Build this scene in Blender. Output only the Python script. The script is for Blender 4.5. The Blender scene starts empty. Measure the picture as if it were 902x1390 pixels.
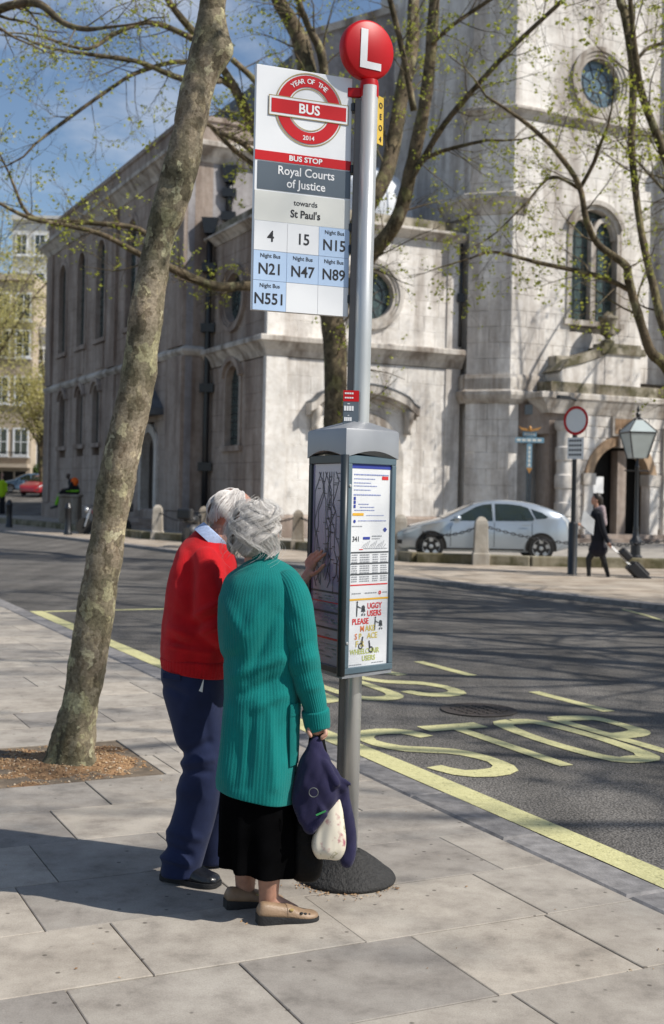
import bpy, bmesh, math, random
import numpy as np
from mathutils import Vector, Matrix, noise as mnoise
V = Vector
SC = bpy.context.scene
COL = SC.collection
R = math.radians
# ------------------------------------------------------------------ camera, sky, sun, exposure
EYE = 1.62            # camera height above the near pavement (z = 0)
FPX = 1672.0          # focal length in photograph pixels (photograph 902 px wide)
ROLL = R(1.2)
cam_d = bpy.data.cameras.new('camera'); cam = bpy.data.objects.new('camera', cam_d); COL.objects.link(cam)
cam_d.sensor_fit = 'HORIZONTAL'; cam_d.sensor_width = 36; cam_d.lens = FPX / 902 * 36
cam_d.shift_y = -23 / 902
cam_d.clip_start = .1; cam_d.clip_end = 3000
cam.matrix_world = Matrix.Translation((0, 0, EYE)) @ Matrix.Rotation(-ROLL, 4, 'Y') @ Matrix.Rotation(R(90), 4, 'X')
cam_d.dof.use_dof = True; cam_d.dof.focus_distance = 5.0; cam_d.dof.aperture_fstop = 6.3
SC.camera = cam
SUN_DIR = V((.940, -.342, 0)); SUN_EL = R(46)          # towards the sun
to_sun = V((SUN_DIR.x * math.cos(SUN_EL), SUN_DIR.y * math.cos(SUN_EL), math.sin(SUN_EL)))
wd = bpy.data.worlds.new('World'); SC.world = wd; wd.use_nodes = True
wn = wd.node_tree.nodes; wl = wd.node_tree.links
sky = wn.new('ShaderNodeTexSky'); sky.sky_type = 'NISHITA'; sky.sun_disc = False
sky.sun_elevation = SUN_EL; sky.sun_rotation = math.atan2(SUN_DIR.x, SUN_DIR.y)
sky.air_density = 1.0; sky.dust_density = .4; sky.ozone_density = 2.0
bg = wn['Background']; bg.inputs[1].default_value = .105
# thin fair weather cloud mixed into the sky everywhere
tc = wn.new('ShaderNodeTexCoord'); mp = wn.new('ShaderNodeMapping'); mp.inputs['Scale'].default_value = (1.0, 1.0, 2.2)
nz = wn.new('ShaderNodeTexNoise'); nz.inputs['Scale'].default_value = 3.2; nz.inputs['Detail'].default_value = 9; nz.inputs['Roughness'].default_value = .6
rp = wn.new('ShaderNodeValToRGB'); rp.color_ramp.elements[0].position = .50; rp.color_ramp.elements[1].position = .74
rp.color_ramp.elements[1].color = (.8, .8, .8, 1)
mx = wn.new('ShaderNodeMixRGB'); mx.inputs[2].default_value = (7.0, 7.3, 7.9, 1)
wl.new(tc.outputs['Generated'], mp.inputs[0]); wl.new(mp.outputs[0], nz.inputs['Vector']); wl.new(nz.outputs[0], rp.inputs[0])
wl.new(rp.outputs[0], mx.inputs[0]); wl.new(sky.outputs[0], mx.inputs[1]); wl.new(mx.outputs[0], bg.inputs[0])
sl = bpy.data.lights.new('sun', 'SUN'); sl.energy = 5.0; sl.angle = R(.53); sl.color = (1, .95, .87)
so = bpy.data.objects.new('sun', sl); COL.objects.link(so); so.location = (20, -10, 30)
so.rotation_euler = (-to_sun).to_track_quat('-Z', 'Y').to_euler()
SC.view_settings.view_transform = 'Standard'; SC.view_settings.look = 'None'
SC.view_settings.exposure = .12; SC.view_settings.gamma = 1; SC.view_settings.use_curve_mapping = False
SC.render.engine = 'CYCLES'; SC.cycles.max_bounces = 6; SC.cycles.transparent_max_bounces = 8

# ------------------------------------------------------------------ survey helpers: photograph measurements to metres
CR, SR = math.cos(ROLL), math.sin(ROLL)
def ray(u, v):
    du, dv = u - 451, v - 672
    return V(((du * CR + dv * SR) / FPX, 1, -(-du * SR + dv * CR) / FPX))
def at(u, v, Y):
    p = ray(u, v) * Y; return V((p.x, p.y, p.z + EYE))
def gnd(u, v, z=0):
    d = ray(u, v); return at(u, v, (z - EYE) / d.z)
KB = R(25.9); CB, SB = math.cos(KB), math.sin(KB)
PORCH = [False]             # the porch stands one metre proud of the tower: its survey is corrected here
def L(s, t, z=0):           # street frame: s across the street, t along it (away)
    if PORCH[0] and t < 37.5: s += .74; t = 36.44 + (t - 35.44) * .5
    return V((s * CB - t * SB, s * SB + t * CB, z))
ES, ET = V((CB, SB, 0)), V((-SB, CB, 0))
def in_view(p, m=60):
    if p.y < .5: return False
    x, y = p.x / p.y * FPX, (EYE - p.z) / p.y * FPX
    return -451 - m < x < 451 + m and -690 - m < y < 720 + m

# ------------------------------------------------------------------ object helpers
WL = {}
def wloc(o): return WL.get(o.name, V((0, 0, 0))) if o else V((0, 0, 0))
def thing(name, label, cat, loc=(0, 0, 0), group=None):
    o = bpy.data.objects.new(name, None); COL.objects.link(o); o.location = loc; o.empty_display_size = .2
    WL[o.name] = V(loc); o['label'] = label; o['category'] = cat
    if group: o['group'] = group
    return o
def tag(o, label, cat, group=None):
    o['label'] = label; o['category'] = cat
    if group: o['group'] = group
    return o
def structure(o, kind='structure'): o['kind'] = kind; return o
def link(name, me, parent=None, mat=None):
    o = bpy.data.objects.new(name, me); COL.objects.link(o)
    if mat is not None and not me.materials: me.materials.append(mat)
    o.parent = parent; WL[o.name] = wloc(parent)
    return o
class MB:
    def __init__(s): s.v = []; s.f = []; s.uvs = None; s.col = None
    def add(s, vs, fs):
        o = len(s.v); s.v.extend([tuple(p) for p in vs]); s.f.extend([tuple(i + o for i in f) for f in fs]); return s
    def hexa(s, p):         # 8 points: bottom 4 ccw, top 4 ccw
        return s.add(p, [(3, 2, 1, 0), (4, 5, 6, 7), (0, 1, 5, 4), (1, 2, 6, 5), (2, 3, 7, 6), (3, 0, 4, 7)])
    def box(s, x0, x1, y0, y1, z0, z1):
        return s.hexa([V(p) for p in [(x0, y0, z0), (x1, y0, z0), (x1, y1, z0), (x0, y1, z0), (x0, y0, z1), (x1, y0, z1), (x1, y1, z1), (x0, y1, z1)]])
    def sbox(s, s0, s1, t0, t1, z0, z1):      # box in the street frame
        return s.hexa([L(s0, t0, z0), L(s1, t0, z0), L(s1, t1, z0), L(s0, t1, z0), L(s0, t0, z1), L(s1, t0, z1), L(s1, t1, z1), L(s0, t1, z1)])
    def fbox(s, O, ex, ey, ez, a, b):         # box in a frame
        q = []
        for z in (a[2], b[2]):
            for x, y in ((a[0], a[1]), (b[0], a[1]), (b[0], b[1]), (a[0], b[1])): q.append(O + ex * x + ey * y + ez * z)
        return s.hexa(q)
    def prism(s, poly, ext):
        n = len(poly); poly = [V(p) for p in poly]; ext = V(ext)
        return s.add(poly + [p + ext for p in poly], [tuple(range(n))[::-1], tuple(range(n, 2 * n))] + [(i, (i + 1) % n, n + (i + 1) % n, n + i) for i in range(n)])
    def band(s, inner, outer, ext, closed=True):   # ring wall between two outlines, extruded
        n = len(inner); ext = V(ext); a = [V(p) for p in inner]; b = [V(p) for p in outer]
        vs = a + b + [p + ext for p in a] + [p + ext for p in b]; fs = []
        for i in range(n if closed else n - 1):
            j = (i + 1) % n
            fs += [(i, j, n + j, n + i), (2 * n + i, 3 * n + i, 3 * n + j, 2 * n + j), (i, 2 * n + i, 2 * n + j, j), (n + i, n + j, 3 * n + j, 3 * n + i)]
        if not closed:
            fs += [(0, n, 3 * n, 2 * n), (n - 1, 3 * n - 1, 4 * n - 1, 2 * n - 1)]
        return s.add(vs, fs)
    def rings(s, rr, cap=True, closed=True):
        n = len(rr[0]); o = len(s.v)
        for r_ in rr: s.v.extend([tuple(p) for p in r_])
        for k in range(len(rr) - 1):
            for i in range(n if closed else n - 1):
                j = (i + 1) % n; a = o + k * n; b = a + n
                s.f.append((a + i, a + j, b + j, b + i))
        if cap: s.f.append(tuple(o + i for i in range(n))[::-1]); s.f.append(tuple(o + (len(rr) - 1) * n + i for i in range(n)))
        return s
    def tube(s, pts, rad, n=8, cap=True):
        pts = [V(p) for p in pts]; m = len(pts)
        if not hasattr(rad, '__len__'): rad = [rad] * m
        t0 = (pts[1] - pts[0]).normalized(); up = V((0, 0, 1)) if abs(t0.z) < .9 else V((1, 0, 0))
        x = t0.cross(up).normalized(); rr = []
        for i in range(m):
            t = (pts[min(i + 1, m - 1)] - pts[max(i - 1, 0)]).normalized()
            x = (x - t * x.dot(t)).normalized(); y = t.cross(x)
            rr.append([pts[i] + (x * math.cos(2 * math.pi * k / n) + y * math.sin(2 * math.pi * k / n)) * rad[i] for k in range(n)])
        return s.rings(rr, cap)
    def lathe(s, prof, c=(0, 0, 0), n=24, ax=None, cap=True):
        c = V(c); z = (V(ax) if ax else V((0, 0, 1))).normalized()
        x = z.cross(V((0, 1, 0)) if abs(z.y) < .9 else V((1, 0, 0))).normalized(); y = z.cross(x)
        return s.rings([[c + z * h + (x * math.cos(2 * math.pi * k / n) + y * math.sin(2 * math.pi * k / n)) * r for k in range(n)] for r, h in prof], cap)
    def ell(s, c, rx, ry, rz, A=None, n=16, m=10):
        c = V(c); rr = []
        A = A or Matrix.Identity(3)
        for j in range(m + 1):
            th = math.pi * (.02 + .96 * j / m)
            rr.append([c + A @ V((rx * math.sin(th) * math.cos(2 * math.pi * k / n), ry * math.sin(th) * math.sin(2 * math.pi * k / n), -rz * math.cos(th))) for k in range(n)])
        return s.rings(rr)
    def cap(s, p, q, r0, r1, n=14):          # tapered capsule
        p, q = V(p), V(q); d = (q - p); l = d.length; h = []
        for a in (-85, -60, -30, 0): h.append((r0 * math.cos(R(a)), r0 * math.sin(R(a))))
        for a in (0, 30, 60, 85): h.append((r1 * math.cos(R(a)), l + r1 * math.sin(R(a))))
        return s.lathe(h, p, n, d)
    def mesh(s, name, off=V((0, 0, 0)), smooth=False):
        me = bpy.data.meshes.new(name)
        vs = s.v if off.length == 0 else [(p[0] - off.x, p[1] - off.y, p[2] - off.z) for p in s.v]
        me.from_pydata(vs, [], s.f); me.update()
        bm = bmesh.new(); bm.from_mesh(me); bmesh.ops.recalc_face_normals(bm, faces=bm.faces); bm.to_mesh(me); bm.free()
        if s.col is not None and len(s.col) == len(me.vertices):
            at_ = me.attributes.new('tone', 'FLOAT', 'POINT'); at_.data.foreach_set('value', s.col)
        if smooth: me.polygons.foreach_set('use_smooth', [True] * len(me.polygons))
        return me
    def build(s, name, mat, parent=None, smooth=False, bevel=0, fast=False):
        me = s.mesh(name, wloc(parent), smooth); o = link(name, me, parent, mat)
        if bevel:
            b = o.modifiers.new('bevel', 'BEVEL'); b.width = bevel; b.segments = 2; b.limit_method = 'ANGLE'; b.angle_limit = R(40)
        if smooth == 'auto':
            me.polygons.foreach_set('use_smooth', [True] * len(me.polygons)); me.set_sharp_from_angle(angle=R(38))
        return o
TMP = bpy.data.scenes.new('workbench')      # scratch scene for evaluating shapes, removed at the end
def tmp_graph():
    with bpy.context.temp_override(scene=TMP, view_layer=TMP.view_layers[0]):
        return bpy.context.evaluated_depsgraph_get()
def voxel(mb, name, mat, parent, size=.008, it=3, fac=.6, deform=None):
    """union of overlapping closed shapes into one continuous smooth skin"""
    me = mb.mesh(name + '_src'); o = bpy.data.objects.new('tmp', me); TMP.collection.objects.link(o)
    m = o.modifiers.new('r', 'REMESH'); m.mode = 'VOXEL'; m.voxel_size = size; m.use_smooth_shade = True
    sm = o.modifiers.new('s', 'SMOOTH'); sm.factor = fac; sm.iterations = it
    dg = tmp_graph(); res = bpy.data.meshes.new_from_object(o.evaluated_get(dg)); res.name = name
    bpy.data.objects.remove(o); bpy.data.meshes.remove(me)
    off = wloc(parent)
    if deform:
        nv = len(res.vertices); co = np.empty(nv * 3, np.float32); no = np.empty(nv * 3, np.float32)
        res.vertices.foreach_get('co', co); res.vertices.foreach_get('normal', no); co = co.reshape(-1, 3); no = no.reshape(-1, 3)
        res.vertices.foreach_set('co', np.array([deform(V(a), V(b)) for a, b in zip(co.tolist(), no.tolist())], np.float32).ravel()); res.update()
    if off.length: res.transform(Matrix.Translation(-off))
    res.polygons.foreach_set('use_smooth', [True] * len(res.polygons)); res.materials.clear()
    return link(name, res, parent, mat)
def nz3(p, sc, seed=0): return mnoise.noise(V((p[0] * sc + seed, p[1] * sc - seed, p[2] * sc + seed * .7)))
def crom(P_, n):
    """smooth resample of a list of tuples"""
    P_ = np.array(P_, float); m = len(P_); out = []
    for k in range(n):
        x = k / (n - 1) * (m - 1); i = min(int(x), m - 2); f = x - i
        p0, p1, p2, p3 = P_[max(i - 1, 0)], P_[i], P_[i + 1], P_[min(i + 2, m - 1)]
        out.append(.5 * (2 * p1 + (p2 - p0) * f + (2 * p0 - 5 * p1 + 4 * p2 - p3) * f * f + (3 * p1 - p0 - 3 * p2 + p3) * f ** 3))
    return out

# ------------------------------------------------------------------ materials
def nodes(name):
    m = bpy.data.materials.new(name); m.use_nodes = True; nt = m.node_tree
    return m, nt, nt.nodes['Principled BSDF'], lambda t: nt.nodes.new('ShaderNode' + t), nt.links.new
def ramp(N, stops):
    r_ = N('ValToRGB'); e = r_.color_ramp.elements
    while len(e) < len(stops): e.new(.5)
    for q, (p, c) in zip(e, stops): q.position = p; q.color = (*c, 1) if len(c) == 3 else c
    return r_
def c3(c, k): return tuple(min(1, x * k) for x in c)
def mat(name, col, rough=.6, metal=0, var=.12, scale=6, bump=0, bscale=60, coat=0, spec=.5, rnd=0, stretch=(1, 1, 1), sheen=0, trans=0, emit=0):
    m, nt, b, N, K = nodes(name)
    g = N('NewGeometry'); mp = N('Mapping'); mp.inputs['Scale'].default_value = stretch; K(g.outputs['Position'], mp.inputs[0])
    n = N('TexNoise'); n.inputs['Scale'].default_value = scale; n.inputs['Detail'].default_value = 6; K(mp.outputs[0], n.inputs['Vector'])
    r_ = ramp(N, [(.3, c3(col, 1 - var)), (.7, c3(col, 1 + var))]); K(n.outputs[0], r_.inputs[0]); out = r_.outputs[0]
    if rnd:
        oi = N('ObjectInfo'); mr = N('MapRange'); mr.inputs[3].default_value = 1 - rnd; mr.inputs[4].default_value = 1 + rnd; K(oi.outputs['Random'], mr.inputs[0])
        mu = N('Mix'); mu.data_type = 'RGBA'; mu.blend_type = 'MULTIPLY'; mu.inputs[0].default_value = 1; K(out, mu.inputs[6]); K(mr.outputs[0], mu.inputs[7]); out = mu.outputs[2]
    K(out, b.inputs['Base Color']); b.inputs['Roughness'].default_value = rough; b.inputs['Metallic'].default_value = metal
    b.inputs['Coat Weight'].default_value = coat; b.inputs['Coat Roughness'].default_value = .08; b.inputs['Specular IOR Level'].default_value = spec; b.inputs['Sheen Weight'].default_value = sheen
    if bump:
        n2 = N('TexNoise'); n2.inputs['Scale'].default_value = bscale; n2.inputs['Detail'].default_value = 5; K(mp.outputs[0], n2.inputs['Vector'])
        bp = N('Bump'); bp.inputs['Strength'].default_value = bump; bp.inputs['Distance'].default_value = .01; K(n2.outputs[0], bp.inputs['Height']); K(bp.outputs[0], b.inputs['Normal'])
    if emit: b.inputs['Emission Color'].default_value = (*col, 1); b.inputs['Emission Strength'].default_value = emit
    return m
def stone_mat(name, col, soot, rnd=.06, moss=0):
    m, nt, b, N, K = nodes(name)
    g = N('NewGeometry'); pos = g.outputs['Position']
    def noise(sc, st=(1, 1, 1), det=6):
        mp = N('Mapping'); mp.inputs['Scale'].default_value = st; K(pos, mp.inputs[0]); n = N('TexNoise'); n.inputs['Scale'].default_value = sc; n.inputs['Detail'].default_value = det; n.inputs['Roughness'].default_value = .62
        K(mp.outputs[0], n.inputs['Vector']); return n.outputs[0]
    def mul(a, c, f=1):
        x = N('Mix'); x.data_type = 'RGBA'; x.blend_type = 'MULTIPLY'; x.inputs[0].default_value = f; K(a, x.inputs[6]); K(c, x.inputs[7]); return x.outputs[2]
    r1 = ramp(N, [(.3, c3(col, .78)), (.7, c3(col, 1.12))]); K(noise(.9), r1.inputs[0])
    r2 = ramp(N, [(.36, soot), (.56, (1, 1, 1))]); K(noise(.55, (2.6, 2.6, .32)), r2.inputs[0])
    r3 = ramp(N, [(.30, (.84, .82, .79)), (.58, (1, 1, 1))]); K(noise(5), r3.inputs[0])
    out = mul(mul(r1.outputs[0], r2.outputs[0]), r3.outputs[0])
    oi = N('ObjectInfo'); mr = N('MapRange'); mr.inputs[3].default_value = 1 - rnd; mr.inputs[4].default_value = 1 + rnd; K(oi.outputs['Random'], mr.inputs[0]); out = mul(out, mr.outputs[0])
    if moss:
        r4 = ramp(N, [(.42, (0, 0, 0)), (.6, (moss, moss, moss))]); K(noise(1.6), r4.inputs[0])
        x = N('Mix'); x.data_type = 'RGBA'; K(r4.outputs[0], x.inputs[0]); K(out, x.inputs[6]); x.inputs[7].default_value = (.075, .07, .03, 1); out = x.outputs[2]
    K(out, b.inputs['Base Color']); b.inputs['Roughness'].default_value = .88; b.inputs['Specular IOR Level'].default_value = .25
    bp = N('Bump'); bp.inputs['Strength'].default_value = .5; bp.inputs['Distance'].default_value = .02; K(noise(9), bp.inputs['Height']); K(bp.outputs[0], b.inputs['Normal'])
    return m
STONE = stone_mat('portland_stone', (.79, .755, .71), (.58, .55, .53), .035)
STONE_D = stone_mat('sooty_shaded_stone', (.39, .325, .28), (.6, .55, .52))  # sooty stone, its colour darkened further to deepen the walls in shade
MOULD = stone_mat('moulding_stone', (.60, .56, .51), (.42, .38, .35))
SOOT_SHADE = stone_mat('sooty_shaded_gable_stone', (.36, .345, .35), (.7, .68, .68))  # sooty gable stone with the tower's shade put into its blue-grey colour
MOSSY = stone_mat('mossy_stone', (.44, .40, .33), (.4, .36, .3), moss=.85)
MOSSW = stone_mat('mossy_kerb_stone', (.30, .27, .20), (.5, .46, .36), moss=.9)
BROWN = stone_mat('brown_stone', (.42, .30, .20), (.6, .52, .45))
LEAD = mat('lead_sheet', (.62, .64, .67), .55, 0, .12, 2, .1, 8)
DLEAD = mat('dark_lead', (.10, .11, .12), .6, 0, .2, 3)
IRON = mat('black_iron', (.012, .013, .015), .38, 0, .3, 20, .15, 60, spec=.6)
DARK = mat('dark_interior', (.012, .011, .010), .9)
GLASSG = mat('leaded_glass', (.05, .075, .07), .22, 0, .55, 9, .5, 14, spec=.8)
GLASSB = mat('blue_glass', (.10, .16, .20), .25, 0, .5, 6, .5, 14, spec=.8)
CAME = mat('lead_came', (.035, .035, .036), .6)
WHITE = mat('white_enamel', (.78, .79, .80), .32, 0, .02, 3, spec=.5)
def asphalt():
    m, nt, b, N, K = nodes('asphalt'); g = N('NewGeometry')
    v = N('TexVoronoi'); v.inputs['Scale'].default_value = 75; K(g.outputs['Position'], v.inputs['Vector'])
    r1 = ramp(N, [(0, (.33, .31, .29)), (.3, (.185, .175, .163)), (.75, (.07, .066, .061))]); K(v.outputs['Distance'], r1.inputs[0])
    n = N('TexNoise'); n.inputs['Scale'].default_value = .8; n.inputs['Detail'].default_value = 8; K(g.outputs['Position'], n.inputs['Vector'])
    r2 = ramp(N, [(.3, (.62, .61, .6)), (.7, (1.2, 1.18, 1.15))]); K(n.outputs[0], r2.inputs[0])
    mp = N('Mapping'); mp.inputs['Rotation'].default_value = (0, 0, -KB); mp.inputs['Scale'].default_value = (1.6, .12, 1); K(g.outputs['Position'], mp.inputs[0])
    n3 = N('TexNoise'); n3.inputs['Scale'].default_value = 1.1; K(mp.outputs[0], n3.inputs['Vector']); r3 = ramp(N, [(.35, (.75, .75, .75)), (.65, (1.1, 1.1, 1.1))]); K(n3.outputs[0], r3.inputs[0])
    a = N('Mix'); a.data_type = 'RGBA'; a.blend_type = 'MULTIPLY'; a.inputs[0].default_value = 1; K(r1.outputs[0], a.inputs[6]); K(r2.outputs[0], a.inputs[7])
    c = N('Mix'); c.data_type = 'RGBA'; c.blend_type = 'MULTIPLY'; c.inputs[0].default_value = 1; K(a.outputs[2], c.inputs[6]); K(r3.outputs[0], c.inputs[7])
    K(c.outputs[2], b.inputs['Base Color']); b.inputs['Roughness'].default_value = .8; b.inputs['Specular IOR Level'].default_value = .3
    bp = N('Bump'); bp.inputs['Strength'].default_value = .8; bp.inputs['Distance'].default_value = .006; bp.invert = True; K(v.outputs['Distance'], bp.inputs['Height']); K(bp.outputs[0], b.inputs['Normal'])
    return m
def road_paint():
    m, nt, b, N, K = nodes('yellow_road_paint'); g = N('NewGeometry')
    n = N('TexNoise'); n.inputs['Scale'].default_value = 30; n.inputs['Detail'].default_value = 8; n.inputs['Roughness'].default_value = .7; K(g.outputs['Position'], n.inputs['Vector'])
    r1 = ramp(N, [(.33, (.10, .10, .08)), (.40, (.50, .47, .23)), (.7, (.62, .585, .31))]); K(n.outputs[0], r1.inputs[0])
    K(r1.outputs[0], b.inputs['Base Color']); b.inputs['Roughness'].default_value = .75
    v = N('TexVoronoi'); v.inputs['Scale'].default_value = 75; K(g.outputs['Position'], v.inputs['Vector'])
    bp = N('Bump'); bp.inputs['Strength'].default_value = .5; bp.inputs['Distance'].default_value = .004; bp.invert = True; K(v.outputs['Distance'], bp.inputs['Height']); K(bp.outputs[0], b.inputs['Normal'])
    return m
def slab_mat():
    m, nt, b, N, K = nodes('york_slab'); g = N('NewGeometry'); pos = g.outputs['Position']
    def noise(sc, det=7):
        n = N('TexNoise'); n.inputs['Scale'].default_value = sc; n.inputs['Detail'].default_value = det; n.inputs['Roughness'].default_value = .65; K(pos, n.inputs['Vector']); return n.outputs[0]
    def mul(a, c):
        x = N('Mix'); x.data_type = 'RGBA'; x.blend_type = 'MULTIPLY'; x.inputs[0].default_value = 1; K(a, x.inputs[6]); K(c, x.inputs[7]); return x.outputs[2]
    r1 = ramp(N, [(.3, (.315, .285, .25)), (.7, (.44, .405, .36))]); K(noise(1.7), r1.inputs[0])
    r2 = ramp(N, [(.28, (.60, .59, .58)), (.46, (.9, .89, .88)), (.6, (1.04, 1.04, 1.03))]); K(noise(6), r2.inputs[0])
    r3 = ramp(N, [(.2, (.8, .8, .8)), (.6, (1.05, 1.05, 1.05))]); K(noise(160, 2), r3.inputs[0])
    oi = N('ObjectInfo'); r4 = ramp(N, [(0, (.72, .72, .73)), (.5, (.96, .95, .93)), (1, (1.13, 1.1, 1.05))]); K(oi.outputs['Random'], r4.inputs[0])
    vo = N('TexVoronoi'); vo.inputs['Scale'].default_value = 9; K(pos, vo.inputs['Vector']); r5 = ramp(N, [(.06, (.42, .41, .40)), (.10, (1, 1, 1))]); K(vo.outputs['Distance'], r5.inputs[0])
    K(mul(mul(mul(mul(r1.outputs[0], r2.outputs[0]), r3.outputs[0]), r4.outputs[0]), r5.outputs[0]), b.inputs['Base Color']); b.inputs['Roughness'].default_value = .82; b.inputs['Specular IOR Level'].default_value = .3
    bp = N('Bump'); bp.inputs['Strength'].default_value = .25; bp.inputs['Distance'].default_value = .004; K(noise(120, 4), bp.inputs['Height']); K(bp.outputs[0], b.inputs['Normal'])
    return m
ASPH = asphalt(); PAINT = road_paint(); SLAB = slab_mat()
KERB = mat('granite_kerb', (.20, .19, .185), .75, 0, .3, 14, .3, 90, rnd=.12)
JOINT = mat('joint_dirt', (.15, .115, .08), .95, 0, .4, 12, .5, 80)
SOIL = mat('pit_soil', (.25, .145, .07), .95, 0, .45, 14, 1, 70)

# ------------------------------------------------------------------ lettering
_TX = {}
def text2d(body, size=1.0, align='CENTER', bold=0.0, sx=1.0):
    key = (body, size, align, bold, sx)
    if key in _TX: return _TX[key]
    cu = bpy.data.curves.new('t', 'FONT'); cu.body = body; cu.size = size; cu.align_x = align; cu.offset = bold; cu.resolution_u = 3
    o = bpy.data.objects.new('t', cu); TMP.collection.objects.link(o); dg = tmp_graph()
    me = bpy.data.meshes.new_from_object(o.evaluated_get(dg))
    res = ([(v.co.x * sx, v.co.y) for v in me.vertices], [tuple(p.vertices) for p in me.polygons])
    bpy.data.objects.remove(o); bpy.data.meshes.remove(me); bpy.data.curves.remove(cu); _TX[key] = res
    return res
class Face:
    """flat artwork frame: O origin, ex right, ey up, n outward"""
    def __init__(s, O, ex, ey): s.O = V(O); s.ex = V(ex).normalized(); s.ey = V(ey).normalized(); s.n = s.ex.cross(s.ey)
    def p(s, x, y, d=0): return s.O + s.ex * x + s.ey * y + s.n * d
    def text(s, mb, body, x, y, size, align='CENTER', bold=0., d=.002, sx=1., rot=0.):
        vs, fs = text2d(body, size, align, bold, sx); c, q = math.cos(rot), math.sin(rot)
        return mb.add([s.p(x + a * c - b * q, y + a * q + b * c, d) for a, b in vs], fs)
    def rect(s, mb, x0, x1, y0, y1, d=.002, th=None):
        if th is None: return mb.add([s.p(x0, y0, d), s.p(x1, y0, d), s.p(x1, y1, d), s.p(x0, y1, d)], [(0, 1, 2, 3)])
        return mb.fbox(s.O, s.ex, s.ey, s.n, (x0, y0, d - th), (x1, y1, d))
    def poly(s, mb, pts, d=.002): return mb.add([s.p(x, y, d) for x, y in pts], [tuple(range(len(pts)))])
    def ring(s, mb, x, y, r0, r1, d=.002, n=48, a0=0, a1=360):
        vs = []; fs = []
        for k in range(n + 1):
            a = R(a0 + (a1 - a0) * k / n)
            vs += [s.p(x + r0 * math.cos(a), y + r0 * math.sin(a), d), s.p(x + r1 * math.cos(a), y + r1 * math.sin(a), d)]
            if k: fs.append((2 * k - 2, 2 * k - 1, 2 * k + 1, 2 * k))
        return mb.add(vs, fs)

# ------------------------------------------------------------------ ground, road, pavements
RZ = -.045; KS = 3.55                       # kerb edge (street frame s)
m = MB(); m.add([(-600, -80, -.16), (600, -80, -.16), (600, 900, -.16), (-600, 900, -.16)], [(0, 1, 2, 3)])
structure(m.build('ground', ASPH))
m = MB(); m.add([L(KS - .1, -12, RZ), L(60, -12, RZ), L(60, 130, RZ), L(KS - .1, 130, RZ)], [(0, 1, 2, 3)])
road = structure(m.build('road', ASPH))
rd = random.Random(3)
def strip(name, s0, s1, t0, t1, z=RZ + .004):
    mb = MB(); n = max(2, int((t1 - t0) / .5)); pts = [(s0, t0 + (t1 - t0) * i / n) for i in range(n + 1)]
    for i, (a, b) in enumerate(pts):
        j = lambda: rd.uniform(-.006, .006)
        mb.v += [tuple(L(s0 + j(), b, z)), tuple(L(s1 + j(), b, z))]
        if i: mb.f.append((2 * i - 2, 2 * i - 1, 2 * i + 1, 2 * i))
    return mb.build(name, PAINT, road)
strip('kerbside_line', 3.63, 3.81, -2, 16.8)
mb = MB(); mb.add([L(3.82, 16.65, RZ + .004), L(6.3, 16.65, RZ + .004), L(6.3, 16.78, RZ + .004), L(3.82, 16.78, RZ + .004)], [(0, 1, 2, 3)]); mb.build('bay_end_line', PAINT, road)
for k in range(-3, 4): strip('bay_dash', 6.19, 6.30, 7.77 + k * 2.0, 8.79 + k * 2.0)
def road_text(body, s0, s1, t0, t1, gap=.10):
    ws = [text2d(c, 1, 'LEFT', .012) for c in body]; w = (s1 - s0 - gap * (len(body) - 1)) / len(body)
    for i, (vs, fs) in enumerate(ws):
        xs = [a for a, b in vs]; ys = [b for a, b in vs]; x0, x1, y0, y1 = min(xs), max(xs), min(ys), max(ys); sa = s0 + i * (w + gap)
        MB().add([L(sa + (a - x0) / (x1 - x0) * w, t0 + (b - y0) / (y1 - y0) * (t1 - t0), RZ + .0045) for a, b in vs], fs).build('painted_letter', PAINT, road)
def stroke_letter(paths, s0, t0, w, h, th=.105):
    """road lettering drawn with a broad stroke; paths in unit square"""
    mb = MB()
    for path in paths:
        p = [np.array((s0 + x * w, t0 + y * h)) for x, y in (crom(path, 26) if len(path) > 2 else path)]; n = len(p); k0 = len(mb.v)
        for i in range(n):
            d = p[min(i + 1, n - 1)] - p[max(i - 1, 0)]; d = d / np.linalg.norm(d); wx = th * .5 * (1 + .9 * abs(d[0])); nn = np.array((-d[1], d[0])) * wx
            a, b = p[i] + nn, p[i] - nn; z = RZ + .0045 + .0004 * len(mb.f and [1])
            mb.v += [tuple(L(a[0], a[1], z)), tuple(L(b[0], b[1], z))]
            if i: q = k0 + 2 * i; mb.f.append((q - 2, q - 1, q + 1, q))
    return mb.build('painted_letter', PAINT, road)
GL = {'S': [[(.95, .80), (.82, .95), (.5, 1), (.15, .95), (.03, .78), (.2, .60), (.5, .52), (.82, .42), (.97, .22), (.85, .05), (.5, 0), (.18, .05), (.05, .2)]],
      'T': [[(0, .985), (1, .985)], [(.5, .95), (.5, 0)]],
      'O': [[(.5, 1), (.16, .93), (.03, .5), (.16, .07), (.5, 0), (.84, .07), (.97, .5), (.84, .93), (.5, 1)]],
      'P': [[(.06, 0), (.06, 1)], [(.06, .98), (.5, .98), (.88, .92), (.95, .74), (.86, .56), (.5, .49), (.06, .49)]],
      'B': [[(.06, 0), (.06, 1)], [(.06, .98), (.5, .98), (.86, .92), (.9, .76), (.8, .6), (.45, .53), (.06, .53)], [(.06, .53), (.5, .52), (.9, .44), (.97, .26), (.88, .07), (.5, .02), (.06, .02)]],
      'U': [[(.06, 1), (.06, .35), (.16, .08), (.5, 0), (.84, .08), (.94, .35), (.94, 1)]]}
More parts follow.
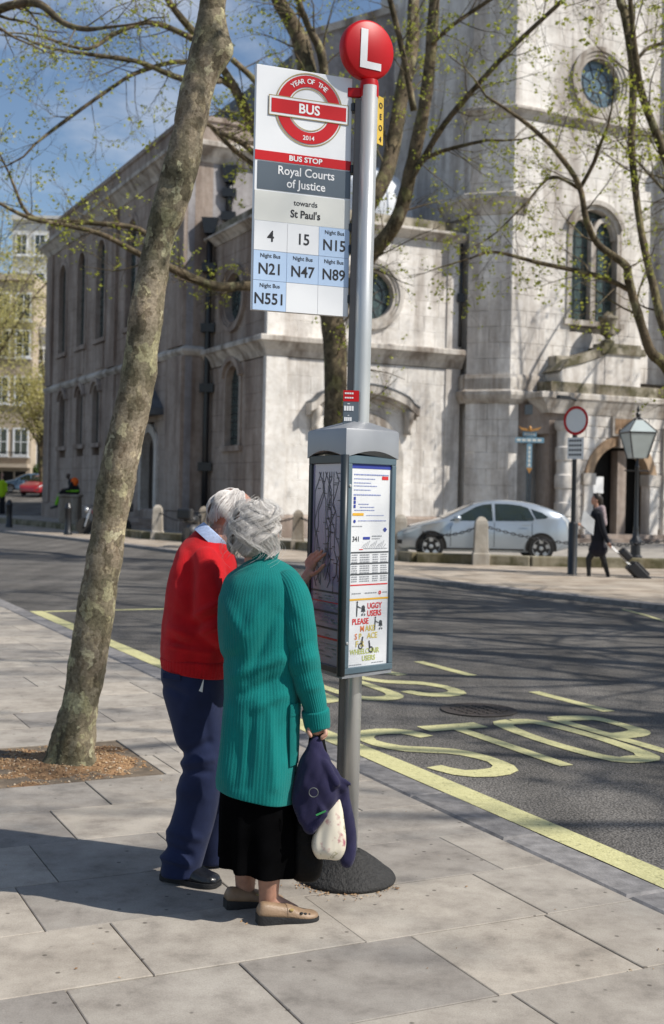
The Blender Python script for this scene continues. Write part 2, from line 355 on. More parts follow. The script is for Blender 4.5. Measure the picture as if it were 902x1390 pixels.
for ch, a, w in (('S', 4.02, .50), ('T', 4.62, .50), ('O', 5.20, .48), ('P', 5.78, .40)): stroke_letter(GL[ch], a * .968, 6.27, w * .968, 1.38)
for ch, a, w in (('B', 4.14, .46), ('U', 4.74, .50), ('S', 5.34, .50)): stroke_letter(GL[ch], a * .968, 8.9, w * .968, 1.38)
# drain cover in the lane
cov = MB(); cc = L(5.28, 8.16, RZ + .0055); cov.lathe([(.30, 0), (.30, .004), (.285, .005), (.28, .002), (0.01, .002)], cc, 40)
RUST = mat('cast_iron_cover', (.055, .045, .04), .6, .3, .4, 30, .5, 60)
co = cov.build('drain_cover', RUST, road, 'auto')
g2 = MB()
for i in range(-3, 4):
    for j in range(-4, 5):
        if i * i * .0072 + j * j * .0036 < .055: g2.fbox(cc, ES, ET, V((0, 0, 1)), (i * .078 - .028, j * .056 - .018, .002), (i * .078 + .028, j * .056 + .018, .007))
g2.build('cover_stud', RUST, co)
# near pavement: bed, kerb stones and slabs
m = MB(); m.sbox(-14, 3.32, -6, 60, -.15, -.008); pav = structure(m.build('pavement', JOINT))
kb = MB(); kb.v = []; u = .5
def chamfer_block(c=.006, depth=.12):
    b = MB(); a = [(-.5, -.5), (.5, -.5), (.5, .5), (-.5, .5)]
    return b
_slabs = []
def slab_mesh(w, l, h, ch=.006):
    b = MB(); q = [(0, 0), (w, 0), (w, l), (0, l)]; qi = [(ch, ch), (w - ch, ch), (w - ch, l - ch), (ch, l - ch)]
    b.add([(x, y, -h) for x, y in q] + [(x, y, -ch * .7) for x, y in q] + [(x, y, 0) for x, y in qi],
          [(0, 1, 5, 4), (1, 2, 6, 5), (2, 3, 7, 6), (3, 0, 4, 7), (4, 5, 9, 8), (5, 6, 10, 9), (6, 7, 11, 10), (7, 4, 8, 11), (8, 9, 10, 11)])
    return b.mesh('slab')
_sm = {}
def put_slab(name, s0, t0, w, l, h, mt, parent, dz=0, ch=.0035):
    k = (round(w, 3), round(l, 3), round(h, 3), mt.name)
    if k not in _sm: _sm[k] = slab_mesh(w, l, h, ch); _sm[k].materials.append(mt)
    o = bpy.data.objects.new(name, _sm[k]); COL.objects.link(o); o.parent = parent
    o.location = L(s0, t0, dz) - wloc(parent); o.rotation_euler = (rd.uniform(-.0025, .0025), rd.uniform(-.0025, .0025), KB); return o
PIT = (1.08, 2.26, 6.75, 7.80)
rows = [1.62, 2.2, 2.78, 3.36, 3.95, 4.50, 5.05, 5.62, 6.2, 6.75, 7.28, 7.80, 8.38]
while rows[-1] < 60: rows.append(rows[-1] + .58)
nslab = 0; rest = MB()
for ri in range(len(rows) - 1):
    t0, t1 = rows[ri], rows[ri + 1]; s = -9 + (ri % 2) * .43 + rd.uniform(-.1, .1)
    while s < 3.315:
        e = min(s + rd.choice((.6, .68, .75, .8)), 3.318)
        if 3.318 - e < .22: e = 3.318
        segs = [(s, e)]
        if t0 > PIT[2] - .01 and t1 < PIT[3] + .01:
            segs = [(a, b) for a, b in ((s, min(e, PIT[0])), (max(s, PIT[1]), e)) if b - a > .04]
        for a, b in segs:
            if any(in_view(L(x, y)) for x in (a, b) for y in (t0, t1)):
                if nslab < 290 and t0 < 22: put_slab('paving_slab', a + .0025, t0 + .0025, round(b - a - .005, 3), round(t1 - t0 - .005, 3), .05, SLAB, pav, rd.uniform(-.002, .001)); nslab += 1
                else: rest.add([L(a + .004, t0 + .004, 0), L(b - .004, t0 + .004, 0), L(b - .004, t1 - .004, 0), L(a + .004, t1 - .004, 0)], [(0, 1, 2, 3)])
        s = e
ro = rest.build('far_paving_slabs', SLAB, pav); ro['kind'] = 'stuff'
t = .4
while t < 34:
    ln = .9 if t < 20 else 3.
    put_slab('kerb_stone', 3.323, t + .003, .225, ln - .006, .15, KERB, pav, rd.uniform(-.001, .002), .018); t += ln
# tree pit
m = MB(); n = 26
g = [[L(PIT[0] + (PIT[1] - PIT[0]) * i / n, PIT[2] + (PIT[3] - PIT[2]) * j / n, 0) for i in range(n + 1)] for j in range(n + 1)]
tb = L(1.8, 7.28)
for row in g:
    for p in row: d = (p - tb).length; p.z = -.02 + .05 * math.exp(-(d / .35) ** 2) + .022 * nz3(p, 6) + .01 * nz3(p, 19)
for row in g: m.v += [tuple(p) for p in row]
m.f = [(j * (n + 1) + i, j * (n + 1) + i + 1, (j + 1) * (n + 1) + i + 1, (j + 1) * (n + 1) + i) for j in range(n) for i in range(n)]
pit = structure(m.build('tree_pit', SOIL, None, True))
gr = MB(); gr.col = None
for k in range(2600):
    s, t = rd.uniform(PIT[0] + .02, PIT[1] - .02), rd.uniform(PIT[2] + .02, PIT[3] - .02); p = L(s, t); d = (p - tb).length
    if d < .17: continue
    p.z = -.018 + .05 * math.exp(-(d / .35) ** 2) + .022 * nz3((p.x, p.y, 0), 6) + .01 * nz3((p.x, p.y, 0), 19); q = rd.uniform(.004, .012) * (1.5 if rd.random() < .08 else 1); a = rd.uniform(0, 6.28)
    e1 = V((math.cos(a), math.sin(a), rd.uniform(-.4, .4))) * q; e2 = V((-math.sin(a), math.cos(a), rd.uniform(-.4, .4))) * q * .7; e3 = V((0, 0, q * .6))
    gr.add([p + e1, p + e2, p - e1, p - e2, p + e3, p - e3], [(0, 1, 4), (1, 2, 4), (2, 3, 4), (3, 0, 4)])
def litter_mat():
    m, nt, b, N, K = nodes('gravel_litter'); g = N('NewGeometry'); r1 = ramp(N, [(0, (.11, .055, .03)), (.45, (.32, .19, .09)), (.85, (.40, .28, .16)), (1, (.52, .44, .34))]); K(g.outputs['Random Per Island'], r1.inputs[0]); K(r1.outputs[0], b.inputs['Base Color']); b.inputs['Roughness'].default_value = .9; return m
LITTER = litter_mat()
structure(tag(gr.build('gravel', LITTER), 'brown bark and gravel litter strewn over the tree pit soil', 'gravel'), 'stuff')
# far pavement, churchyard
FK = [(9.6, 12.6), (5.3, 19.49), (3.78, 21.7), (1.37, 25.2), (-1.6, 29.9), (-4.59, 34.8), (-6.42, 38.0), (-9.6, 43), (-13.4, 48.4), (-22, 58), (-40, 75), (-62, 88)]
FK = [(x * .968, y * .968) for x, y in FK]; FK = [tuple(L(14.6, -8)[:2])] + FK; FZ = .03
m = MB(); top = [(x, y, 0) for x, y in FK]
far = top + [(-62, 110, 0), (60, 110, 0), (60, -8, 0)]
m.prism([(x, y, -.14) for x, y, z in far], (0, 0, .14 + FZ))
def setts():
    m, nt, b, N, K = nodes('far_paving'); g = N('NewGeometry'); mp = N('Mapping'); mp.inputs['Rotation'].default_value = (0, 0, -KB); K(g.outputs['Position'], mp.inputs[0])
    br = N('TexBrick'); br.inputs['Scale'].default_value = 1; br.inputs['Brick Width'].default_value = .75; br.inputs['Row Height'].default_value = .6; br.inputs['Mortar Size'].default_value = .012
    br.inputs['Color1'].default_value = (.46, .40, .33, 1); br.inputs['Color2'].default_value = (.36, .32, .27, 1); br.inputs['Mortar'].default_value = (.16, .12, .08, 1); K(mp.outputs[0], br.inputs[0])
    n = N('TexNoise'); n.inputs['Scale'].default_value = 1.4; n.inputs['Detail'].default_value = 7; K(g.outputs['Position'], n.inputs['Vector']); r1 = ramp(N, [(.35, (.7, .64, .58)), (.65, (1.1, 1.08, 1.05))]); K(n.outputs[0], r1.inputs[0])
    x = N('Mix'); x.data_type = 'RGBA'; x.blend_type = 'MULTIPLY'; x.inputs[0].default_value = 1; K(br.outputs[0], x.inputs[6]); K(r1.outputs[0], x.inputs[7]); K(x.outputs[2], b.inputs['Base Color']); b.inputs['Roughness'].default_value = .85; return m
fp = structure(m.build('far_pavement', setts()))
for i in range(len(FK) - 1):                       # kerb stones of the far side
    a, b = V((*FK[i], FZ)), V((*FK[i + 1], FZ)); d = (b - a); n_ = int(d.length / 1.2) if i < 8 else max(1, int(d.length / 4)); e = d.normalized(); w = V((e.y, -e.x, 0))
    if w.dot(V((1, .5, 0))) < 0: w = -w
    for k in range(n_):
        if not (in_view(a + d * (k / n_), 150) or i > 7): continue
        q = MB(); p0 = a + d * (k / n_) + e * .004; p1 = a + d * ((k + 1) / n_) - e * .004
        q.hexa([p0 - w * .02 - V((0, 0, .13)), p1 - w * .02 - V((0, 0, .13)), p1 + w * .28 - V((0, 0, .13)), p0 + w * .28 - V((0, 0, .13)), p0 - w * .02 + V((0, 0, .006)), p1 - w * .02 + V((0, 0, .006)), p1 + w * .28 + V((0, 0, .006)), p0 + w * .28 + V((0, 0, .006))]); q.build('kerb_stone', KERB, fp)
# a short yellow line at the far kerb
mb = MB(); pts = [gnd(846, 827, RZ), gnd(880, 836, RZ), gnd(905, 844, RZ)]
for i, p in enumerate(pts):
    p.z = RZ + .0045; mb.v += [tuple(p + V((-.04, -.09, 0))), tuple(p + V((.02, .05, 0)))]
    if i: mb.f.append((2 * i - 2, 2 * i - 1, 2 * i + 1, 2 * i))
mb.build('far_kerb_line', PAINT, road)
# churchyard ground inside the low wall
LW = [(-27, 66), (-14.6, 55.6), (-12.0, 51.5), (-6.2, 41.2), (-.7, 35.0), (2.1, 29.9), (4.75, 29.3), (8.1, 29.4), (14, 29.9), (26, 31)]
m = MB(); yard = [(x, y, .10) for x, y in LW] + [(45, 34, .10), (45, 95, .10), (-40, 95, .10), (-40, 70, .10)]
m.prism([(x, y, -.02) for x, y, z in yard], (0, 0, .12))
structure(m.build('churchyard', mat('yard_paving', (.33, .30, .26), .85, 0, .25, 2, .2, 30)))

# ------------------------------------------------------------------ church
SN, TN = 15.37, 44.78          # nave corner
SCL, TC = 16.38, 39.04         # vestibule left side, front
SE, TK, ST, TT = 24.12, 38.59, 25.27, 37.44    # tower canted corner and front
TP = 35.44                     # porch front
church = thing('church', 'grey and white stone church with tower, round windows and arched doorway', 'church', L(20, 44, 0))
def part(name, mt, mb, parent=None, **k): return mb.build(name, mt, parent or church, **k)
ZU = V((0, 0, 1))
class Wall:
    def __init__(s, a, b):       # a -> b left to right seen from outside, in street frame
        s.a, s.b = L(*a), L(*b); s.len = (s.b - s.a).length; s.ex = (s.b - s.a).normalized(); s.n = s.ex.cross(ZU)
        s.holes = []
    def p(s, x, z, d=0): return s.a + s.ex * x + ZU * z + s.n * d
def arc(W, x, z, r, a0, a1, n, d=0, rz=None): return [W.p(x + r * math.cos(R(a0 + (a1 - a0) * k / n)), z + (rz or r) * math.sin(R(a0 + (a1 - a0) * k / n)), d) for k in range(n + 1)]
class HoleC:
    def __init__(s, x, z, r): s.x, s.z, s.r = x, z, r
    def span(s, z0, z1):
        if z1 < s.z - s.r or z0 > s.z + s.r: return None
        dz = 0 if z0 <= s.z <= z1 else min(abs(z0 - s.z), abs(z1 - s.z)); w = math.sqrt(max(0, s.r ** 2 - dz ** 2)); return (s.x - w, s.x + w)
class HoleA:
    def __init__(s, x, z0, zs, hw): s.x, s.z0, s.zs, s.hw = x, z0, zs, hw
    def span(s, z0, z1):
        if z1 <= s.z0 + .02 or z0 >= s.zs + s.hw: return None
        if z0 <= s.zs: return (s.x - s.hw, s.x + s.hw)
        w = math.sqrt(max(0, s.hw ** 2 - (z0 - s.zs) ** 2)); return (s.x - w, s.x + w)
class HoleR(HoleA):
    def __init__(s, x0, x1, z0, z1): s.x0, s.x1, s.z0, s.z1 = x0, x1, z0, z1
    def span(s, z0, z1): return None if z1 <= s.z0 + .02 or z0 >= s.z1 - .02 else (s.x0, s.x1)
def unit_block(ch):
    b = MB(); q = [(0, 0), (1, 0), (1, 1), (0, 1)]
    return b
NB = [0]; BLOCKREST = MB(); _bm = {}
rb = random.Random(11)
def blocks(W, x0, x1, z0, z1, parent, row=.6, ln=1.15, dep=.35, mt=None, objs=True, ch=.009, lift=.0, cap=None):
    """ashlar facing: each stone its own block, with open joints"""
    nr = max(1, round((z1 - z0) / row)); h = (z1 - z0) / nr
    for r_ in range(nr):
        za, zb = z0 + r_ * h, z0 + (r_ + 1) * h; iv = [(x0, x1)]
        for ho in W.holes:
            sp = ho.span(za, zb)
            if sp: iv = [q for a, b in iv for q in ((a, min(b, sp[0])), (max(a, sp[1]), b)) if q[1] - q[0] > .04]
        for a, b in iv:
            n = max(1, round((b - a) / ln)); edges = [a + (b - a) * k / n for k in range(n + 1)]
            if n > 1 and r_ % 2:
                edges = [a] + [e - (b - a) / n * .5 for e in edges[1:]] + [b]
            for e0, e1 in zip(edges, edges[1:]):
                if e1 - e0 < .03: continue
                if objs and NB[0] < (cap or 296) and in_view(W.p((e0 + e1) / 2, (za + zb) / 2), 30):
                    k = (round(e1 - e0, 2), round(h, 2), dep, mt.name)
                    if k not in _bm:
                        b_ = MB(); w, hh, g_ = k[0] - .005, k[1] - .005, ch
                        b_.add([(0, dep, 0), (w, dep, 0), (w, dep, hh), (0, dep, hh), (0, g_, 0), (w, g_, 0), (w, g_, hh), (0, g_, hh), (g_, 0, g_), (w - g_, 0, g_), (w - g_, 0, hh - g_), (g_, 0, hh - g_)],
                               [(0, 1, 5, 4), (1, 2, 6, 5), (2, 3, 7, 6), (3, 0, 4, 7), (4, 5, 9, 8), (5, 6, 10, 9), (6, 7, 11, 10), (7, 4, 8, 11), (8, 9, 10, 11)])
                        _bm[k] = b_.mesh('block'); _bm[k].materials.append(mt)
                    o = bpy.data.objects.new('ashlar_block', _bm[k]); COL.objects.link(o); o.parent = parent
                    o.location = W.p(e0 + .0025, za + .0025, lift + rb.uniform(-.004, .004)) - wloc(parent)
                    o.rotation_euler = (0, 0, math.atan2(W.ex.y, W.ex.x)); NB[0] += 1
                else:
                    l_ = lift + rb.uniform(-.004, .004); g_ = ch; p = lambda x, z, d: W.p(x, z, l_ - d)
                    xa, xb, ya, yb = e0 + .0025, e1 - .0025, za + .0025, zb - .0025
                    BLOCKREST.add([p(xa, ya, dep), p(xb, ya, dep), p(xb, yb, dep), p(xa, yb, dep), p(xa, ya, g_), p(xb, ya, g_), p(xb, yb, g_), p(xa, yb, g_), p(xa + g_, ya + g_, 0), p(xb - g_, ya + g_, 0), p(xb - g_, yb - g_, 0), p(xa + g_, yb - g_, 0)],
                                  [(0, 1, 5, 4), (1, 2, 6, 5), (2, 3, 7, 6), (3, 0, 4, 7), (4, 5, 9, 8), (5, 6, 10, 9), (6, 7, 11, 10), (7, 4, 8, 11), (8, 9, 10, 11)])
def sweep(path, prof, name, mt, parent=None, closed_ends=True):
    """moulding swept along wall corners (right to left seen from outside); prof = (outward, z)"""
    P2 = [np.array(q, float) for q in path]; rr = []
    for i, q in enumerate(P2):
        ns = []
        if i > 0: d = P2[i] - P2[i - 1]; d /= np.linalg.norm(d); ns.append(np.array((-d[1], d[0])))
        if i < len(P2) - 1: d = P2[i + 1] - P2[i]; d /= np.linalg.norm(d); ns.append(np.array((-d[1], d[0])))
        m_ = sum(ns); m_ = m_ / (m_ @ ns[0]) if len(ns) > 1 else m_
        rr.append([L(*(q + m_ * o_), z) for o_, z in prof])
    return MB().rings(rr).build(name, mt, parent or church)
def circle_window(W, x, z, rin, rout, glass, proud=.09, MOULD=MOULD):
    W.holes.append(HoleC(x, z, rin))
    fr = MB()
    fr.band(arc(W, x, z, rin, 0, 360, 47, -.34)[:-1], arc(W, x, z, rin + .14, 0, 360, 47, -.34)[:-1], W.n * (.34 + proud * .5))
    fr.band(arc(W, x, z, rin + .12, 0, 360, 47, -.3)[:-1], arc(W, x, z, rout, 0, 360, 47, -.3)[:-1], W.n * (.3 + proud))
    fr.band(arc(W, x, z, rout - .1, 0, 360, 47, 0)[:-1], arc(W, x, z, rout + .06, 0, 360, 47, 0)[:-1], W.n * (proud + .05))
    w = fr.build('round_window', MOULD, church, 'auto')
    MB().band(arc(W, x, z, rout - .02, 0, 360, 47, -.34)[:-1], arc(W, x, z, rout + .42, 0, 360, 47, -.34)[:-1], W.n * .325).build('window_surround', STONE, w)
    MB().add(arc(W, x, z, rin + .02, 0, 360, 40, -.27)[:-1], [tuple(range(40))]).build('pane', glass, w)
    c = MB()
    for k in range(8): a = R(22.5 + k * 45); c.tube([W.p(x + .3 * rin * math.cos(a), z + .3 * rin * math.sin(a), -.25), W.p(x + rin * math.cos(a), z + rin * math.sin(a), -.25)], .016, 5)
    for q in (.3, .66): c.tube(arc(W, x, z, rin * q, 0, 360, 24, -.25), .016, 5)
    c.build('glazing_bar', CAME, w); return w
def arch_window(W, x, z0, zs, hw, bw=.2, glass=None, proud=.06, rec=.3, lights=1, grid=(.26, .34), name='arched_window', mt=None, sill=True, hood=False):
    W.holes.append(HoleA(x, z0, zs, hw)); mt = mt or MOULD
    def outline(o_, d): return [W.p(x - hw - o_, z0, d)] + [W.p(x - (hw + o_) * math.cos(R(k * 9)), zs + (hw + o_) * math.sin(R(k * 9)), d) for k in range(21)] + [W.p(x + hw + o_, z0, d)]
    fr = MB().band(outline(0, -rec - .05), outline(bw, -rec - .05), W.n * (rec + .05 + proud), False)
    if hood: fr.band(outline(bw - .03, 0)[3:-3], outline(bw + .14, 0)[3:-3], W.n * (proud + .12), False)
    if sill: fr.fbox(W.p(x, z0, 0), W.ex, W.n, ZU, (-hw - bw - .12, -rec, -.2), (hw + bw + .12, .14, 0))
    w = fr.build(name, mt, church)
    MB().band(outline(bw - .02, -.34), outline(bw + .4, -.34), W.n * .325, False).build('window_surround', mt, w)
    o_ = outline(.02, -rec + .02); MB().add(o_, [tuple(range(len(o_)))]).build('pane', glass or GLASSG, w)
    c = MB(); nx = max(1, round(2 * hw / grid[0])); nzr = int((zs + hw - z0) / grid[1])
    for i in range(1, nx):
        xx = -hw + 2 * hw * i / nx; c.tube([W.p(x + xx, z0, -rec + .035), W.p(x + xx, zs + math.sqrt(max(0, hw * hw - xx * xx)), -rec + .035)], .014, 4)
    for j in range(1, nzr + 1):
        zz = z0 + j * grid[1]; ww = hw if zz < zs else math.sqrt(max(0, hw * hw - (zz - zs) ** 2))
        if ww > .08: c.tube([W.p(x - ww, zz, -rec + .035), W.p(x + ww, zz, -rec + .035)], .014, 4)
    c.build('glazing_bar', CAME, w)
    if lights == 2:
        mu = MB().fbox(W.p(x, z0, -rec), W.ex, W.n, ZU, (-.11, 0, 0), (.11, rec - .02, zs - z0 + hw * .35))
        for s_ in (-1, 1):
            q = []; q2 = []
            for k in range(13):
                a = R(k * 180 / 12); q.append(W.p(x + s_ * hw * .5 + (hw * .5 - .1) * math.cos(a), zs + (hw * .62) * math.sin(a), -rec)); q2.append(W.p(x + s_ * hw * .5 + (hw * .5 + .06) * math.cos(a), zs + (hw * .62 + .17) * math.sin(a), -rec))
            mu.band(q, q2, W.n * (rec - .06), False)
        mu.build('mullion', mt, w)
    return w
W_T = Wall((ST, TT), (33.5, TT)); W_K = Wall((SE, TK), (ST, TT)); W_C = Wall((SCL, TC), (SE, TC)); W_L = Wall((SCL, TN), (SCL, TC))
W_N = Wall((SN, 68), (SN, TN)); W_W = Wall((SN, TN), (26, TN))
# solid cores
part('tower', STONE, MB().sbox(ST + .36, 34.6, TT + .36, 46, 0, 27).prism([L(SE + .26, TK + .26), L(ST + .1, TT + .52), L(ST + 3, TT + 1), L(SE + 3, TK + 3), L(SE + .05, 46)], (0, 0, 27)))
tower = church.children[-1]
part('vestibule', STONE, MB().sbox(SCL + .36, SE + .6, TC + .36, TN, 0, 11.2)); vest = church.children[-1]
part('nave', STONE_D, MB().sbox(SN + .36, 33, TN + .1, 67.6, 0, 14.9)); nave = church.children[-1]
gab = MB().prism([L(SN + .02, TN, 0), L(26.2, TN, 0), L(26.2, TN, 22.6), L(19.75, TN, 19.66), L(19.75, TN, 16.1), L(SN + .02, TN, 16.1)], ET * .35)
part('gable_wall', SOOT_SHADE, gab)
part('gable_coping', MOULD, MB().prism([L(19.65, TN - .15, 19.55), L(26.2, TN - .15, 22.55), L(26.2, TN - .15, 22.85), L(19.65, TN - .15, 19.85)], ET * .6))
part('nave_roof', DLEAD, MB().prism([L(SN + .9, TN + .4, 15.2), L(33, TN + .4, 15.2), L(33, TN + .4, 21), L(26, TN + .4, 22.3), L(20.2, TN + .4, 19.6), L(20.2, TN + .4, 17)], ET * 22.6))
# windows first (they open the facing), then the facing
circle_window(W_T, 29.04 - ST, 17.33, .92, 1.28, GLASSB)
arch_window(W_T, 28.93 - ST, 8.35, 11.5, 1.05, .2, GLASSG, lights=2, grid=(.35, .4), hood=True)
circle_window(W_C, 20.36 - SCL, 8.83, .88, 1.2, GLASSG)
circle_window(W_L, TN - 42.35, 8.80, .9, 1.2, GLASSG, MOULD=STONE_D)  # darkened stone for the surround, as this side stands in shade
arch_window(W_L, TN - 42.2, 3.35, 5.6, .68, .2, GLASSG, hood=True, grid=(.27, .3), mt=STONE_D, rec=.22)
DX = 20.02 - SCL
W_C.holes.append(HoleA(DX, 0.1, 2.9, 1.15))
for t_ in (64.0, 60.4, 57.4): arch_window(W_N, 68 - t_, 3.85, 6.0, .6, .2, GLASSG, grid=(.3, .34), mt=STONE_D, rec=.2, hood=True)
for t_ in (64.5, 60.6, 57.0, 52.0): arch_window(W_N, 68 - t_, 8.75, 12.7, .72, .22, GLASSG, grid=(.36, .4), mt=STONE_D, rec=.2)
W_N.holes.append(HoleA(68 - 48.9, .1, 3.2, .85))
blocks(W_C, 0, W_C.len, .9, 6.35, vest, mt=STONE); blocks(W_C, 0, W_C.len, 7.1, 11.0, vest, mt=STONE)
blocks(W_K, 0, W_K.len, .9, 5.1, tower, mt=STONE, ln=.8); blocks(W_K, 0, W_K.len, 6.15, 15.5, tower, mt=STONE, ln=.8)
blocks(W_T, 0, 7.4, 6.15, 15.5, tower, mt=STONE); blocks(W_T, 0, 7.4, 15.9, 22.2, tower, mt=STONE)
blocks(W_T, 0, .4, .9, 5.1, tower, mt=STONE, ln=.4)
blocks(W_K, 0, W_K.len, 15.9, 24, tower, mt=STONE, ln=.8, objs=False); blocks(W_T, 0, 7.4, 22.2, 26, tower, mt=STONE, objs=False)
r1_ = BLOCKREST; BLOCKREST = MB()
blocks(W_L, 0, W_L.len, .9, 6.35, vest, mt=STONE, objs=False); blocks(W_L, 0, W_L.len, 7.1, 11.0, vest, mt=STONE, objs=False)
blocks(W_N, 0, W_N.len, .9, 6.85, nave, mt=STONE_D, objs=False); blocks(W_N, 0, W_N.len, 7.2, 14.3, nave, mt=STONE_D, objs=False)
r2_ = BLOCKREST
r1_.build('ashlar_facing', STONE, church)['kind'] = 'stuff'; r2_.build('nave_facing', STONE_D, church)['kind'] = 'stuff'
# mouldings
def corn(z0, z1, o_): h = z1 - z0; return [(-.2, z0), (.04, z0), (.04 + o_ * .25, z0 + h * .3), (o_ * .45, z0 + h * .38), (o_ * .8, z0 + h * .66), (o_, z0 + h * .72), (o_, z0 + h * .94), (o_ * .9, z1), (-.2, z1 + .02)]
front = [(SE + .05, TC), (SCL, TC), (SCL, TN - .01)]
sweep(front, corn(6.38, 7.06, .42), 'cornice', MOULD)
sweep(front, corn(11.0, 11.35, .38), 'cornice', MOULD)
sweep(front, [(-.3, 11.35), (.1, 11.35), (.1, 11.72), (-.3, 11.76)], 'parapet', MOSSY)
sweep(front, [(-.2, .1), (.12, .1), (.12, .82), (.04, .9), (-.2, .9)], 'plinth', STONE_D)
sweep([(32.7, TT), (ST, TT), (SE, TK), (SE, TC)], corn(15.5, 15.9, .24), 'string_course', MOULD)
sweep([(27, TT), (ST, TT), (SE, TK), (SE, TC)], [(-.2, 5.1), (.05, 5.1), (.16, 5.25), (.22, 5.4), (.22, 5.52), (.1, 5.6), (.1, 6.0), (.05, 6.16), (-.2, 6.16)], 'string_course', MOULD)
sweep([(33, TT), (ST, TT), (SE, TK), (SE, TC)], [(-.2, .1), (.12, .1), (.12, .82), (.04, .9), (-.2, .9)], 'plinth', STONE_D)
sweep([(SCL, TN), (SN, TN), (SN, 68), (30, 68)], [(-.2, 6.85), (.05, 6.85), (.16, 7.0), (.16, 7.1), (.03, 7.22), (-.2, 7.22)], 'string_course', MOULD)
sweep([(19, TN), (SN, TN), (SN, 68), (30, 68)], corn(14.3, 15.05, .5), 'cornice', MOULD)
sweep([(19, TN), (SN, TN), (SN, 68), (30, 68)], [(-.4, 15.03), (.02, 15.03), (.02, 15.85), (.1, 15.9), (.1, 16.08), (-.4, 16.1)], 'parapet', STONE_D)
sweep([(SCL, TN), (SN, TN), (SN, 68), (30, 68)], [(-.2, .1), (.12, .1), (.12, .82), (.04, .9), (-.2, .9)], 'plinth', STONE_D)
part('end_wall', STONE_D, MB().sbox(SN + .3, SCL, TN - .005, TN + .1, .1, 14.4))
# pilasters on the nave flank and vestibule corner
for ta, tb_ in ((44.79, 46.6), (54.2, 55.6), (66.6, 67.9)):
    part('pilaster', STONE_D, MB().sbox(SN - .13, SN + .2, ta, tb_, .9, 6.84)); part('pilaster', STONE_D, MB().sbox(SN - .13, SN + .2, ta, tb_, 7.23, 14.29))
for za, zb in ((.91, 6.37), (7.08, 10.99)):
    part('pilaster', STONE, MB().sbox(SCL - .05, SCL + .75, TC - .05, TC + .2, za, zb)); part('pilaster', STONE, MB().sbox(SE - .62, SE - .02, TC - .05, TC + .2, za, zb))
for zc in (8.2, 8.2, 8.2): pass
for t_ in (64.5, 60.6, 57.0, 52.0): part('apron_panel', STONE_D, MB().sbox(SN - .05, SN + .1, t_ - .7, t_ + .7, 7.35, 8.5))
# tower: projecting buttress on the right and cap mouldings
part('buttress', STONE, MB().sbox(32.55, 34.4, TT - 1.0, TT + .4, .1, 15.2)); part('buttress', STONE, MB().sbox(32.7, 34.4, TT - .8, TT + .4, 15.2, 27))
part('buttress_cap', MOULD, MB().sbox(32.4, 34.5, TT - 1.15, TT + .1, 15.2, 15.6))
sweep([(ST + .55, TT), (ST, TT), (SE, TK), (SE - .01, TC + 1.3)], corn(12.0, 12.75, .34), 'impost_moulding', MOULD)
# small lead dome on the vestibule roof
dm = MB().lathe([(1.7, 11.3), (1.7, 11.9), (1.58, 11.95), (1.57, 12.4), (1.5, 12.85), (1.32, 13.3), (1.02, 13.7), (.6, 14.0), (.2, 14.13), (.12, 14.25), (.16, 14.4), (.02, 14.55)], L(21.75, 41.9), 40)
dome = part('dome', LEAD, dm, smooth='auto')
for k in range(16):
    a = R(k * 22.5); MB().tube([L(21.75, 41.9) + V((math.cos(a) * r_, math.sin(a) * r_, z)) for r_, z in [(1.59, 11.95), (1.58, 12.4), (1.51, 12.85), (1.33, 13.31), (1.03, 13.71), (.61, 14.01), (.2, 14.15)]], .03, 5).build('dome_rib', LEAD, dome)
# segmental pedimented door of the vestibule
pd = MB(); prof = []
n_ = 20; xs = [DX + 2.15 * (2 * k / n_ - 1) for k in range(n_ + 1)]
zf = lambda x: 5.55 - .62 * ((x - DX) / 2.15) ** 2 - (.12 if abs(x - DX) > 1.85 else 0)
pd.band([W_C.p(x, zf(x) - .3, 0) for x in xs], [W_C.p(x, zf(x), 0) for x in xs], W_C.n * .5, False)
pd.band([W_C.p(x, zf(x) - .42, 0) for x in xs], [W_C.p(x, zf(x) - .29, 0) for x in xs], W_C.n * .3, False)
ped = pd.build('door_pediment', MOULD, church)
MB().band([W_C.p(x, zf(x) + .002, 0) for x in xs], [W_C.p(x, zf(x) + .05, 0) for x in xs], W_C.n * .53, False).build('lead_flashing', DLEAD, ped)
for s_ in (-1, 1):
    c = MB(); cx = DX + s_ * 1.85
    sp = [(cx + .0 + .1 * math.cos(a) * (1 - a / 16), 4.62 - .34 * a / 3.1, ) for a in np.linspace(0, 3.1, 8)]
    c.tube([W_C.p(cx, 4.75, .2), W_C.p(cx, 4.6, .3), W_C.p(cx, 4.35, .24), W_C.p(cx, 4.1, .14), W_C.p(cx, 3.85, .12)], [.16, .2, .16, .12, .13], 10).build('scroll_bracket', MOULD, ped, True)
dr = MB()
dr.band([W_C.p(DX - 1.15, .1, -.3)] + arc(W_C, DX, 2.9, 1.15, 180, 0, 18, -.3) + [W_C.p(DX + 1.15, .1, -.3)], [W_C.p(DX - 1.5, .1, -.3)] + arc(W_C, DX, 2.9, 1.5, 180, 0, 18, -.3) + [W_C.p(DX + 1.5, .1, -.3)], W_C.n * .4, False)
dr.band([W_C.p(DX - 1.45, .1, -.3)] + arc(W_C, DX, 2.9, 1.45, 180, 0, 18, -.3) + [W_C.p(DX + 1.45, .1, -.3)], [W_C.p(DX - 1.75, .1, -.3)] + arc(W_C, DX, 2.9, 1.75, 180, 0, 18, -.3) + [W_C.p(DX + 1.75, .1, -.3)], W_C.n * .36, False)
dd = dr.build('side_door', MOULD, church)
OAK = mat('dark_oak', (.03, .022, .016), .5, 0, .3, 5, .3, 30, stretch=(4, 4, .5))
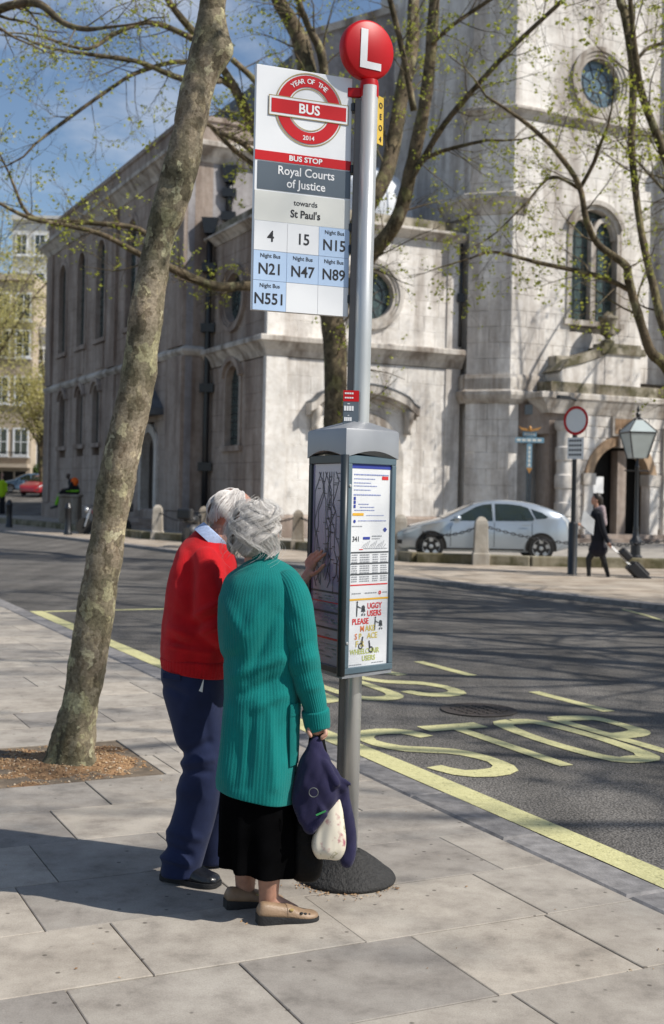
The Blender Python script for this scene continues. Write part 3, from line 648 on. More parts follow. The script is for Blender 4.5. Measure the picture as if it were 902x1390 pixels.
for s_ in (-1, 1): MB().fbox(W_C.p(DX, .1, -.27), W_C.ex, W_C.n, ZU, (0.01 if s_ > 0 else -1.14, 0, 0), (1.14 if s_ > 0 else -.01, .06, 2.8)).build('door_leaf', OAK, dd)
MB().add(arc(W_C, DX, 2.9, 1.16, 180, 0, 18, -.26), [tuple(range(19))]).build('fanlight', GLASSG, dd)
# nave flank door with lead covered hood
nd = MB(); nx_ = 68 - 48.9
nd.band([W_N.p(nx_ - .85, .1, -.3)] + arc(W_N, nx_, 3.2, .85, 180, 0, 14, -.3) + [W_N.p(nx_ + .85, .1, -.3)], [W_N.p(nx_ - 1.2, .1, -.3)] + arc(W_N, nx_, 3.2, 1.2, 180, 0, 14, -.3) + [W_N.p(nx_ + 1.2, .1, -.3)], W_N.n * .42, False)
ndo = nd.build('flank_door', MOULD, church)
MB().add([W_N.p(nx_ - .86, .1, -.25)] + arc(W_N, nx_, 3.2, .86, 180, 0, 14, -.25) + [W_N.p(nx_ + .86, .1, -.25)], [tuple(range(17))]).build('door_leaf', OAK, ndo)
MB().prism([W_N.p(nx_ - 1.7, 4.7, 0), W_N.p(nx_ + 1.7, 4.7, 0), W_N.p(nx_ + 1.7, 4.95, 0), W_N.p(nx_, 6.1, 0), W_N.p(nx_ - 1.7, 4.95, 0)], W_N.n * .8).build('door_hood', DLEAD, ndo)
for k in range(3): part('door_step', STONE_D, MB().sbox(SN - 1.1 + k * .35 - .4, SN + .1, 47.2 - k * .0 + k * .25, 50.6 - k * .25, .1 + k * .14, .24 + k * .14))
# drain pipes
def pipe(pts, r, name='drainpipe', br=()):
    p = MB().tube(pts, r, 10).build(name, IRON, church, True)
    for z in br: MB().box(pts[0].x - r * 2.2, pts[0].x + r * 2.2, pts[0].y - r * 1.6, pts[0].y + r * 1.6, z - .16, z + .16).build('pipe_collar', IRON, p)
    return p
q = L(SCL - .22, TN - .35)
pipe([q + V((0, 0, z)) for z in (.1, 4, 8, 11.6)], .12, br=(2.6, 5.6, 7.9, 8.0 + 2.2))
part('hopper_head', IRON, MB().prism([q + V((-.32, -.2, 12.1)), q + V((.32, -.2, 12.1)), q + V((.2, -.2, 11.5)), q + V((-.2, -.2, 11.5))], (0, .4, 0)))
q = L(17.0, TN - .14); pipe([q + V((0, 0, z)) for z in (11.9, 13, 14.1)], .12, br=(12.3, 13.2))
part('hopper_head', IRON, MB().prism([q + V((-.32, -.2, 14.25)), q + V((.32, -.2, 14.25)), q + V((.18, -.2, 13.6)), q + V((-.18, -.2, 13.6))], (0, .4, 0)))
q = L(SE - .1, TC - .12); pipe([q + V((0, 0, z)) for z in (7.2, 9, 11.0)], .06, br=(9,))
q = L(26.05, TT - .18); GREYP = mat('grey_pipe', (.16, .19, .21), .5)
gp = MB().tube([q + V((0, 0, z)) for z in (.1, 2.5, 4.8)], .09, 10).build('drainpipe', GREYP, church, True); MB().box(q.x - .2, q.x + .2, q.y - .15, q.y + .15, 4.7, 5.05).build('hopper_head', GREYP, gp)
# ---- porch
PORCH[0] = True; W_P = Wall((25.62, TP), (34.5, TP))
PX = 28.85 - 25.62; W_P.holes.append(HoleA(PX, .1, 2.35, 1.33))
porch = part('porch', STONE_D, MB().sbox(26.0, 27.2, TP + .3, TT, .1, 5.0).sbox(30.5, 34.5, TP + .3, TT, .1, 5.0).sbox(25.7, 34.5, TP + .31, TT + .1, 4.0, 5.1).sbox(25.75, 26.1, TP + .4, TT, .1, 5))
blocks(W_P, .75, 6.6, .55, 4.75, porch, row=.42, ln=.8, dep=.3, mt=STONE, ch=.03, cap=300 + 60)
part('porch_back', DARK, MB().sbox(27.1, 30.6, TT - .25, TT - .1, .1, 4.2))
ar = MB(); ar.band([W_P.p(PX - 1.33, .4, -.45)] + arc(W_P, PX, 2.35, 1.33, 180, 0, 22, -.45) + [W_P.p(PX + 1.33, .4, -.45)], [W_P.p(PX - 1.68, .4, -.45)] + arc(W_P, PX, 2.35, 1.68, 180, 0, 22, -.45) + [W_P.p(PX + 1.68, .4, -.45)], W_P.n * .52, False)
pa = ar.build('doorway_arch', BROWN, porch)
for s_ in (-1, 1):
    MB().fbox(W_P.p(PX + s_ * 1.52, 2.2, 0), W_P.ex, W_P.n, ZU, (-.28, -.4, 0), (.28, .14, .42)).build('impost_block', MOULD, pa)
    MB().fbox(W_P.p(PX + s_ * 1.52, .1, 0), W_P.ex, W_P.n, ZU, (-.2, -.4, 0), (.2, .10, 2.1)).build('door_jamb', STONE, pa)
    cl = MB().lathe([(.34, .1), (.36, .5), (.28, .6), (.28, 1.0), (.33, 1.05), (.33, 1.5), (.28, 1.55), (.28, 2.0), (.33, 2.05), (.33, 2.5), (.28, 2.55), (.28, 3.0), (.33, 3.05), (.33, 3.5), (.27, 3.55), (.27, 4.1), (.36, 4.2), (.38, 4.45)], W_P.p(PX + (-2.75 if s_ < 0 else 3.0), 0, .22), 20)
    cl.build('banded_column', STONE, porch, 'auto')
    MB().fbox(W_P.p(PX + s_ * 2.15, .1, 0), W_P.ex, W_P.n, ZU, (-.2, -.1, 0), (.2, .12, 4.3)).build('porch_pilaster', STONE, porch)
MB().fbox(W_P.p(PX, 3.6, 0), W_P.ex, W_P.n, ZU, (-.2, -.3, 0), (.2, .2, .7)).build('keystone', MOULD, pa)
ia = MB(); ia.band([W_P.p(PX + .2, .3, -1.2)] + arc(W_P, PX + .25, 2.3, .95, 180, 0, 16, -1.2) + [W_P.p(PX + 1.2, .3, -1.2)], [W_P.p(PX - .1, .3, -1.2)] + arc(W_P, PX + .25, 2.3, 1.28, 180, 0, 16, -1.2) + [W_P.p(PX + 1.53, .3, -1.2)], W_P.n * .25, False)
MB().fbox(W_P.p(PX + .3, .1, -.5), W_P.ex, W_P.n, ZU, (-.2, -.2, 0), (.2, .2, 3.4)).build('inner_pier', STONE_D, porch)
MB().fbox(W_P.p(PX - .5, 1.9, -.7), W_P.ex, W_P.n, ZU, (-.25, 0, 0), (.25, .03, .62)).build('notice', WHITE, porch)
for k in range(2): MB().fbox(W_P.p(PX, .1 + k * .14, .6 - k * .3), W_P.ex, W_P.n, ZU, (-2.4 + k * .4, -1, 0), (2.4 - k * .4, 0, .14)).build('porch_step', STONE_D, porch)
tb2 = MB().fbox(W_P.p(PX + .05, 4.02, 0), W_P.ex, W_P.n, ZU, (-.55, -.1, 0), (.55, .13, .72)).build('tablet', MOULD, porch)
MB().fbox(W_P.p(PX + .05, 4.1, 0), W_P.ex, W_P.n, ZU, (-.46, .1, 0), (.46, .145, .56)).build('tablet_face', BROWN, tb2)
sweep([(34.5, TP), (25.55, TP), (25.55, TT)], corn(4.75, 5.5, .45), 'porch_cornice', MOULD)
sweep([(34.5, TP + .15), (25.75, TP + .15), (25.75, TT)], [(-.6, 5.45), (.06, 5.45), (.1, 5.9), (-.6, 5.95)], 'porch_parapet', MOSSY)
sc = MB().prism([L(26.1, TP + .1, 5.9), L(28.05, TP + .1, 5.9), L(28.05, TP + .1, 7.0), L(27.6, TP + .1, 6.8), L(27.0, TP + .1, 6.6), L(26.5, TP + .1, 6.5), L(26.2, TP + .1, 6.4), L(26.02, TP + .1, 6.2)], ET * .9)
sc.build('scroll_wall', STONE, porch)
MB().prism([L(25.9, TP + .0, 6.28), L(26.2, TP, 6.42), L(27.0, TP, 6.62), L(28.1, TP, 7.02), L(28.1, TP, 7.3), L(26.4, TP, 6.75)], ET * 1.9).build('scroll_coping', MOSSY, porch)
MB().sbox(28.05, 29.7, TP + .05, TP + 1.4, 5.9, 7.05).build('pedestal', STONE, porch)
MB().sbox(27.85, 29.9, TP - .1, TP + 1.6, 7.05, 7.3).sbox(28.0, 29.7, TP + .05, TP + 1.4, 7.3, 7.45).build('pedestal_cap', MOSSY, porch)
MB().sbox(26.2, 28.0, TP + 1.0, TT, 5.9, 6.9).build('porch_roof', MOSSY, porch)
MB().lathe([(.26, 7.45), (.26, 7.56), (.11, 7.62), (.11, 7.7), (.27, 7.8), (.31, 8.3), (.38, 8.38), (.36, 8.46), (.2, 8.5), (.12, 8.6), (.03, 8.66)], L(28.35, TP + .6), 20).build('urn', MOSSY, porch, 'auto')
PORCH[0] = False

# ------------------------------------------------------------------ bus stop
ALU = mat('brushed_aluminium', (.62, .62, .60), .36, .55, .05, 4, .05, 200, stretch=(1, 1, .05))
ALUD = mat('dark_channel', (.16, .145, .135), .45, .4, .1, 5)
CAPM = mat('cap_grey', (.32, .33, .345), .45, .3, .05, 6)
FRAME = mat('slate_frame', (.105, .155, .185), .42, .1, .08, 8)
FRAMED = mat('dark_frame', (.02, .028, .034), .4)
REDS = mat('sign_red', (.52, .006, .010), .42, 0, .06, 5, spec=.3)
GREYS = mat('sign_slate', (.10, .125, .15), .35, 0, .06, 4)
BLUEC = mat('night_blue', (.46, .60, .80), .35, 0, .04, 5)
CREAM = mat('towards_panel', (.68, .68, .63), .35, 0, .04, 5)
INK = mat('black_ink', (.012, .012, .014), .5); INKW = mat('white_ink', (.8, .8, .8), .45); GOLD = mat('gold_ink', (.36, .27, .10), .4)
RUBBER = mat('pebbled_rubber', (.022, .021, .02), .75, 0, .3, 30, 1, 75)
PAPER = mat('poster_paper', (.70, .71, .72), .4, 0, .04, 6, coat=.3); INKB = mat('blue_ink', (.03, .05, .30), .5); INKBL = mat('pale_blue_ink', (.22, .26, .50), .5); INKR = mat('red_ink', (.62, .03, .03), .5); INKG = mat('grey_ink', (.30, .31, .33), .5); INKD = mat('dark_grey_ink', (.06, .065, .07), .5)
INKY = mat('yellow_ink', (.62, .50, .10), .5); INKL = mat('lime_ink', (.50, .55, .16), .5); INKO = mat('orange_ink', (.70, .20, .06), .5); AMBER = mat('amber_ink', (.75, .42, .03), .5)
MAPP = mat('shaded_map_paper', (.30, .30, .42), .22, 0, .1, 3, coat=.6)  # paper colour holds the shade and purple reflection of the left face
BP = V((.10, 5.20, 0))
bs = thing('bus_stop', 'grey bus stop pole with red letter L disc, route flag and timetable case', 'bus stop', BP)
prof = []
for k in range(40):
    a = 2 * math.pi * k / 40; prof.append((.0375 * math.cos(a), .044 * math.sin(a)))
PX_ = lambda z: V((.004 + .0065 * (z - .6), 0, z))
MB().rings([[BP + PX_(z) + V((x, y, 0)) for x, y in prof] for z in (.08, 1.2, 2.3, 3.345)]).build('pole', ALU, bs, True)
MB().fbox(BP + V((-.0325, 0, .09)) , V((1, 0, 0)), V((0, 1, 0)), V((.0065, 0, 1)), (-.026, -.020, 0), (.012, .03, 3.2)).build('channel', ALUD, bs, bevel=.006)
bpf = [(.200, .0), (.203, .012), (.194, .026), (.177, .040), (.148, .062), (.112, .088), (.082, .108), (.062, .120), (.048, .124)]
bm_ = MB()
rr = [[BP + V((r_ * math.cos(2 * math.pi * k / 72), r_ * math.sin(2 * math.pi * k / 72), z)) for k in range(72)] for r_, z in [(a[0], a[1]) for a in crom(bpf, 30)]]
for q in rr:
    for p in q: p.z += .0035 * mnoise.noise(p * 70) if p.z > .01 else 0
bm_.rings(rr).build('rubber_base', RUBBER, bs, True)
# flag
FL, FR = V((-.345, 5.04, 2.373)), V((.050, 5.198, 2.373)); FW = (FR - FL).length; FH = 1.007
fl = Face(FL, FR - FL, (0, 0, 1))
flag = MB(); fl.rect(flag, 0, FW, 0, FH, 0, .022); flag = flag.build('flag_sign', WHITE, bs, bevel=.002)
X = lambda a: a * FW
Z = lambda a: a * FH
def fpart(name, mt, fn, par=None, d=.0015):
    mb = MB(); fn(mb); return mb.build(name, mt, par or flag)
fpart('red_band', REDS, lambda m: fl.rect(m, 0, FW, Z(.613), Z(.652), .002, .002))
fpart('name_panel', GREYS, lambda m: fl.rect(m, X(.03), FW, Z(.495), Z(.609), .002, .002))
fpart('destination_panel', CREAM, lambda m: fl.rect(m, 0.002, FW, Z(.367), Z(.488), .002, .002))
cols = (0.002, X(.345), X(.675), FW); rws = (.0, .122, .244, .365)
tiles = [(2, 0, '4', 0), (2, 1, '15', 0), (2, 2, 'N15', 1), (1, 0, 'N21', 1), (1, 1, 'N47', 1), (1, 2, 'N89', 1), (0, 0, 'N551', 1), (0, 1, '', 0), (0, 2, '', 0)]
for r_, c_, tx, nb in tiles:
    x0, x1, y0, y1 = cols[c_] + .0008, cols[c_ + 1] - .0008, Z(rws[r_]) + .001, Z(rws[r_ + 1]) - .001
    tl = fpart('route_tile', BLUEC if nb else WHITE, lambda m: fl.rect(m, x0, x1, y0, y1, .004, .004))
    if tx:
        def num(m):
            fl.text(m, tx, (x0 + x1) / 2, y0 + (.026 if nb else .038), .064, bold=.0011, d=.0048, sx=.93)
            if nb: fl.text(m, 'Night Bus', (x0 + x1) / 2, y1 - .027, .0235, bold=.0003, d=.0048, sx=.95)
        fpart('route_number', INK, num, tl)
RX, RZ_ = X(.545), Z(.842)
def roundel(m):
    fl.ring(m, RX, RZ_, .0945, .142, .0025)
    fl.rect(m, RX - .166, RX + .166, RZ_ - .029, RZ_ + .029, .0047)
fpart('roundel', REDS, roundel)
def gold(m):
    fl.ring(m, RX, RZ_, .1475, .152, .0022); fl.ring(m, RX, RZ_, .085, .089, .0022)
    for a, b, c_, d_ in ((-.178, .178, .0385, .0415), (-.178, .178, -.0415, -.0385), (-.1775, -.1745, -.0415, .0415), (.1745, .1775, -.0415, .0415)): fl.rect(m, RX + a, RX + b, RZ_ + c_, RZ_ + d_, .0042)
fpart('roundel_gold_line', GOLD, gold)
fpart('roundel_white_border', WHITE, lambda m: fl.rect(m, RX - .176, RX + .176, RZ_ - .040, RZ_ + .040, .0036))
fpart('roundel_word', INKW, lambda m: fl.text(m, 'BUS', RX, RZ_ - .0185, .055, bold=.0014, d=.0056))
fpart('roundel_year', INKW, lambda m: fl.text(m, '2014', RX, RZ_ - .1265, .026, bold=.0004, d=.0036))
def arctext(m):
    s_ = 'YEAR OF THE'; n = len(s_)
    for i, ch in enumerate(s_):
        if ch == ' ': continue
        a = R(128 - 76 * i / (n - 1)); r_ = .1085
        fl.text(m, ch, RX + r_ * math.cos(a), RZ_ + r_ * math.sin(a), .029, bold=.0004, d=.0036, rot=a - math.pi / 2)
fpart('roundel_motto', INKW, arctext)['kind'] = 'stuff'
fpart('heading_lettering', INKW, lambda m: fl.text(m, 'BUS STOP', FW * .52, Z(.613) + .0105, .030, bold=.0008, d=.0032, sx=1.12))
fpart('name_lettering', INKW, lambda m: fl.text(m, 'Royal Courts', FW * .53, Z(.563), .050, bold=.0006, d=.0032, sx=.94))
fpart('name_lettering', INKW, lambda m: fl.text(m, 'of Justice', FW * .53, Z(.512), .050, bold=.0006, d=.0032, sx=.94))
fpart('destination_lettering', INK, lambda m: fl.text(m, 'towards', FW * .53, Z(.442), .032, bold=.0003, d=.003))
fpart('destination_lettering', INK, lambda m: fl.text(m, "St Paul's", FW * .53, Z(.392), .044, bold=.0010, d=.003, sx=.92))
for a in (.075, .285, .375, .62, .88): MB().fbox(fl.p(FW, Z(a), 0), fl.ex, fl.n, ZU, (-.004, -.03, -.018), (.03, .012, .018)).build('hinge_clamp', FRAMED, bs, bevel=.004)
# letter disc
dc = at(498, 69, 5.2); dn = V((.50, -.866, -.04)).normalized()
df = Face(dc, V((0, 0, 1)).cross(dn) * 1, dn.cross(V((0, 0, 1)).cross(dn)))
if df.n.dot(dn) < 0: df = Face(dc, -df.ex, df.ey)
dk = MB().lathe([(.02, -.030), (.112, -.028), (.121, -.022), (.124, -.014), (.124, .014), (.121, .022), (.112, .028), (.001, .030)], dc, 64, dn).build('letter_disc', REDS, bs, True)
m = MB(); df.poly(m, [(-.048, -.082), (.056, -.082), (.056, -.052), (-.014, -.052), (-.014, .080), (-.048, .080)], .032); m.build('letter', INKW, dk)
MB().lathe([(.0395, 3.30), (.0405, 3.302), (.0405, 3.35), (.037, 3.372)], BP + V((.021, 0, 0)), 32).build('collar', REDS, bs, 'auto')
MB().fbox(BP + V((-.05, 0, 3.30)), V((1, 0, 0)), V((0, 1, 0)), ZU, (-.02, -.012, 0), (.05, .012, .04)).build('collar_arm', REDS, bs, bevel=.004)
# yellow plate behind the pole
yf = Face(at(512, 194, 5.27), V((.6, .8, 0)), (0, 0, 1)); YEL = mat('yellow_plate', (.62, .42, .06), .45)
m = MB(); yf.rect(m, 0, .045, 0, .205, 0, .006); yp = m.build('yellow_plate', YEL, bs)
m = MB()
for i, ch in enumerate('OEO4'): yf.text(m, ch, .022, .155 - i * .048, .034, bold=.0006, d=.002)
m.build('plate_lettering', INK, yp)
# small notice plate
nf = Face(at(465.5, 581, 5.125), V((1, .12, 0)), (0, 0, 1))
m = MB(); nf.rect(m, 0, .066, 0, .158, 0, .004); npl = m.build('notice_plate', GREYS, bs, bevel=.002)
m = MB(); nf.rect(m, 0, .066, .112, .158, .001); m.build('notice_red', REDS, npl)
m = MB()
for y, a, b, h in ((.142, .006, .044, .007), (.124, .006, .044, .006), (.1, .018, .028, .004), (.073, .004, .046, .02), (.052, .02, .026, .003), (.03, .005, .038, .016), (.014, .004, .046, .003)):
    for k in range(4):
        w = (b - a) / 4; nf.rect(m, a + k * w, a + (k + .82) * w, y, y + h, .002)
m.build('notice_print', INKW, npl)
# timetable case: triangular
CV, CRt, CL_ = V((.054, 4.98, 0)), V((.270, 5.20, 0)), V((-.102, 5.285, 0)); z0, z1 = .888, 1.785
cen = (CV + CRt + CL_) / 3
MB().prism([p + (cen - p) * .2 + ZU * z0 for p in (CV, CRt, CL_)], (0, 0, z1 - z0)).build('case_body', FRAMED, bs)
fr_ = Face(CV + ZU * z0, CRt - CV, (0, 0, 1)); flf = Face(CL_ + ZU * z0, CV - CL_, (0, 0, 1)); fbk = Face(CRt + ZU * z0, CL_ - CRt, (0, 0, 1))
HH = z1 - z0
def case_face(f, w, fm, paper, nm, inset=.018):
    mb = MB(); f.rect(mb, .012, w - .004, .004, .03, .004, .02); f.rect(mb, .012, w - .004, HH - .035, HH, .004, .02); f.rect(mb, .012, .036, .03, HH - .035, .004, .02); f.rect(mb, w - .03, w - .004, .03, HH - .035, .004, .02)
    o = mb.build('display_frame', fm, bs, bevel=.003)
    mb = MB(); f.rect(mb, .036, w - .03, .03, HH - .035, -.006); p = mb.build(nm, paper, bs); return p
wr, wlf = (CRt - CV).length, (CV - CL_).length
post = case_face(fr_, wr, FRAME, PAPER, 'timetable_poster'); mapo = case_face(flf, wlf, FRAMED, MAPP, 'route_map')
case_face(fbk, (CL_ - CRt).length, FRAMED, PAPER, 'rear_poster')
MB().tube([CV + V((-.004, -.004, z0)), CV + V((-.004, -.004, z1))], .017, 14).build('case_corner_post', FRAMED, bs, True)
PX0, PW, PZ0, PH = .036, wr - .066, .03, HH - .065      # poster area on the right face
def pp(name, mt, fn, d=-.0045):
    mb = MB(); fn(mb, lambda x: PX0 + x * PW, lambda y: PZ0 + y * PH, d); o = mb.build(name, mt, post); o['kind'] = 'stuff' if 'print' in name or 'figure' in name or 'rule' in name else ''
    if not o['kind']: del o['kind']
    return o
rt = random.Random(8)
def lines(m, X_, Y_, d, rowsl):
    for y, a, b, h in rowsl:
        x = a
        while x < b:
            w = rt.uniform(.02, .07); fr_.rect(m, X_(x), X_(min(b, x + w)), Y_(y), Y_(y + h), d); x += w + .012
pp('header_band', INKB, lambda m, X_, Y_, d: fr_.rect(m, X_(0), X_(1), Y_(.978), Y_(1), d))
pp('fine_blue_print', INKBL, lambda m, X_, Y_, d: lines(m, X_, Y_, d, [(.945, .08, .95, .006), (.925, .08, .6, .004), (.905, .08, .5, .004), (.89, .08, .65, .004), (.87, .08, .5, .004), (.845, .08, .75, .006), (.8, .2, .45, .004), (.785, .24, .6, .004), (.77, .1, .6, .004), (.745, .4, .85, .003), (.718, .2, .9, .004)]))
pp('blue_print', INKB, lambda m, X_, Y_, d: (
    [fr_.rect(m, X_(.08), X_(.13), Y_(a), Y_(a + .016), d) for a in (.822, .803, .783)], fr_.ring(m, X_(.11), Y_(.717), 0, .007, d, 20), fr_.ring(m, X_(.88), Y_(.675), .004, .009, d, 20), fr_.rect(m, X_(.83), X_(.93), Y_(.673), Y_(.677), d), fr_.rect(m, X_(.33), X_(.5), Y_(.627), Y_(.640), d)))
pp('red_print', INKR, lambda m, X_, Y_, d: (fr_.rect(m, X_(.78), X_(.94), Y_(.925), Y_(.942), d), fr_.rect(m, X_(.04), X_(.97), Y_(.40), Y_(.406), d), fr_.ring(m, X_(.78), Y_(.36), .003, .008, d, 20), fr_.rect(m, X_(.24), X_(.33), Y_(.576), Y_(.580), d)))
for tx_, xx_, yy_ in (('UGGY', .47, .283), ('USERS', .47, .246), ('PLEASE', .10, .209)): pp('poster_word', INKR, lambda m, X_, Y_, d: fr_.text(m, tx_, X_(xx_), Y_(yy_), .0335, 'LEFT', .0008, d, .95))
pp('orange_print', INKO, lambda m, X_, Y_, d: (fr_.text(m, 'M', X_(.30), Y_(.172), .0335, 'LEFT', .0006, d), fr_.text(m, 'S', X_(.17), Y_(.135), .0335, 'LEFT', .0006, d)))
pp('yellow_print', INKY, lambda m, X_, Y_, d: (fr_.text(m, 'AKE', X_(.43), Y_(.172), .0335, 'LEFT', .0006, d), fr_.text(m, 'P', X_(.27), Y_(.135), .0335, 'LEFT', .0006, d), fr_.text(m, 'ACE', X_(.48), Y_(.135), .0335, 'LEFT', .0006, d), fr_.text(m, 'F R', X_(.19), Y_(.098), .0335, 'LEFT', .0006, d, 1.2)))
pp('lime_print', INKL, lambda m, X_, Y_, d: (fr_.text(m, 'WHEELCHAIR', X_(.06), Y_(.061), .030, 'LEFT', .0006, d, .95), fr_.text(m, 'USERS', X_(.36), Y_(.026), .030, 'LEFT', .0006, d)))
pp('amber_band', AMBER, lambda m, X_, Y_, d: (fr_.rect(m, X_(0), X_(1), Y_(.327), Y_(.336), d), fr_.rect(m, X_(.06), X_(.33), Y_(.745), Y_(.758), d)))
def table(m, X_, Y_, d):
    for y in (.560, .505, .452): fr_.rect(m, X_(.04), X_(.98), Y_(y), Y_(y + .007), d)
    fr_.text(m, '341', X_(.06), Y_(.618), .030, 'LEFT', .0004, d)
pp('table_rule', INKD, table)
pp('table_print', INKG, lambda m, X_, Y_, d: (lines(m, X_, Y_, d, [(y, a, b, .006) for y in (.548, .536, .524, .513, .493, .482, .471, .46, .44, .429, .418) for a, b in ((.06, .2), (.26, .5), (.58, .72), (.78, .95))]), lines(m, X_, Y_, d, [(.358, .08, .3, .006), (.358, .4, .7, .006), (.358, .85, .97, .006), (.64, .55, .8, .006), (.628, .55, .75, .005), (.58, .35, .95, .004), (.69, .05, .3, .005)]), [fr_.poly(m, [(X_(.3 + k * .045), Y_(.587)), (X_(.305 + k * .045), Y_(.585)), (X_(.37 + k * .045), Y_(.602 + (k % 4) * .006)), (X_(.365 + k * .045), Y_(.605 + (k % 4) * .006))], d) for k in range(13)]), d=-.0048)
def pict(m, X_, Y_, d):
    def pram(x, y, s, fl_=1):
        P2 = lambda q: [(X_(x) + a * s * fl_, Y_(y) + b * s) for a, b in q]
        q = lambda *a: fr_.poly(m, P2(a) if fl_ > 0 else P2(a)[::-1], d)
        fr_.ring(m, *P2([(.0, .95)])[0], 0, .055 * s * 1.4, d, 16); q((-.07, 0), (.0, 0), (.03, .45), (.05, .85), (-.06, .88), (-.08, .5)); q((.05, .62), (.36, .52), (.36, .57), (.05, .72))
        fr_.ring(m, *P2([(.58, .56)])[0], 0, .17 * s, d, 20); q((.38, .3), (.8, .3), (.74, .5), (.44, .5)); fr_.ring(m, *P2([(.48, .1)])[0], .03 * s, .075 * s, d, 16); fr_.ring(m, *P2([(.72, .1)])[0], .03 * s, .075 * s, d, 16); q((.46, .1), (.5, .08), (.7, .32), (.66, .32))
    pram(.22, .247, .062); pram(.68, .172, .056)
    for x, y, f_ in ((.32, .10, 1), (.58, .078, -1)):
        fr_.ring(m, X_(x), Y_(y), .008, .0135, d, 24); fr_.poly(m, [(X_(x) + f_ * .002, Y_(y) + .006), (X_(x) + f_ * .011, Y_(y) + .006), (X_(x) + f_ * .014, Y_(y) + .03), (X_(x) + f_ * .006, Y_(y) + .03)][::f_], d); fr_.ring(m, X_(x) + f_ * .0115, Y_(y) + .034, 0, .0045, d, 14)
pp('poster_figure', INKD, pict, -.0042)
pp('poster_small_print', INKG, lambda m, X_, Y_, d: lines(m, X_, Y_, d, [(.008, .05, .35, .004), (.01, .6, .9, .004)]))
# map diagram
WM = wlf - .066; mlines = MB(); mred = MB(); mwht = MB()
mX = lambda x: .036 + x * WM
mY = lambda y: .03 + y * (HH - .065)
def pl(mb, pts, w, d=-.0045):
    for (x0, y0), (x1, y1) in zip(pts, pts[1:]):
        a, b = np.array((mX(x0), mY(y0))), np.array((mX(x1), mY(y1))); dd_ = b - a; dd_ /= np.linalg.norm(dd_); n_ = np.array((-dd_[1], dd_[0])) * w
        flf.poly(mb, [tuple(a + n_), tuple(a - n_), tuple(b - n_), tuple(b + n_)], d)
for k in range(9):
    x = .2 + .07 * k; y = .96; pts = [(x, y)]
    while y > .42:
        y -= rt.uniform(.03, .07); x = min(.93, max(.07, x + rt.choice((-.1, 0, 0, .1)))); pts.append((x, y))
    pl(mlines, pts, .0022)
for k in range(60):
    x, y = rt.uniform(.08, .9), rt.uniform(.42, .96); pl(mlines, [(x, y), (x + .09, y)], .0018)
for y in (.36, .26, .18): pl(mlines, [(0, y), (1, y)], .004)
pl(mred, [(0, .13), (1, .13)], .004); pl(mred, [(0, .31), (1, .31)], .002)
for k in range(46):
    y = rt.choice((.34, .325, .3, .285, .24, .225, .21, .16, .145, .1, .08, .06, .04)); x = rt.uniform(.05, .8); pl(mwht, [(x, y), (x + rt.uniform(.06, .2), y)], .0025)
pl(mwht, [(.4, .43), (.46, .6), (.43, .7), (.55, .95)], .004)
mlines.build('map_line', INKD, mapo); mred.build('map_red_line', INKR, mapo); mwht.build('map_print', INKG, mapo)['kind'] = 'stuff'
# cap
cp = MB(); n_ = 10
def side(a, b, bulge):
    d_ = b - a; w = V((d_.y, -d_.x, 0)).normalized(); out = []
    for k in range(n_):
        t_ = k / n_; out.append((a + d_ * t_ + w * bulge * math.sin(math.pi * t_), math.sin(math.pi * t_)))
    return out
ex_ = [p + (p - cen) * .04 for p in (CV, CRt, CL_)]
ol = side(ex_[0], ex_[1], .012) + side(ex_[1], ex_[2], .012) + side(ex_[2], ex_[0], .012)
cp.rings([[p * 1 + V((0, 0, 1.775 + .03 * max(0, s_))) for p, s_ in ol], [p + V((0, 0, 1.885)) for p, s_ in ol], [cen + (p - cen) * .97 + V((0, 0, 1.893)) for p, s_ in ol], [BP + (p - BP) * .2 + V((0, 0, 1.935)) for p, s_ in ol]])
cp.build('case_cap', CAPM, bs, 'auto')
MB().prism([p + (cen - p) * .02 + ZU * (z0 - .012) for p in (CV, CRt, CL_)], (0, 0, .014)).build('case_base', CAPM, bs)
for z in (1.02, 1.66): MB().lathe([(.006, 0), (.006, .004), (.001, .005)], fr_.p(.022, z - z0, .004), 12, fr_.n).build('screw', ALU, bs)

# ------------------------------------------------------------------ low churchyard wall, posts, chains
wallo = thing('churchyard_wall', 'low mossy stone kerb wall running along the front of the churchyard', 'wall', (2.1, 29.9, 0))
for (x0, y0), (x1, y1) in zip(LW, LW[1:]):
    a, b = V((x0, y0, 0)), V((x1, y1, 0)); d = b - a; n_ = max(1, round(d.length / 1.9)); e = d.normalized(); w = V((e.y, -e.x, 0))
    if w.y > 0: w = -w
    for k in range(n_):
        p0, p1 = a + d * (k / n_) + e * .006, a + d * ((k + 1) / n_) - e * .006
        MB().hexa([p0 + w * .16 + ZU * -.01, p1 + w * .16 + ZU * -.01, p1 - w * .16 + ZU * -.01, p0 - w * .16 + ZU * -.01, p0 + w * .15 + ZU * .27, p1 + w * .15 + ZU * .27, p1 - w * .15 + ZU * .27, p0 - w * .15 + ZU * .27]).build('coping_stone', MOSSW, wallo, bevel=.03)
POST = stone_mat('post_stone', (.46, .42, .36), (.5, .45, .4))
posts = [((-5.75, 40.7), 'squat pale stone chain post left of the man in red, by the church door steps'), ((-4.02, 38.75), 'pale stone chain post just behind the shoulder of the man in red'), ((-.95, 35.3), 'stone chain post hidden behind the two elderly people'), ((1.72, 30.55), 'stone chain post at the nose of the silver car'), ((3.58, 29.42), 'stone chain post in front of the door of the silver car'), ((9.2, 29.4), 'stone chain post right of the lamp post')]
tops = []
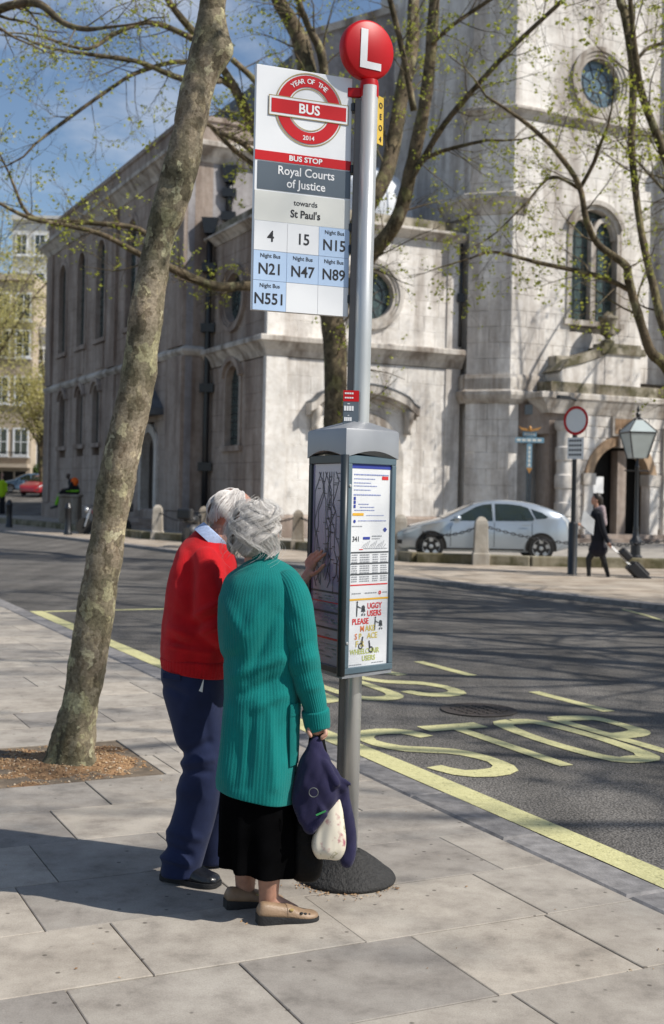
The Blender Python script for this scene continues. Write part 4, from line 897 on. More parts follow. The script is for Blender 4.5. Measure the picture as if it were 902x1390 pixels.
for (x, y), lb in posts:
    p0 = V((x, y, 0)); w = .19
    t_ = MB().rings([[p0 + V((a * w * k, b * w * .85 * k, z)) for a, b in ((-1, -1), (1, -1), (1, 1), (-1, 1))] for k, z in ((1.06, 0), (1.06, .3), (.92, .31), (.8, 1.0), (.72, 1.08), (.4, 1.16), (.1, 1.18))]).build('stone_post', POST, None, bevel=.02)
    tag(t_, lb, 'post', 'stone chain posts'); tops.append(p0 + ZU * .98)
def chain(a, b, sag, lb, n=26):
    th = thing('post_chain', lb, 'chain', a, 'chains between the stone posts'); pts = []
    for k in range(n + 1):
        f = k / n; p = a.lerp(b, f); p.z -= sag * (1 - (2 * f - 1) ** 2); pts.append(p)
    mb = MB()
    m_ = max(8, int((b - a).length / .09))
    for k in range(m_):
        f = (k + .5) / m_; i = min(int(f * n), n - 1); p = pts[i].lerp(pts[i + 1], f * n - i); d = (pts[i + 1] - pts[i]).normalized(); s_ = d.cross(ZU).normalized() if k % 2 else d.cross(d.cross(ZU)).normalized()
        ring = [p + d * (.062 * math.cos(R(q * 60))) + s_ * (.03 * math.sin(R(q * 60))) for q in range(6)]
        for q in range(6): mb.tube([ring[q], ring[(q + 1) % 6]], .011, 4, False)
    o = mb.build('chain_links', IRON, th); return th
cl_ = ['black chain left of the man in red', 'black chain behind the heads of the elderly couple', 'black chain reaching the timetable case from the left', 'black chain across the front wing of the silver car', 'black chain across the rear door of the silver car and the sign pole']
for i in range(len(tops) - 1): chain(tops[i], tops[i + 1], .28 if i != 4 else .42, cl_[i])

# ------------------------------------------------------------------ sign, lamp, bollards, name plate
sg = V((gnd(777, 782).x, gnd(777, 782).y, 0)); sgn = thing('road_sign', 'round white sign with red rim on a black pole beside the pavement', 'road sign', sg)
MB().lathe([(.115, 0), (.115, .04), (.10, .06), (.10, 1.1), (.085, 1.14), (.05, 1.16), (.05, 3.5)], sg, 18).build('pole', IRON, sgn, 'auto')
SZ = at(776, 571, sg.y).z; sn_ = V((-.70, -.71, 0)); sf = Face(sg + V((0, -.08, SZ)), ZU.cross(sn_) * 1, (0, 0, 1))
if sf.n.dot(sn_) < 0: sf = Face(sf.O, -sf.ex, (0, 0, 1))
MB().lathe([(.31, -.012), (.31, .0), (.01, .0)], sf.O, 40, sf.n).build('sign_disc', WHITE, sgn)
m = MB(); sf.ring(m, 0, 0, .25, .31, .004); m.build('sign_rim', REDS, sgn)
m = MB(); sf.rect(m, -.2, .2, -.82, -.36, 0, .012); pt = m.build('sub_plate', WHITE, sgn)
m = MB()
for y in (-.45, -.55, -.65, -.75):
    for k in range(5): sf.rect(m, -.16 + k * .065, -.16 + k * .065 + .05, y, y + .045, .003)
m.build('plate_print', INKD, pt)
MB().tube([sg + V((0, 0, SZ + .44)), sg + V((-.12, -.1, SZ + .47)), sg + V((-.38, -.3, SZ + .47))], .03, 8).fbox(sg + V((-.2, -.16, SZ + .47)), V((-.78, -.62, 0)), V((.62, -.78, 0)), ZU, (-.05, -.05, -.03), (.3, .05, .04)).build('sign_light', IRON, sgn)
lp = at(863, 758, 31.3); lp.z = .1; lamp = thing('street_lamp', 'black Victorian style lamp post with four sided glass lantern', 'street lamp', lp)
MB().lathe([(.17, 0), (.17, .12), (.13, .16), (.12, .42), (.16, .46), (.16, .52), (.085, .62), (.07, .8), (.075, .84), (.055, .9), (.045, 2.35), (.06, 2.4), (.035, 2.46), (.03, 2.62)], lp, 18).build('post', IRON, lamp, 'auto')
MB().tube([lp + V((-.32, 0, 2.3)), lp + V((.32, 0, 2.3))], .018, 8).build('ladder_bar', IRON, lamp)
LG = mat('frosted_lantern_glass', (.42, .47, .46), .3, 0, .06, 4, coat=.4); z = 2.62; ang = [R(45 + 90 * k + 8) for k in range(4)]
sq = lambda r_, zz: [lp + V((r_ * math.cos(a), r_ * math.sin(a), zz)) for a in ang]
lo, up = sq(.27, z), sq(.48, z + .62); mid = sq(.52, z + .66); tp = sq(.16, z + .96)
for k in range(4):
    j = (k + 1) % 4; MB().add([lo[k], lo[j], up[j], up[k]], [(0, 1, 2, 3)]).build('lantern_pane', LG, lamp)
    MB().tube([lo[k], up[k]], .018, 6).build('lantern_bar', IRON, lamp)
    MB().add([mid[k], mid[j], tp[j], tp[k]], [(0, 1, 2, 3)]).build('lantern_roof_pane', LG, lamp)
    MB().tube([mid[k], tp[k]], .016, 6).build('lantern_bar', IRON, lamp)
MB().rings([up, mid], True).build('lantern_rim', IRON, lamp); MB().rings([sq(.05, z - .02), lo]).build('lantern_base', IRON, lamp)
MB().rings([tp, sq(.12, z + 1.02)]).lathe([(.12, z + 1.0), (.05, z + 1.05), (.07, z + 1.12), (.03, z + 1.18), (.05, z + 1.24), (.008, z + 1.36)], lp, 12).build('finial', IRON, lamp)
for (u_, v_, lb) in ((12, 717, 'black iron bollard at the kerb on the far left edge'), (92, 727, 'black iron bollard in front of the stone block with the seated worker')):
    p0 = gnd(u_, v_, 0); h_ = 1.16
    b_ = MB().lathe([(.15, 0), (.15, .12), (.12, .16), (.12, .9), (.14, .93), (.14, .98), (.11, 1.02), (.09, 1.1), (.04, h_)], p0, 16).build('bollard', IRON, None, 'auto'); tag(b_, lb, 'bollard', 'black bollards')
# eagle topped name ornament on the tower wall
eo = thing('wall_emblem', 'blue and gold emblem with spread eagle above crossed plates by the drainpipe', 'emblem', at(720, 600, 43.0))
ef = Face(at(719.5, 600, 43.0), (1, 0, 0), (0, 0, 1)); BL = mat('emblem_blue', (.16, .30, .40), .5, 0, .3, 20); GD = mat('emblem_gold', (.48, .24, .07), .45, .2, .3, 20)
for nm, a in (('name_bar', (-.50, .50, -.02, .16)), ('upper_plate', (-.24, .24, .19, .36)), ('drop_plate', (-.09, .09, -.9, -.06))):
    m = MB(); ef.rect(m, *a, 0, .05); o = m.build(nm, BL, eo)
    m = MB(); x0_, x1_, y0_, y1_ = a; nn = 5
    for k in range(nn):
        if x1_ - x0_ > .3: w = (x1_ - x0_ - .1) / nn; ef.rect(m, x0_ + .05 + k * w, x0_ + .05 + (k + .75) * w, y0_ + .05, y1_ - .05, .004)
        else: h_ = (y1_ - y0_ - .1) / nn; ef.rect(m, x0_ + .05, x1_ - .05, y0_ + .05 + k * h_, y0_ + .05 + (k + .7) * h_, .004)
    m.build('plate_mark', CREAM, o)
m = MB(); m.prism([ef.p(x, y) for x, y in ((-.4, .55), (-.3, .5), (-.1, .47), (0, .38), (.1, .47), (.3, .5), (.4, .55), (.3, .42), (.1, .38), (0, .36), (-.1, .38), (-.3, .42))][::-1], ef.n * .06); m.ell(ef.p(0, .46, .04), .06, .06, .1); m.build('eagle', GD, eo)
m = MB(); m.prism([ef.p(-.1, -.9), ef.p(.1, -.9), ef.p(0, -1.1)], ef.n * .06); m.build('pendant', GD, eo)
MB().tube([ef.p(0, -1.05, -.02), ef.p(0, -3.2, -.02)], .02, 6).build('support_rod', IRON, eo); MB().tube([ef.p(0, 0, -.04), ef.p(0, 0, -1.4)], .02, 6).build('wall_bracket', IRON, eo)

# ------------------------------------------------------------------ trees
def bark_mat(name, stops, sc=7, moss=False, fine=.6):
    m, nt, b, N, K = nodes(name); g = N('NewGeometry')
    n0 = N('TexNoise'); n0.inputs['Scale'].default_value = sc * 1.7; n0.inputs['Detail'].default_value = 4; K(g.outputs['Position'], n0.inputs['Vector'])
    ad = N('Mix'); ad.data_type = 'RGBA'; ad.blend_type = 'ADD'; ad.inputs[0].default_value = .11; K(g.outputs['Position'], ad.inputs[6]); K(n0.outputs['Color'], ad.inputs[7])
    mp = N('Mapping'); mp.inputs['Scale'].default_value = (1, 1, .62); K(ad.outputs[2], mp.inputs[0])
    vo = N('TexVoronoi'); vo.inputs['Scale'].default_value = sc * 1.55; K(mp.outputs[0], vo.inputs['Vector'])
    sep = N('SeparateColor'); K(vo.outputs['Color'], sep.inputs[0])
    r1 = ramp(N, stops); r1.color_ramp.interpolation = 'CONSTANT'; K(sep.outputs[0], r1.inputs[0])
    vf = N('TexVoronoi'); vf.inputs['Scale'].default_value = sc * 3.4; K(mp.outputs[0], vf.inputs['Vector']); sf2 = N('SeparateColor'); K(vf.outputs['Color'], sf2.inputs[0])
    rf = ramp(N, [(0, (.42, .36, .3)), (.12, (1, 1, 1)), (.80, (1.75, 1.75, 1.6)), (.9, (1.15, 1.12, 1.1))]); rf.color_ramp.interpolation = 'CONSTANT'; K(sf2.outputs[1], rf.inputs[0])
    n1 = N('TexNoise'); n1.inputs['Scale'].default_value = sc * 5; n1.inputs['Detail'].default_value = 8; n1.inputs['Roughness'].default_value = .68; K(g.outputs['Position'], n1.inputs['Vector'])
    r2 = ramp(N, [(.3, (.45, .43, .41)), (.62, (1.1, 1.1, 1.1))]); K(n1.outputs[0], r2.inputs[0])
    n4 = N('TexNoise'); n4.inputs['Scale'].default_value = 2.2; K(g.outputs['Position'], n4.inputs['Vector']); r4 = ramp(N, [(.35, (.62, .66, .58)), (.65, (1.1, 1.08, 1.05))]); K(n4.outputs[0], r4.inputs[0])
    x = N('Mix'); x.data_type = 'RGBA'; x.blend_type = 'MULTIPLY'; x.inputs[0].default_value = 1; K(r1.outputs[0], x.inputs[6]); K(r2.outputs[0], x.inputs[7])
    y = N('Mix'); y.data_type = 'RGBA'; y.blend_type = 'MULTIPLY'; y.inputs[0].default_value = 1; K(x.outputs[2], y.inputs[6]); K(r4.outputs[0], y.inputs[7])
    w = N('Mix'); w.data_type = 'RGBA'; w.blend_type = 'MULTIPLY'; w.inputs[0].default_value = .5; K(y.outputs[2], w.inputs[6]); K(rf.outputs[0], w.inputs[7])
    K(w.outputs[2], b.inputs['Base Color']); b.inputs['Roughness'].default_value = .85; b.inputs['Specular IOR Level'].default_value = .2
    mixh = N('Math'); mixh.operation = 'MULTIPLY_ADD'; mixh.inputs[1].default_value = .35; K(n1.outputs[0], mixh.inputs[0]); K(sep.outputs[0], mixh.inputs[2])
    bp = N('Bump'); bp.inputs['Strength'].default_value = fine; bp.inputs['Distance'].default_value = .022; K(mixh.outputs[0], bp.inputs['Height']); K(bp.outputs[0], b.inputs['Normal'])
    return m
BARK1 = bark_mat('plane_bark', [(0, (.27, .225, .165)), (.30, (.215, .185, .13)), (.5, (.30, .255, .19)), (.68, (.165, .14, .098)), (.82, (.40, .36, .24)), (.93, (.48, .44, .31))], 11)
BARK2 = bark_mat('plane_bark_far', [(0, (.15, .118, .08)), (.4, (.19, .15, .10)), (.65, (.125, .098, .068)), (.82, (.21, .185, .10)), (.93, (.28, .25, .16))], 4)
def leaf_mat(name, ca, cb):
    m, nt, b, N, K = nodes(name); g = N('NewGeometry'); r1 = ramp(N, [(0, ca), (1, cb)]); K(g.outputs['Random Per Island'], r1.inputs[0]); K(r1.outputs[0], b.inputs['Base Color']); b.inputs['Roughness'].default_value = .55
    tr = N('BsdfTranslucent'); K(r1.outputs[0], tr.inputs[0]); mx_ = N('MixShader'); mx_.inputs[0].default_value = .45; K(b.outputs[0], mx_.inputs[1]); K(tr.outputs[0], mx_.inputs[2]); K(mx_.outputs[0], nt.nodes['Material Output'].inputs[0]); return m
LEAF = leaf_mat('spring_leaf', (.30, .34, .035), (.52, .53, .09)); LEAFB = leaf_mat('distant_spring_leaf', (.42, .38, .13), (.66, .60, .26))
def rot_about(d, ang, rng):
    x = d.cross(V((rng.uniform(-1, 1), rng.uniform(-1, 1), rng.uniform(-1, 1)))).normalized()
    return (Matrix.Rotation(ang, 3, x) @ d).normalized()
def twig(tm, lv, p, d, ln, r_, lvl, rng, droop=.04, leafp=.5, lsize=.06):
    n = 4 if lvl else 3; pts = [p.copy()]; dd = d.copy(); rads = [r_]
    for i in range(n):
        dd = (dd + V((rng.gauss(0, .17), rng.gauss(0, .17), rng.gauss(0, .15) + droop))).normalized(); pts.append(pts[-1] + dd * (ln / n)); rads.append(r_ * (1 - .75 * (i + 1) / n))
    tm.tube(pts, rads, 5 if r_ > .03 else (4 if r_ > .012 else 3), False)
    if lvl > 0:
        for k in range(rng.randint(4, 6) if lvl > 1 else rng.randint(3, 5)):
            f = rng.uniform(.25, 1) * n; i = min(int(f), n - 1); q = pts[i].lerp(pts[i + 1], f - i); e = (pts[i + 1] - pts[i]).normalized()
            twig(tm, lv, q, rot_about(e, rng.uniform(.5, 1.15), rng), ln * rng.uniform(.32, .62), max(.0035, rads[i] * .5), lvl - 1, rng, droop * .6, leafp, lsize)
    else:
        for q in (pts[-1], pts[-2]):
            if rng.random() < leafp:
                for k in range(rng.choice((1, 2, 3))): lv.append((q + V((rng.gauss(0, .03), rng.gauss(0, .03), rng.gauss(0, .03))), lsize * rng.uniform(.5, 1.25)))
def leaf_mesh(lv, rng):
    mb = MB()
    for p, s_ in lv:
        a = V((rng.gauss(0, 1), rng.gauss(0, 1), rng.gauss(0, .6))).normalized(); b_ = a.cross(V((rng.gauss(0, 1), rng.gauss(0, 1), rng.gauss(0, 1)))).normalized(); c_ = a.cross(b_) * .25
        mb.add([p, p + (a * .45 + b_ * .42 + c_) * s_, p + a * s_, p + (a * .45 - b_ * .42 + c_) * s_], [(0, 1, 2), (0, 2, 3)])
    return mb
def limb_mesh(mb, pts, n=9, jag=.06, m_=None):
    pr = crom([(*p, r_) for p, r_ in pts], m_ or max(6, len(pts) * 4)); P_ = [V(q[:3]) for q in pr]; R_ = [max(.006, q[3]) for q in pr]; k0 = len(mb.v)
    mb.tube(P_, R_, n)
    for i in range(k0, len(mb.v)):
        v = V(mb.v[i]); q = P_[min(len(P_) - 1, (i - k0) // n)]; w = v - q; mb.v[i] = tuple(q + w * (1 + jag * 2 * nz3(v, 3.1) + jag * nz3(v, 9)))
    return P_, R_
def plane_tree(name, label, base, limbs, rng, bark, leafm, twigs=(10, 2, 1.6), leafp=.5, lsize=.075, group=None, n=10, start=.25, droop=.03, bushy=0, thick=1.):
    th = thing(name, label, 'tree', base, group); tr = MB(); tm = MB(); lv = []
    for li, pts in enumerate(limbs):
        P_, R_ = limb_mesh(tr, pts, n if pts[0][1] > .1 else 7)
        k = twigs[0] if len(pts[0]) < 3 else pts[0][2]
        for q in range(k):
            f = rng.uniform(start if li == 0 else .12, 1) * (len(P_) - 1); i = min(int(f), len(P_) - 2); p = P_[i].lerp(P_[i + 1], f - i); e = (P_[i + 1] - P_[i]).normalized()
            if p.z < 2.6: continue
            twig(tm, lv, p, rot_about(e, rng.uniform(.5, 1.2), rng), twigs[2] * rng.uniform(.6, 1.3), thick * max(.011, min(.034, R_[i] * .34)), twigs[1], rng, droop, leafp, lsize)
        p, e = P_[-1], (P_[-1] - P_[-2]).normalized(); twig(tm, lv, p, e, twigs[2], max(.014, R_[-1]), twigs[1], rng, droop, leafp, lsize)
    if bushy: lv = [(p + V((rng.gauss(0, .32), rng.gauss(0, .32), rng.gauss(0, .28))), s_) for p, s_ in lv for k in range(bushy)]
    tr.build('trunk', bark, th, True); tm.build('branches', bark, th, True); leaf_mesh(lv, rng).build('crown', leafm, th)
    for c_ in th.children[-2:]: c_['kind'] = 'stuff'
    return th
def PLm(pts, Y0, Y1): 
    n = len(pts); out = []
    for i, q in enumerate(pts):
        Y = Y0 + (Y1 - Y0) * i / max(1, n - 1); out.append((at(q[0], q[1], Y), q[2] * .43 / FPX * Y))
    return out
rg = random.Random(5)
# 1: the leaning plane in the pit
E1 = [(1048, 52, 142), (1030, 65, 126), (990, 76, 128), (930, 89, 138), (870, 98, 150), (800, 109, 158), (740, 120, 168), (650, 134, 184), (580, 149, 199), (500, 167, 212), (420, 176, 222), (340, 192, 234), (280, 206, 255), (230, 220, 268), (170, 236, 280), (120, 246, 292), (70, 258, 309), (30, 267, 307), (0, 271, 307), (-60, 282, 316), (-160, 300, 330), (-280, 322, 348), (-420, 330, 352)]
tbase = at(95, 1032, 7.30); tbase.z = 0
th1 = thing('plane_tree', 'leaning mottled plane tree trunk in a brown soil pit, left foreground', 'tree', tbase, 'plane trees')
pr = crom([(*at((a + b) / 2, v, 7.30), (b - a) / 2 / FPX * 7.30) for v, a, b in E1], 260); tr = MB(); NT = 48; P1 = [V(q[:3]) for q in pr]
rr = []
knots = [(at(268, 245, 7.15), .10, .022), (at(229, 250, 7.16), .08, -.03), (at(312, 72, 7.25), .10, .05), (at(272, 137, 7.14), .06, .02), (at(205, 500, 7.3), .1, .015), (at(254, 233, 7.14), .07, .02), (at(110, 870, 7.15), .08, .008)]
for i, q in enumerate(pr):
    c_ = V(q[:3]); row = []
    for k in range(NT):
        a = 2 * math.pi * k / NT; d = V((math.cos(a), math.sin(a), 0)); p = c_ + d * q[3]
        dsp = .012 * nz3(p, 4) + .007 * nz3(p, 11) + .0035 * nz3(p, 30) * (1.5 if p.z < 2.0 else .7)
        if p.z < .5: dsp += (.012 + .055 * max(-.2, nz3(d * 1.9, 1, 3))) * (1 - p.z / .5) ** 1.6
        for kp, kr, ka in knots: dsp += ka * math.exp(-((p - kp).length / kr) ** 2)
        row.append(p + d * dsp)
    rr.append(row)
rr = [[p - V((0, 0, .03)) for p in rr[0]]] + rr
tr.rings(rr).build('trunk', BARK1, th1, True)
tm = MB(); lv = []; crown = MB()
for pts in ([(P1[-1], .05), (P1[-1] + V((.6, -.3, .9)), .045), (P1[-1] + V((1.5, -.6, 2.2)), .03)], [(P1[-24], .05), (P1[-24] + V((-.8, .2, .7)), .04), (P1[-24] + V((-2.0, .1, 1.9)), .025)], [(P1[-34], .05), (P1[-34] + V((.9, -.6, .9)), .04), (P1[-34] + V((1.6, -1.6, 2.2)), .025)], [(P1[-8], .045), (P1[-8] + V((-.3, -.7, .9)), .04), (P1[-8] + V((-.9, -1.7, 2.0)), .025)]):
    Pq, Rq = limb_mesh(tm, pts, 8)
    for k in range(9):
        i = rg.randrange(3, len(Pq)); twig(tm, lv, Pq[i], rot_about((Pq[i] - Pq[i - 1]).normalized(), rg.uniform(.4, 1.1), rg), rg.uniform(.8, 1.5), .018, 2, rg, .05, .6, .06)
tm.build('branches', BARK2, th1, True)['kind'] = 'stuff'; leaf_mesh(lv, rg).build('crown', LEAF, th1)['kind'] = 'stuff'
# 2: plane behind the bus stop on the far pavement
Yt = 28.4
limbs2 = [PLm([(459, 765, 46), (457, 700, 40), (456, 600, 38), (455, 480, 38), (450, 430, 37), (438, 385, 34), (430, 340, 26)], Yt, Yt),
    PLm([(450, 440, 24), (480, 385, 24), (505, 345, 24), (540, 297, 24), (560, 220, 22), (580, 120, 20), (590, 0, 17), (600, -140, 12)], Yt, 26.2),
    PLm([(440, 395, 26), (470, 330, 26), (513, 258, 26), (530, 215, 25), (545, 130, 24), (560, 60, 22), (562, 0, 18), (574, -140, 12)], Yt, 30.5),
    PLm([(430, 345, 34), (424, 230, 32), (416, 92, 31), (401, 40, 26), (378, 0, 21), (345, -80, 14)], Yt, 29.5),
    PLm([(430, 250, 14), (440, 95, 15), (418, 34, 11), (406, 0, 10), (398, -60, 8)], 28.8, 28.0),
    PLm([(440, 400, 18), (400, 392, 17), (340, 388, 16), (290, 388, 15), (235, 365, 13), (190, 345, 10), (130, 315, 8), (45, 297, 7), (0, 276, 5)], Yt, 25.5),
    PLm([(215, 355, 9), (193, 313, 9), (120, 302, 8), (45, 295, 7), (20, 255, 5)], 26.6, 26.2),
    PLm([(430, 340, 22), (385, 240, 22), (343, 168, 20), (318, 118, 15), (290, 75, 12), (262, 42, 12), (235, 10, 10), (210, -30, 8)], Yt, 26),
    PLm([(262, 52, 10), (205, 30, 8), (155, 46, 7), (118, 66, 6), (60, 50, 4)], 26.4, 25),
    PLm([(300, 110, 9), (252, 108, 10), (195, 86, 8), (168, 80, 8), (75, 67, 5)], 27, 25.4),
    PLm([(318, 120, 10), (256, 84, 8), (190, 97, 7), (150, 120, 6), (80, 170, 6), (48, 195, 4)], 27.4, 26),
    PLm([(315, 80, 9), (345, 108, 10), (390, 160, 10)], 27, 27.6),
    PLm([(300, 180, 8), (330, 195, 9), (370, 230, 9)], 27, 27.8),
    PLm([(262, 165, 6), (285, 170, 7), (320, 205, 8), (370, 240, 9)], 27, 28),
    PLm([(562, 150, 11), (548, 75, 10), (535, 20, 9), (522, -30, 7)], 28, 27.4),
    PLm([(552, 255, 9), (600, 174, 10), (647, 117, 9), (700, 60, 8), (764, 0, 7), (800, -40, 5)], 27.2, 24.5),
    PLm([(585, 60, 8), (620, 30, 7), (680, -10, 6)], 26.6, 25.5), PLm([(558, 225, 8), (600, 205, 7), (660, 190, 5)], 27.2, 26)]
b2 = at(459, 765, Yt); b2.z = 0; limbs2[0][0] = (V((b2.x, b2.y, -.02)), .44)
plane_tree('plane_tree', 'budding plane tree rising behind the bus stop sign, limbs fanning over the church', b2, limbs2, random.Random(21), BARK2, LEAF, (11, 2, 1.5), .5, .075, 'plane trees', thick=.75)
# 3: plane on the right edge
limbs3 = [[(V((8.15, 25.5, 0)), .3), (V((8.12, 25.5, 1.2)), .22), (V((8.05, 25.6, 2.6)), .21), (V((7.9, 25.7, 4.0)), .2), (V((8.1, 25.8, 6.0)), .16), (V((8.4, 25.9, 8.2)), .12), (V((8.9, 26, 11)), .07)],
    PLm([(935, 545, 22), (902, 494, 18), (884, 477, 16), (868, 430, 15), (854, 380, 14), (849, 359, 13), (814, 333, 11), (797, 300, 10), (786, 250, 9), (757, 207, 8), (727, 177, 7), (697, 154, 6), (660, 130, 4)], 25.6, 23.8),
    PLm([(857, 395, 8), (814, 375, 8), (734, 357, 7), (672, 342, 5), (640, 350, 3)], 25.2, 24.2),
    PLm([(940, 520, 16), (902, 446, 14), (888, 390, 13), (874, 330, 12), (866, 280, 11), (858, 200, 12), (860, 100, 13), (849, 20, 14), (840, -10, 12), (830, -120, 8)], 25.8, 26.6),
    PLm([(935, 300, 16), (902, 208, 14), (874, 134, 12), (864, 80, 10), (858, 20, 8), (852, -60, 6)], 26.2, 25),
    PLm([(866, 80, 6), (880, 65, 6), (902, 58, 6), (930, 50, 6)], 25.6, 26), PLm([(788, 256, 6), (806, 222, 7), (814, 200, 6), (826, 170, 4)], 24.6, 24), PLm([(790, 258, 6), (750, 240, 5), (715, 275, 4), (690, 300, 3)], 24.6, 24)]
plane_tree('plane_tree', 'plane tree at the right edge with bare budding limbs crossing the tower', (8.15, 25.5, 0), limbs3, random.Random(33), BARK2, LEAF, (10, 2, 1.35), .55, .078, 'plane trees', thick=.75)
# generic planes standing beyond the right edge of the picture (they throw the dappled shade)
def free_tree(base, h, spread, rng, r0=.26, nl=6, trunk=.35):
    base = V(base); fork = base + V((rng.uniform(-.3, .3), rng.uniform(-.3, .3), h * trunk)); L_ = [[(base, r0 * 1.25), (base.lerp(fork, .3), r0), (fork, r0 * .85), (fork + V((.2, .1, h * .25)), r0 * .6), (base + V((rng.uniform(-.8, .8), rng.uniform(-.8, .8), h)), .04)]]
    for k in range(nl):
        a = 2 * math.pi * (k + rng.uniform(-.3, .3)) / nl; o_ = V((math.cos(a), math.sin(a), 0)); s_ = spread * rng.uniform(.7, 1.1); z_ = fork.z + h * rng.uniform(-.04, .2)
        st = V((fork.x, fork.y, max(fork.z * .8, z_ - h * .05))).lerp(fork, .6)
        L_.append([(st, r0 * .42), (st + o_ * s_ * .3 + ZU * h * .12, r0 * .34), (st + o_ * s_ * .65 + ZU * h * .26, r0 * .22), (st + o_ * s_ + ZU * h * rng.uniform(.25, .45), .03)])
    return L_
shade = [((13.97, 5.1, 0), 17, 4.8, 'plane tree beyond the right edge, nearest the camera', 16), ((11.4, 13.2, 0), 15, 5.5, 'plane tree beyond the right edge, third along the far kerb', 17), ((12.0, 9.2, 0), 16, 6.8, 'plane tree beyond the right edge, opposite the bus stop', 11), ((8.9, 17.2, 0), 15.5, 5.4, 'plane tree beyond the right edge, behind the striding pedestrian', 12), ((21, 40.5, .1), 21, 6.4, 'plane tree in the churchyard beyond the right edge, before the porch', 13), ((14.8, 39, .1), 19, 5.8, 'tall plane tree in the churchyard beyond the right edge, nearer the tower', 14)]
for b_, h_, sp_, lb, sd in shade:
    r_ = random.Random(sd); plane_tree('plane_tree', lb, b_, free_tree(b_, h_, sp_, r_, nl=9, r0=.3), r_, BARK2, LEAF, (13, 2, 1.9), .3, .09, 'plane trees', thick=1.25)
# left: budding trees towards the far street
for b_, h_, sp_, lb, sd, n_ in (((-22.6, 79, 0), 23, 5.8, 'yellow green budding tree at the left edge, in front of the far houses', 41, 7), ((-29, 97, 0), 25, 7.0, 'pale budding tree farther down the street behind the church end', 42, 7), ((-20.6, 88, .0), 13, 3.0, 'small olive budding tree beside the far corner of the church', 43, 6)):
    r_ = random.Random(sd); plane_tree('budding_tree', lb, b_, free_tree(b_, h_, sp_, r_, nl=n_, r0=.22), r_, BARK2, LEAFB, (16, 2, 2.0), .9, .17, 'budding street trees', bushy=1)
b_ = V((-7.2, 19.5, 0)); r_ = random.Random(50)
LT = [PLm([(-90, 120, 26), (-40, 40, 22), (0, 12, 15), (50, 4, 13), (85, 30, 10), (116, 39, 8), (150, 36, 5)], 20, 18.4)]
LT.insert(0, [(L(1.8, 21.5, 0), .22), (L(1.8, 21.5, 2.2), .18), (at(-95, 400, 20), .17), (at(-92, 120, 20), .15), (at(-60, -80, 20), .1), (at(-30, -250, 20), .05)])
plane_tree('plane_tree', 'plane branch reaching in from beyond the top left corner', L(1.8, 21.5), LT, r_, BARK2, LEAF, (8, 2, 1.0), .4, .06, 'plane trees')

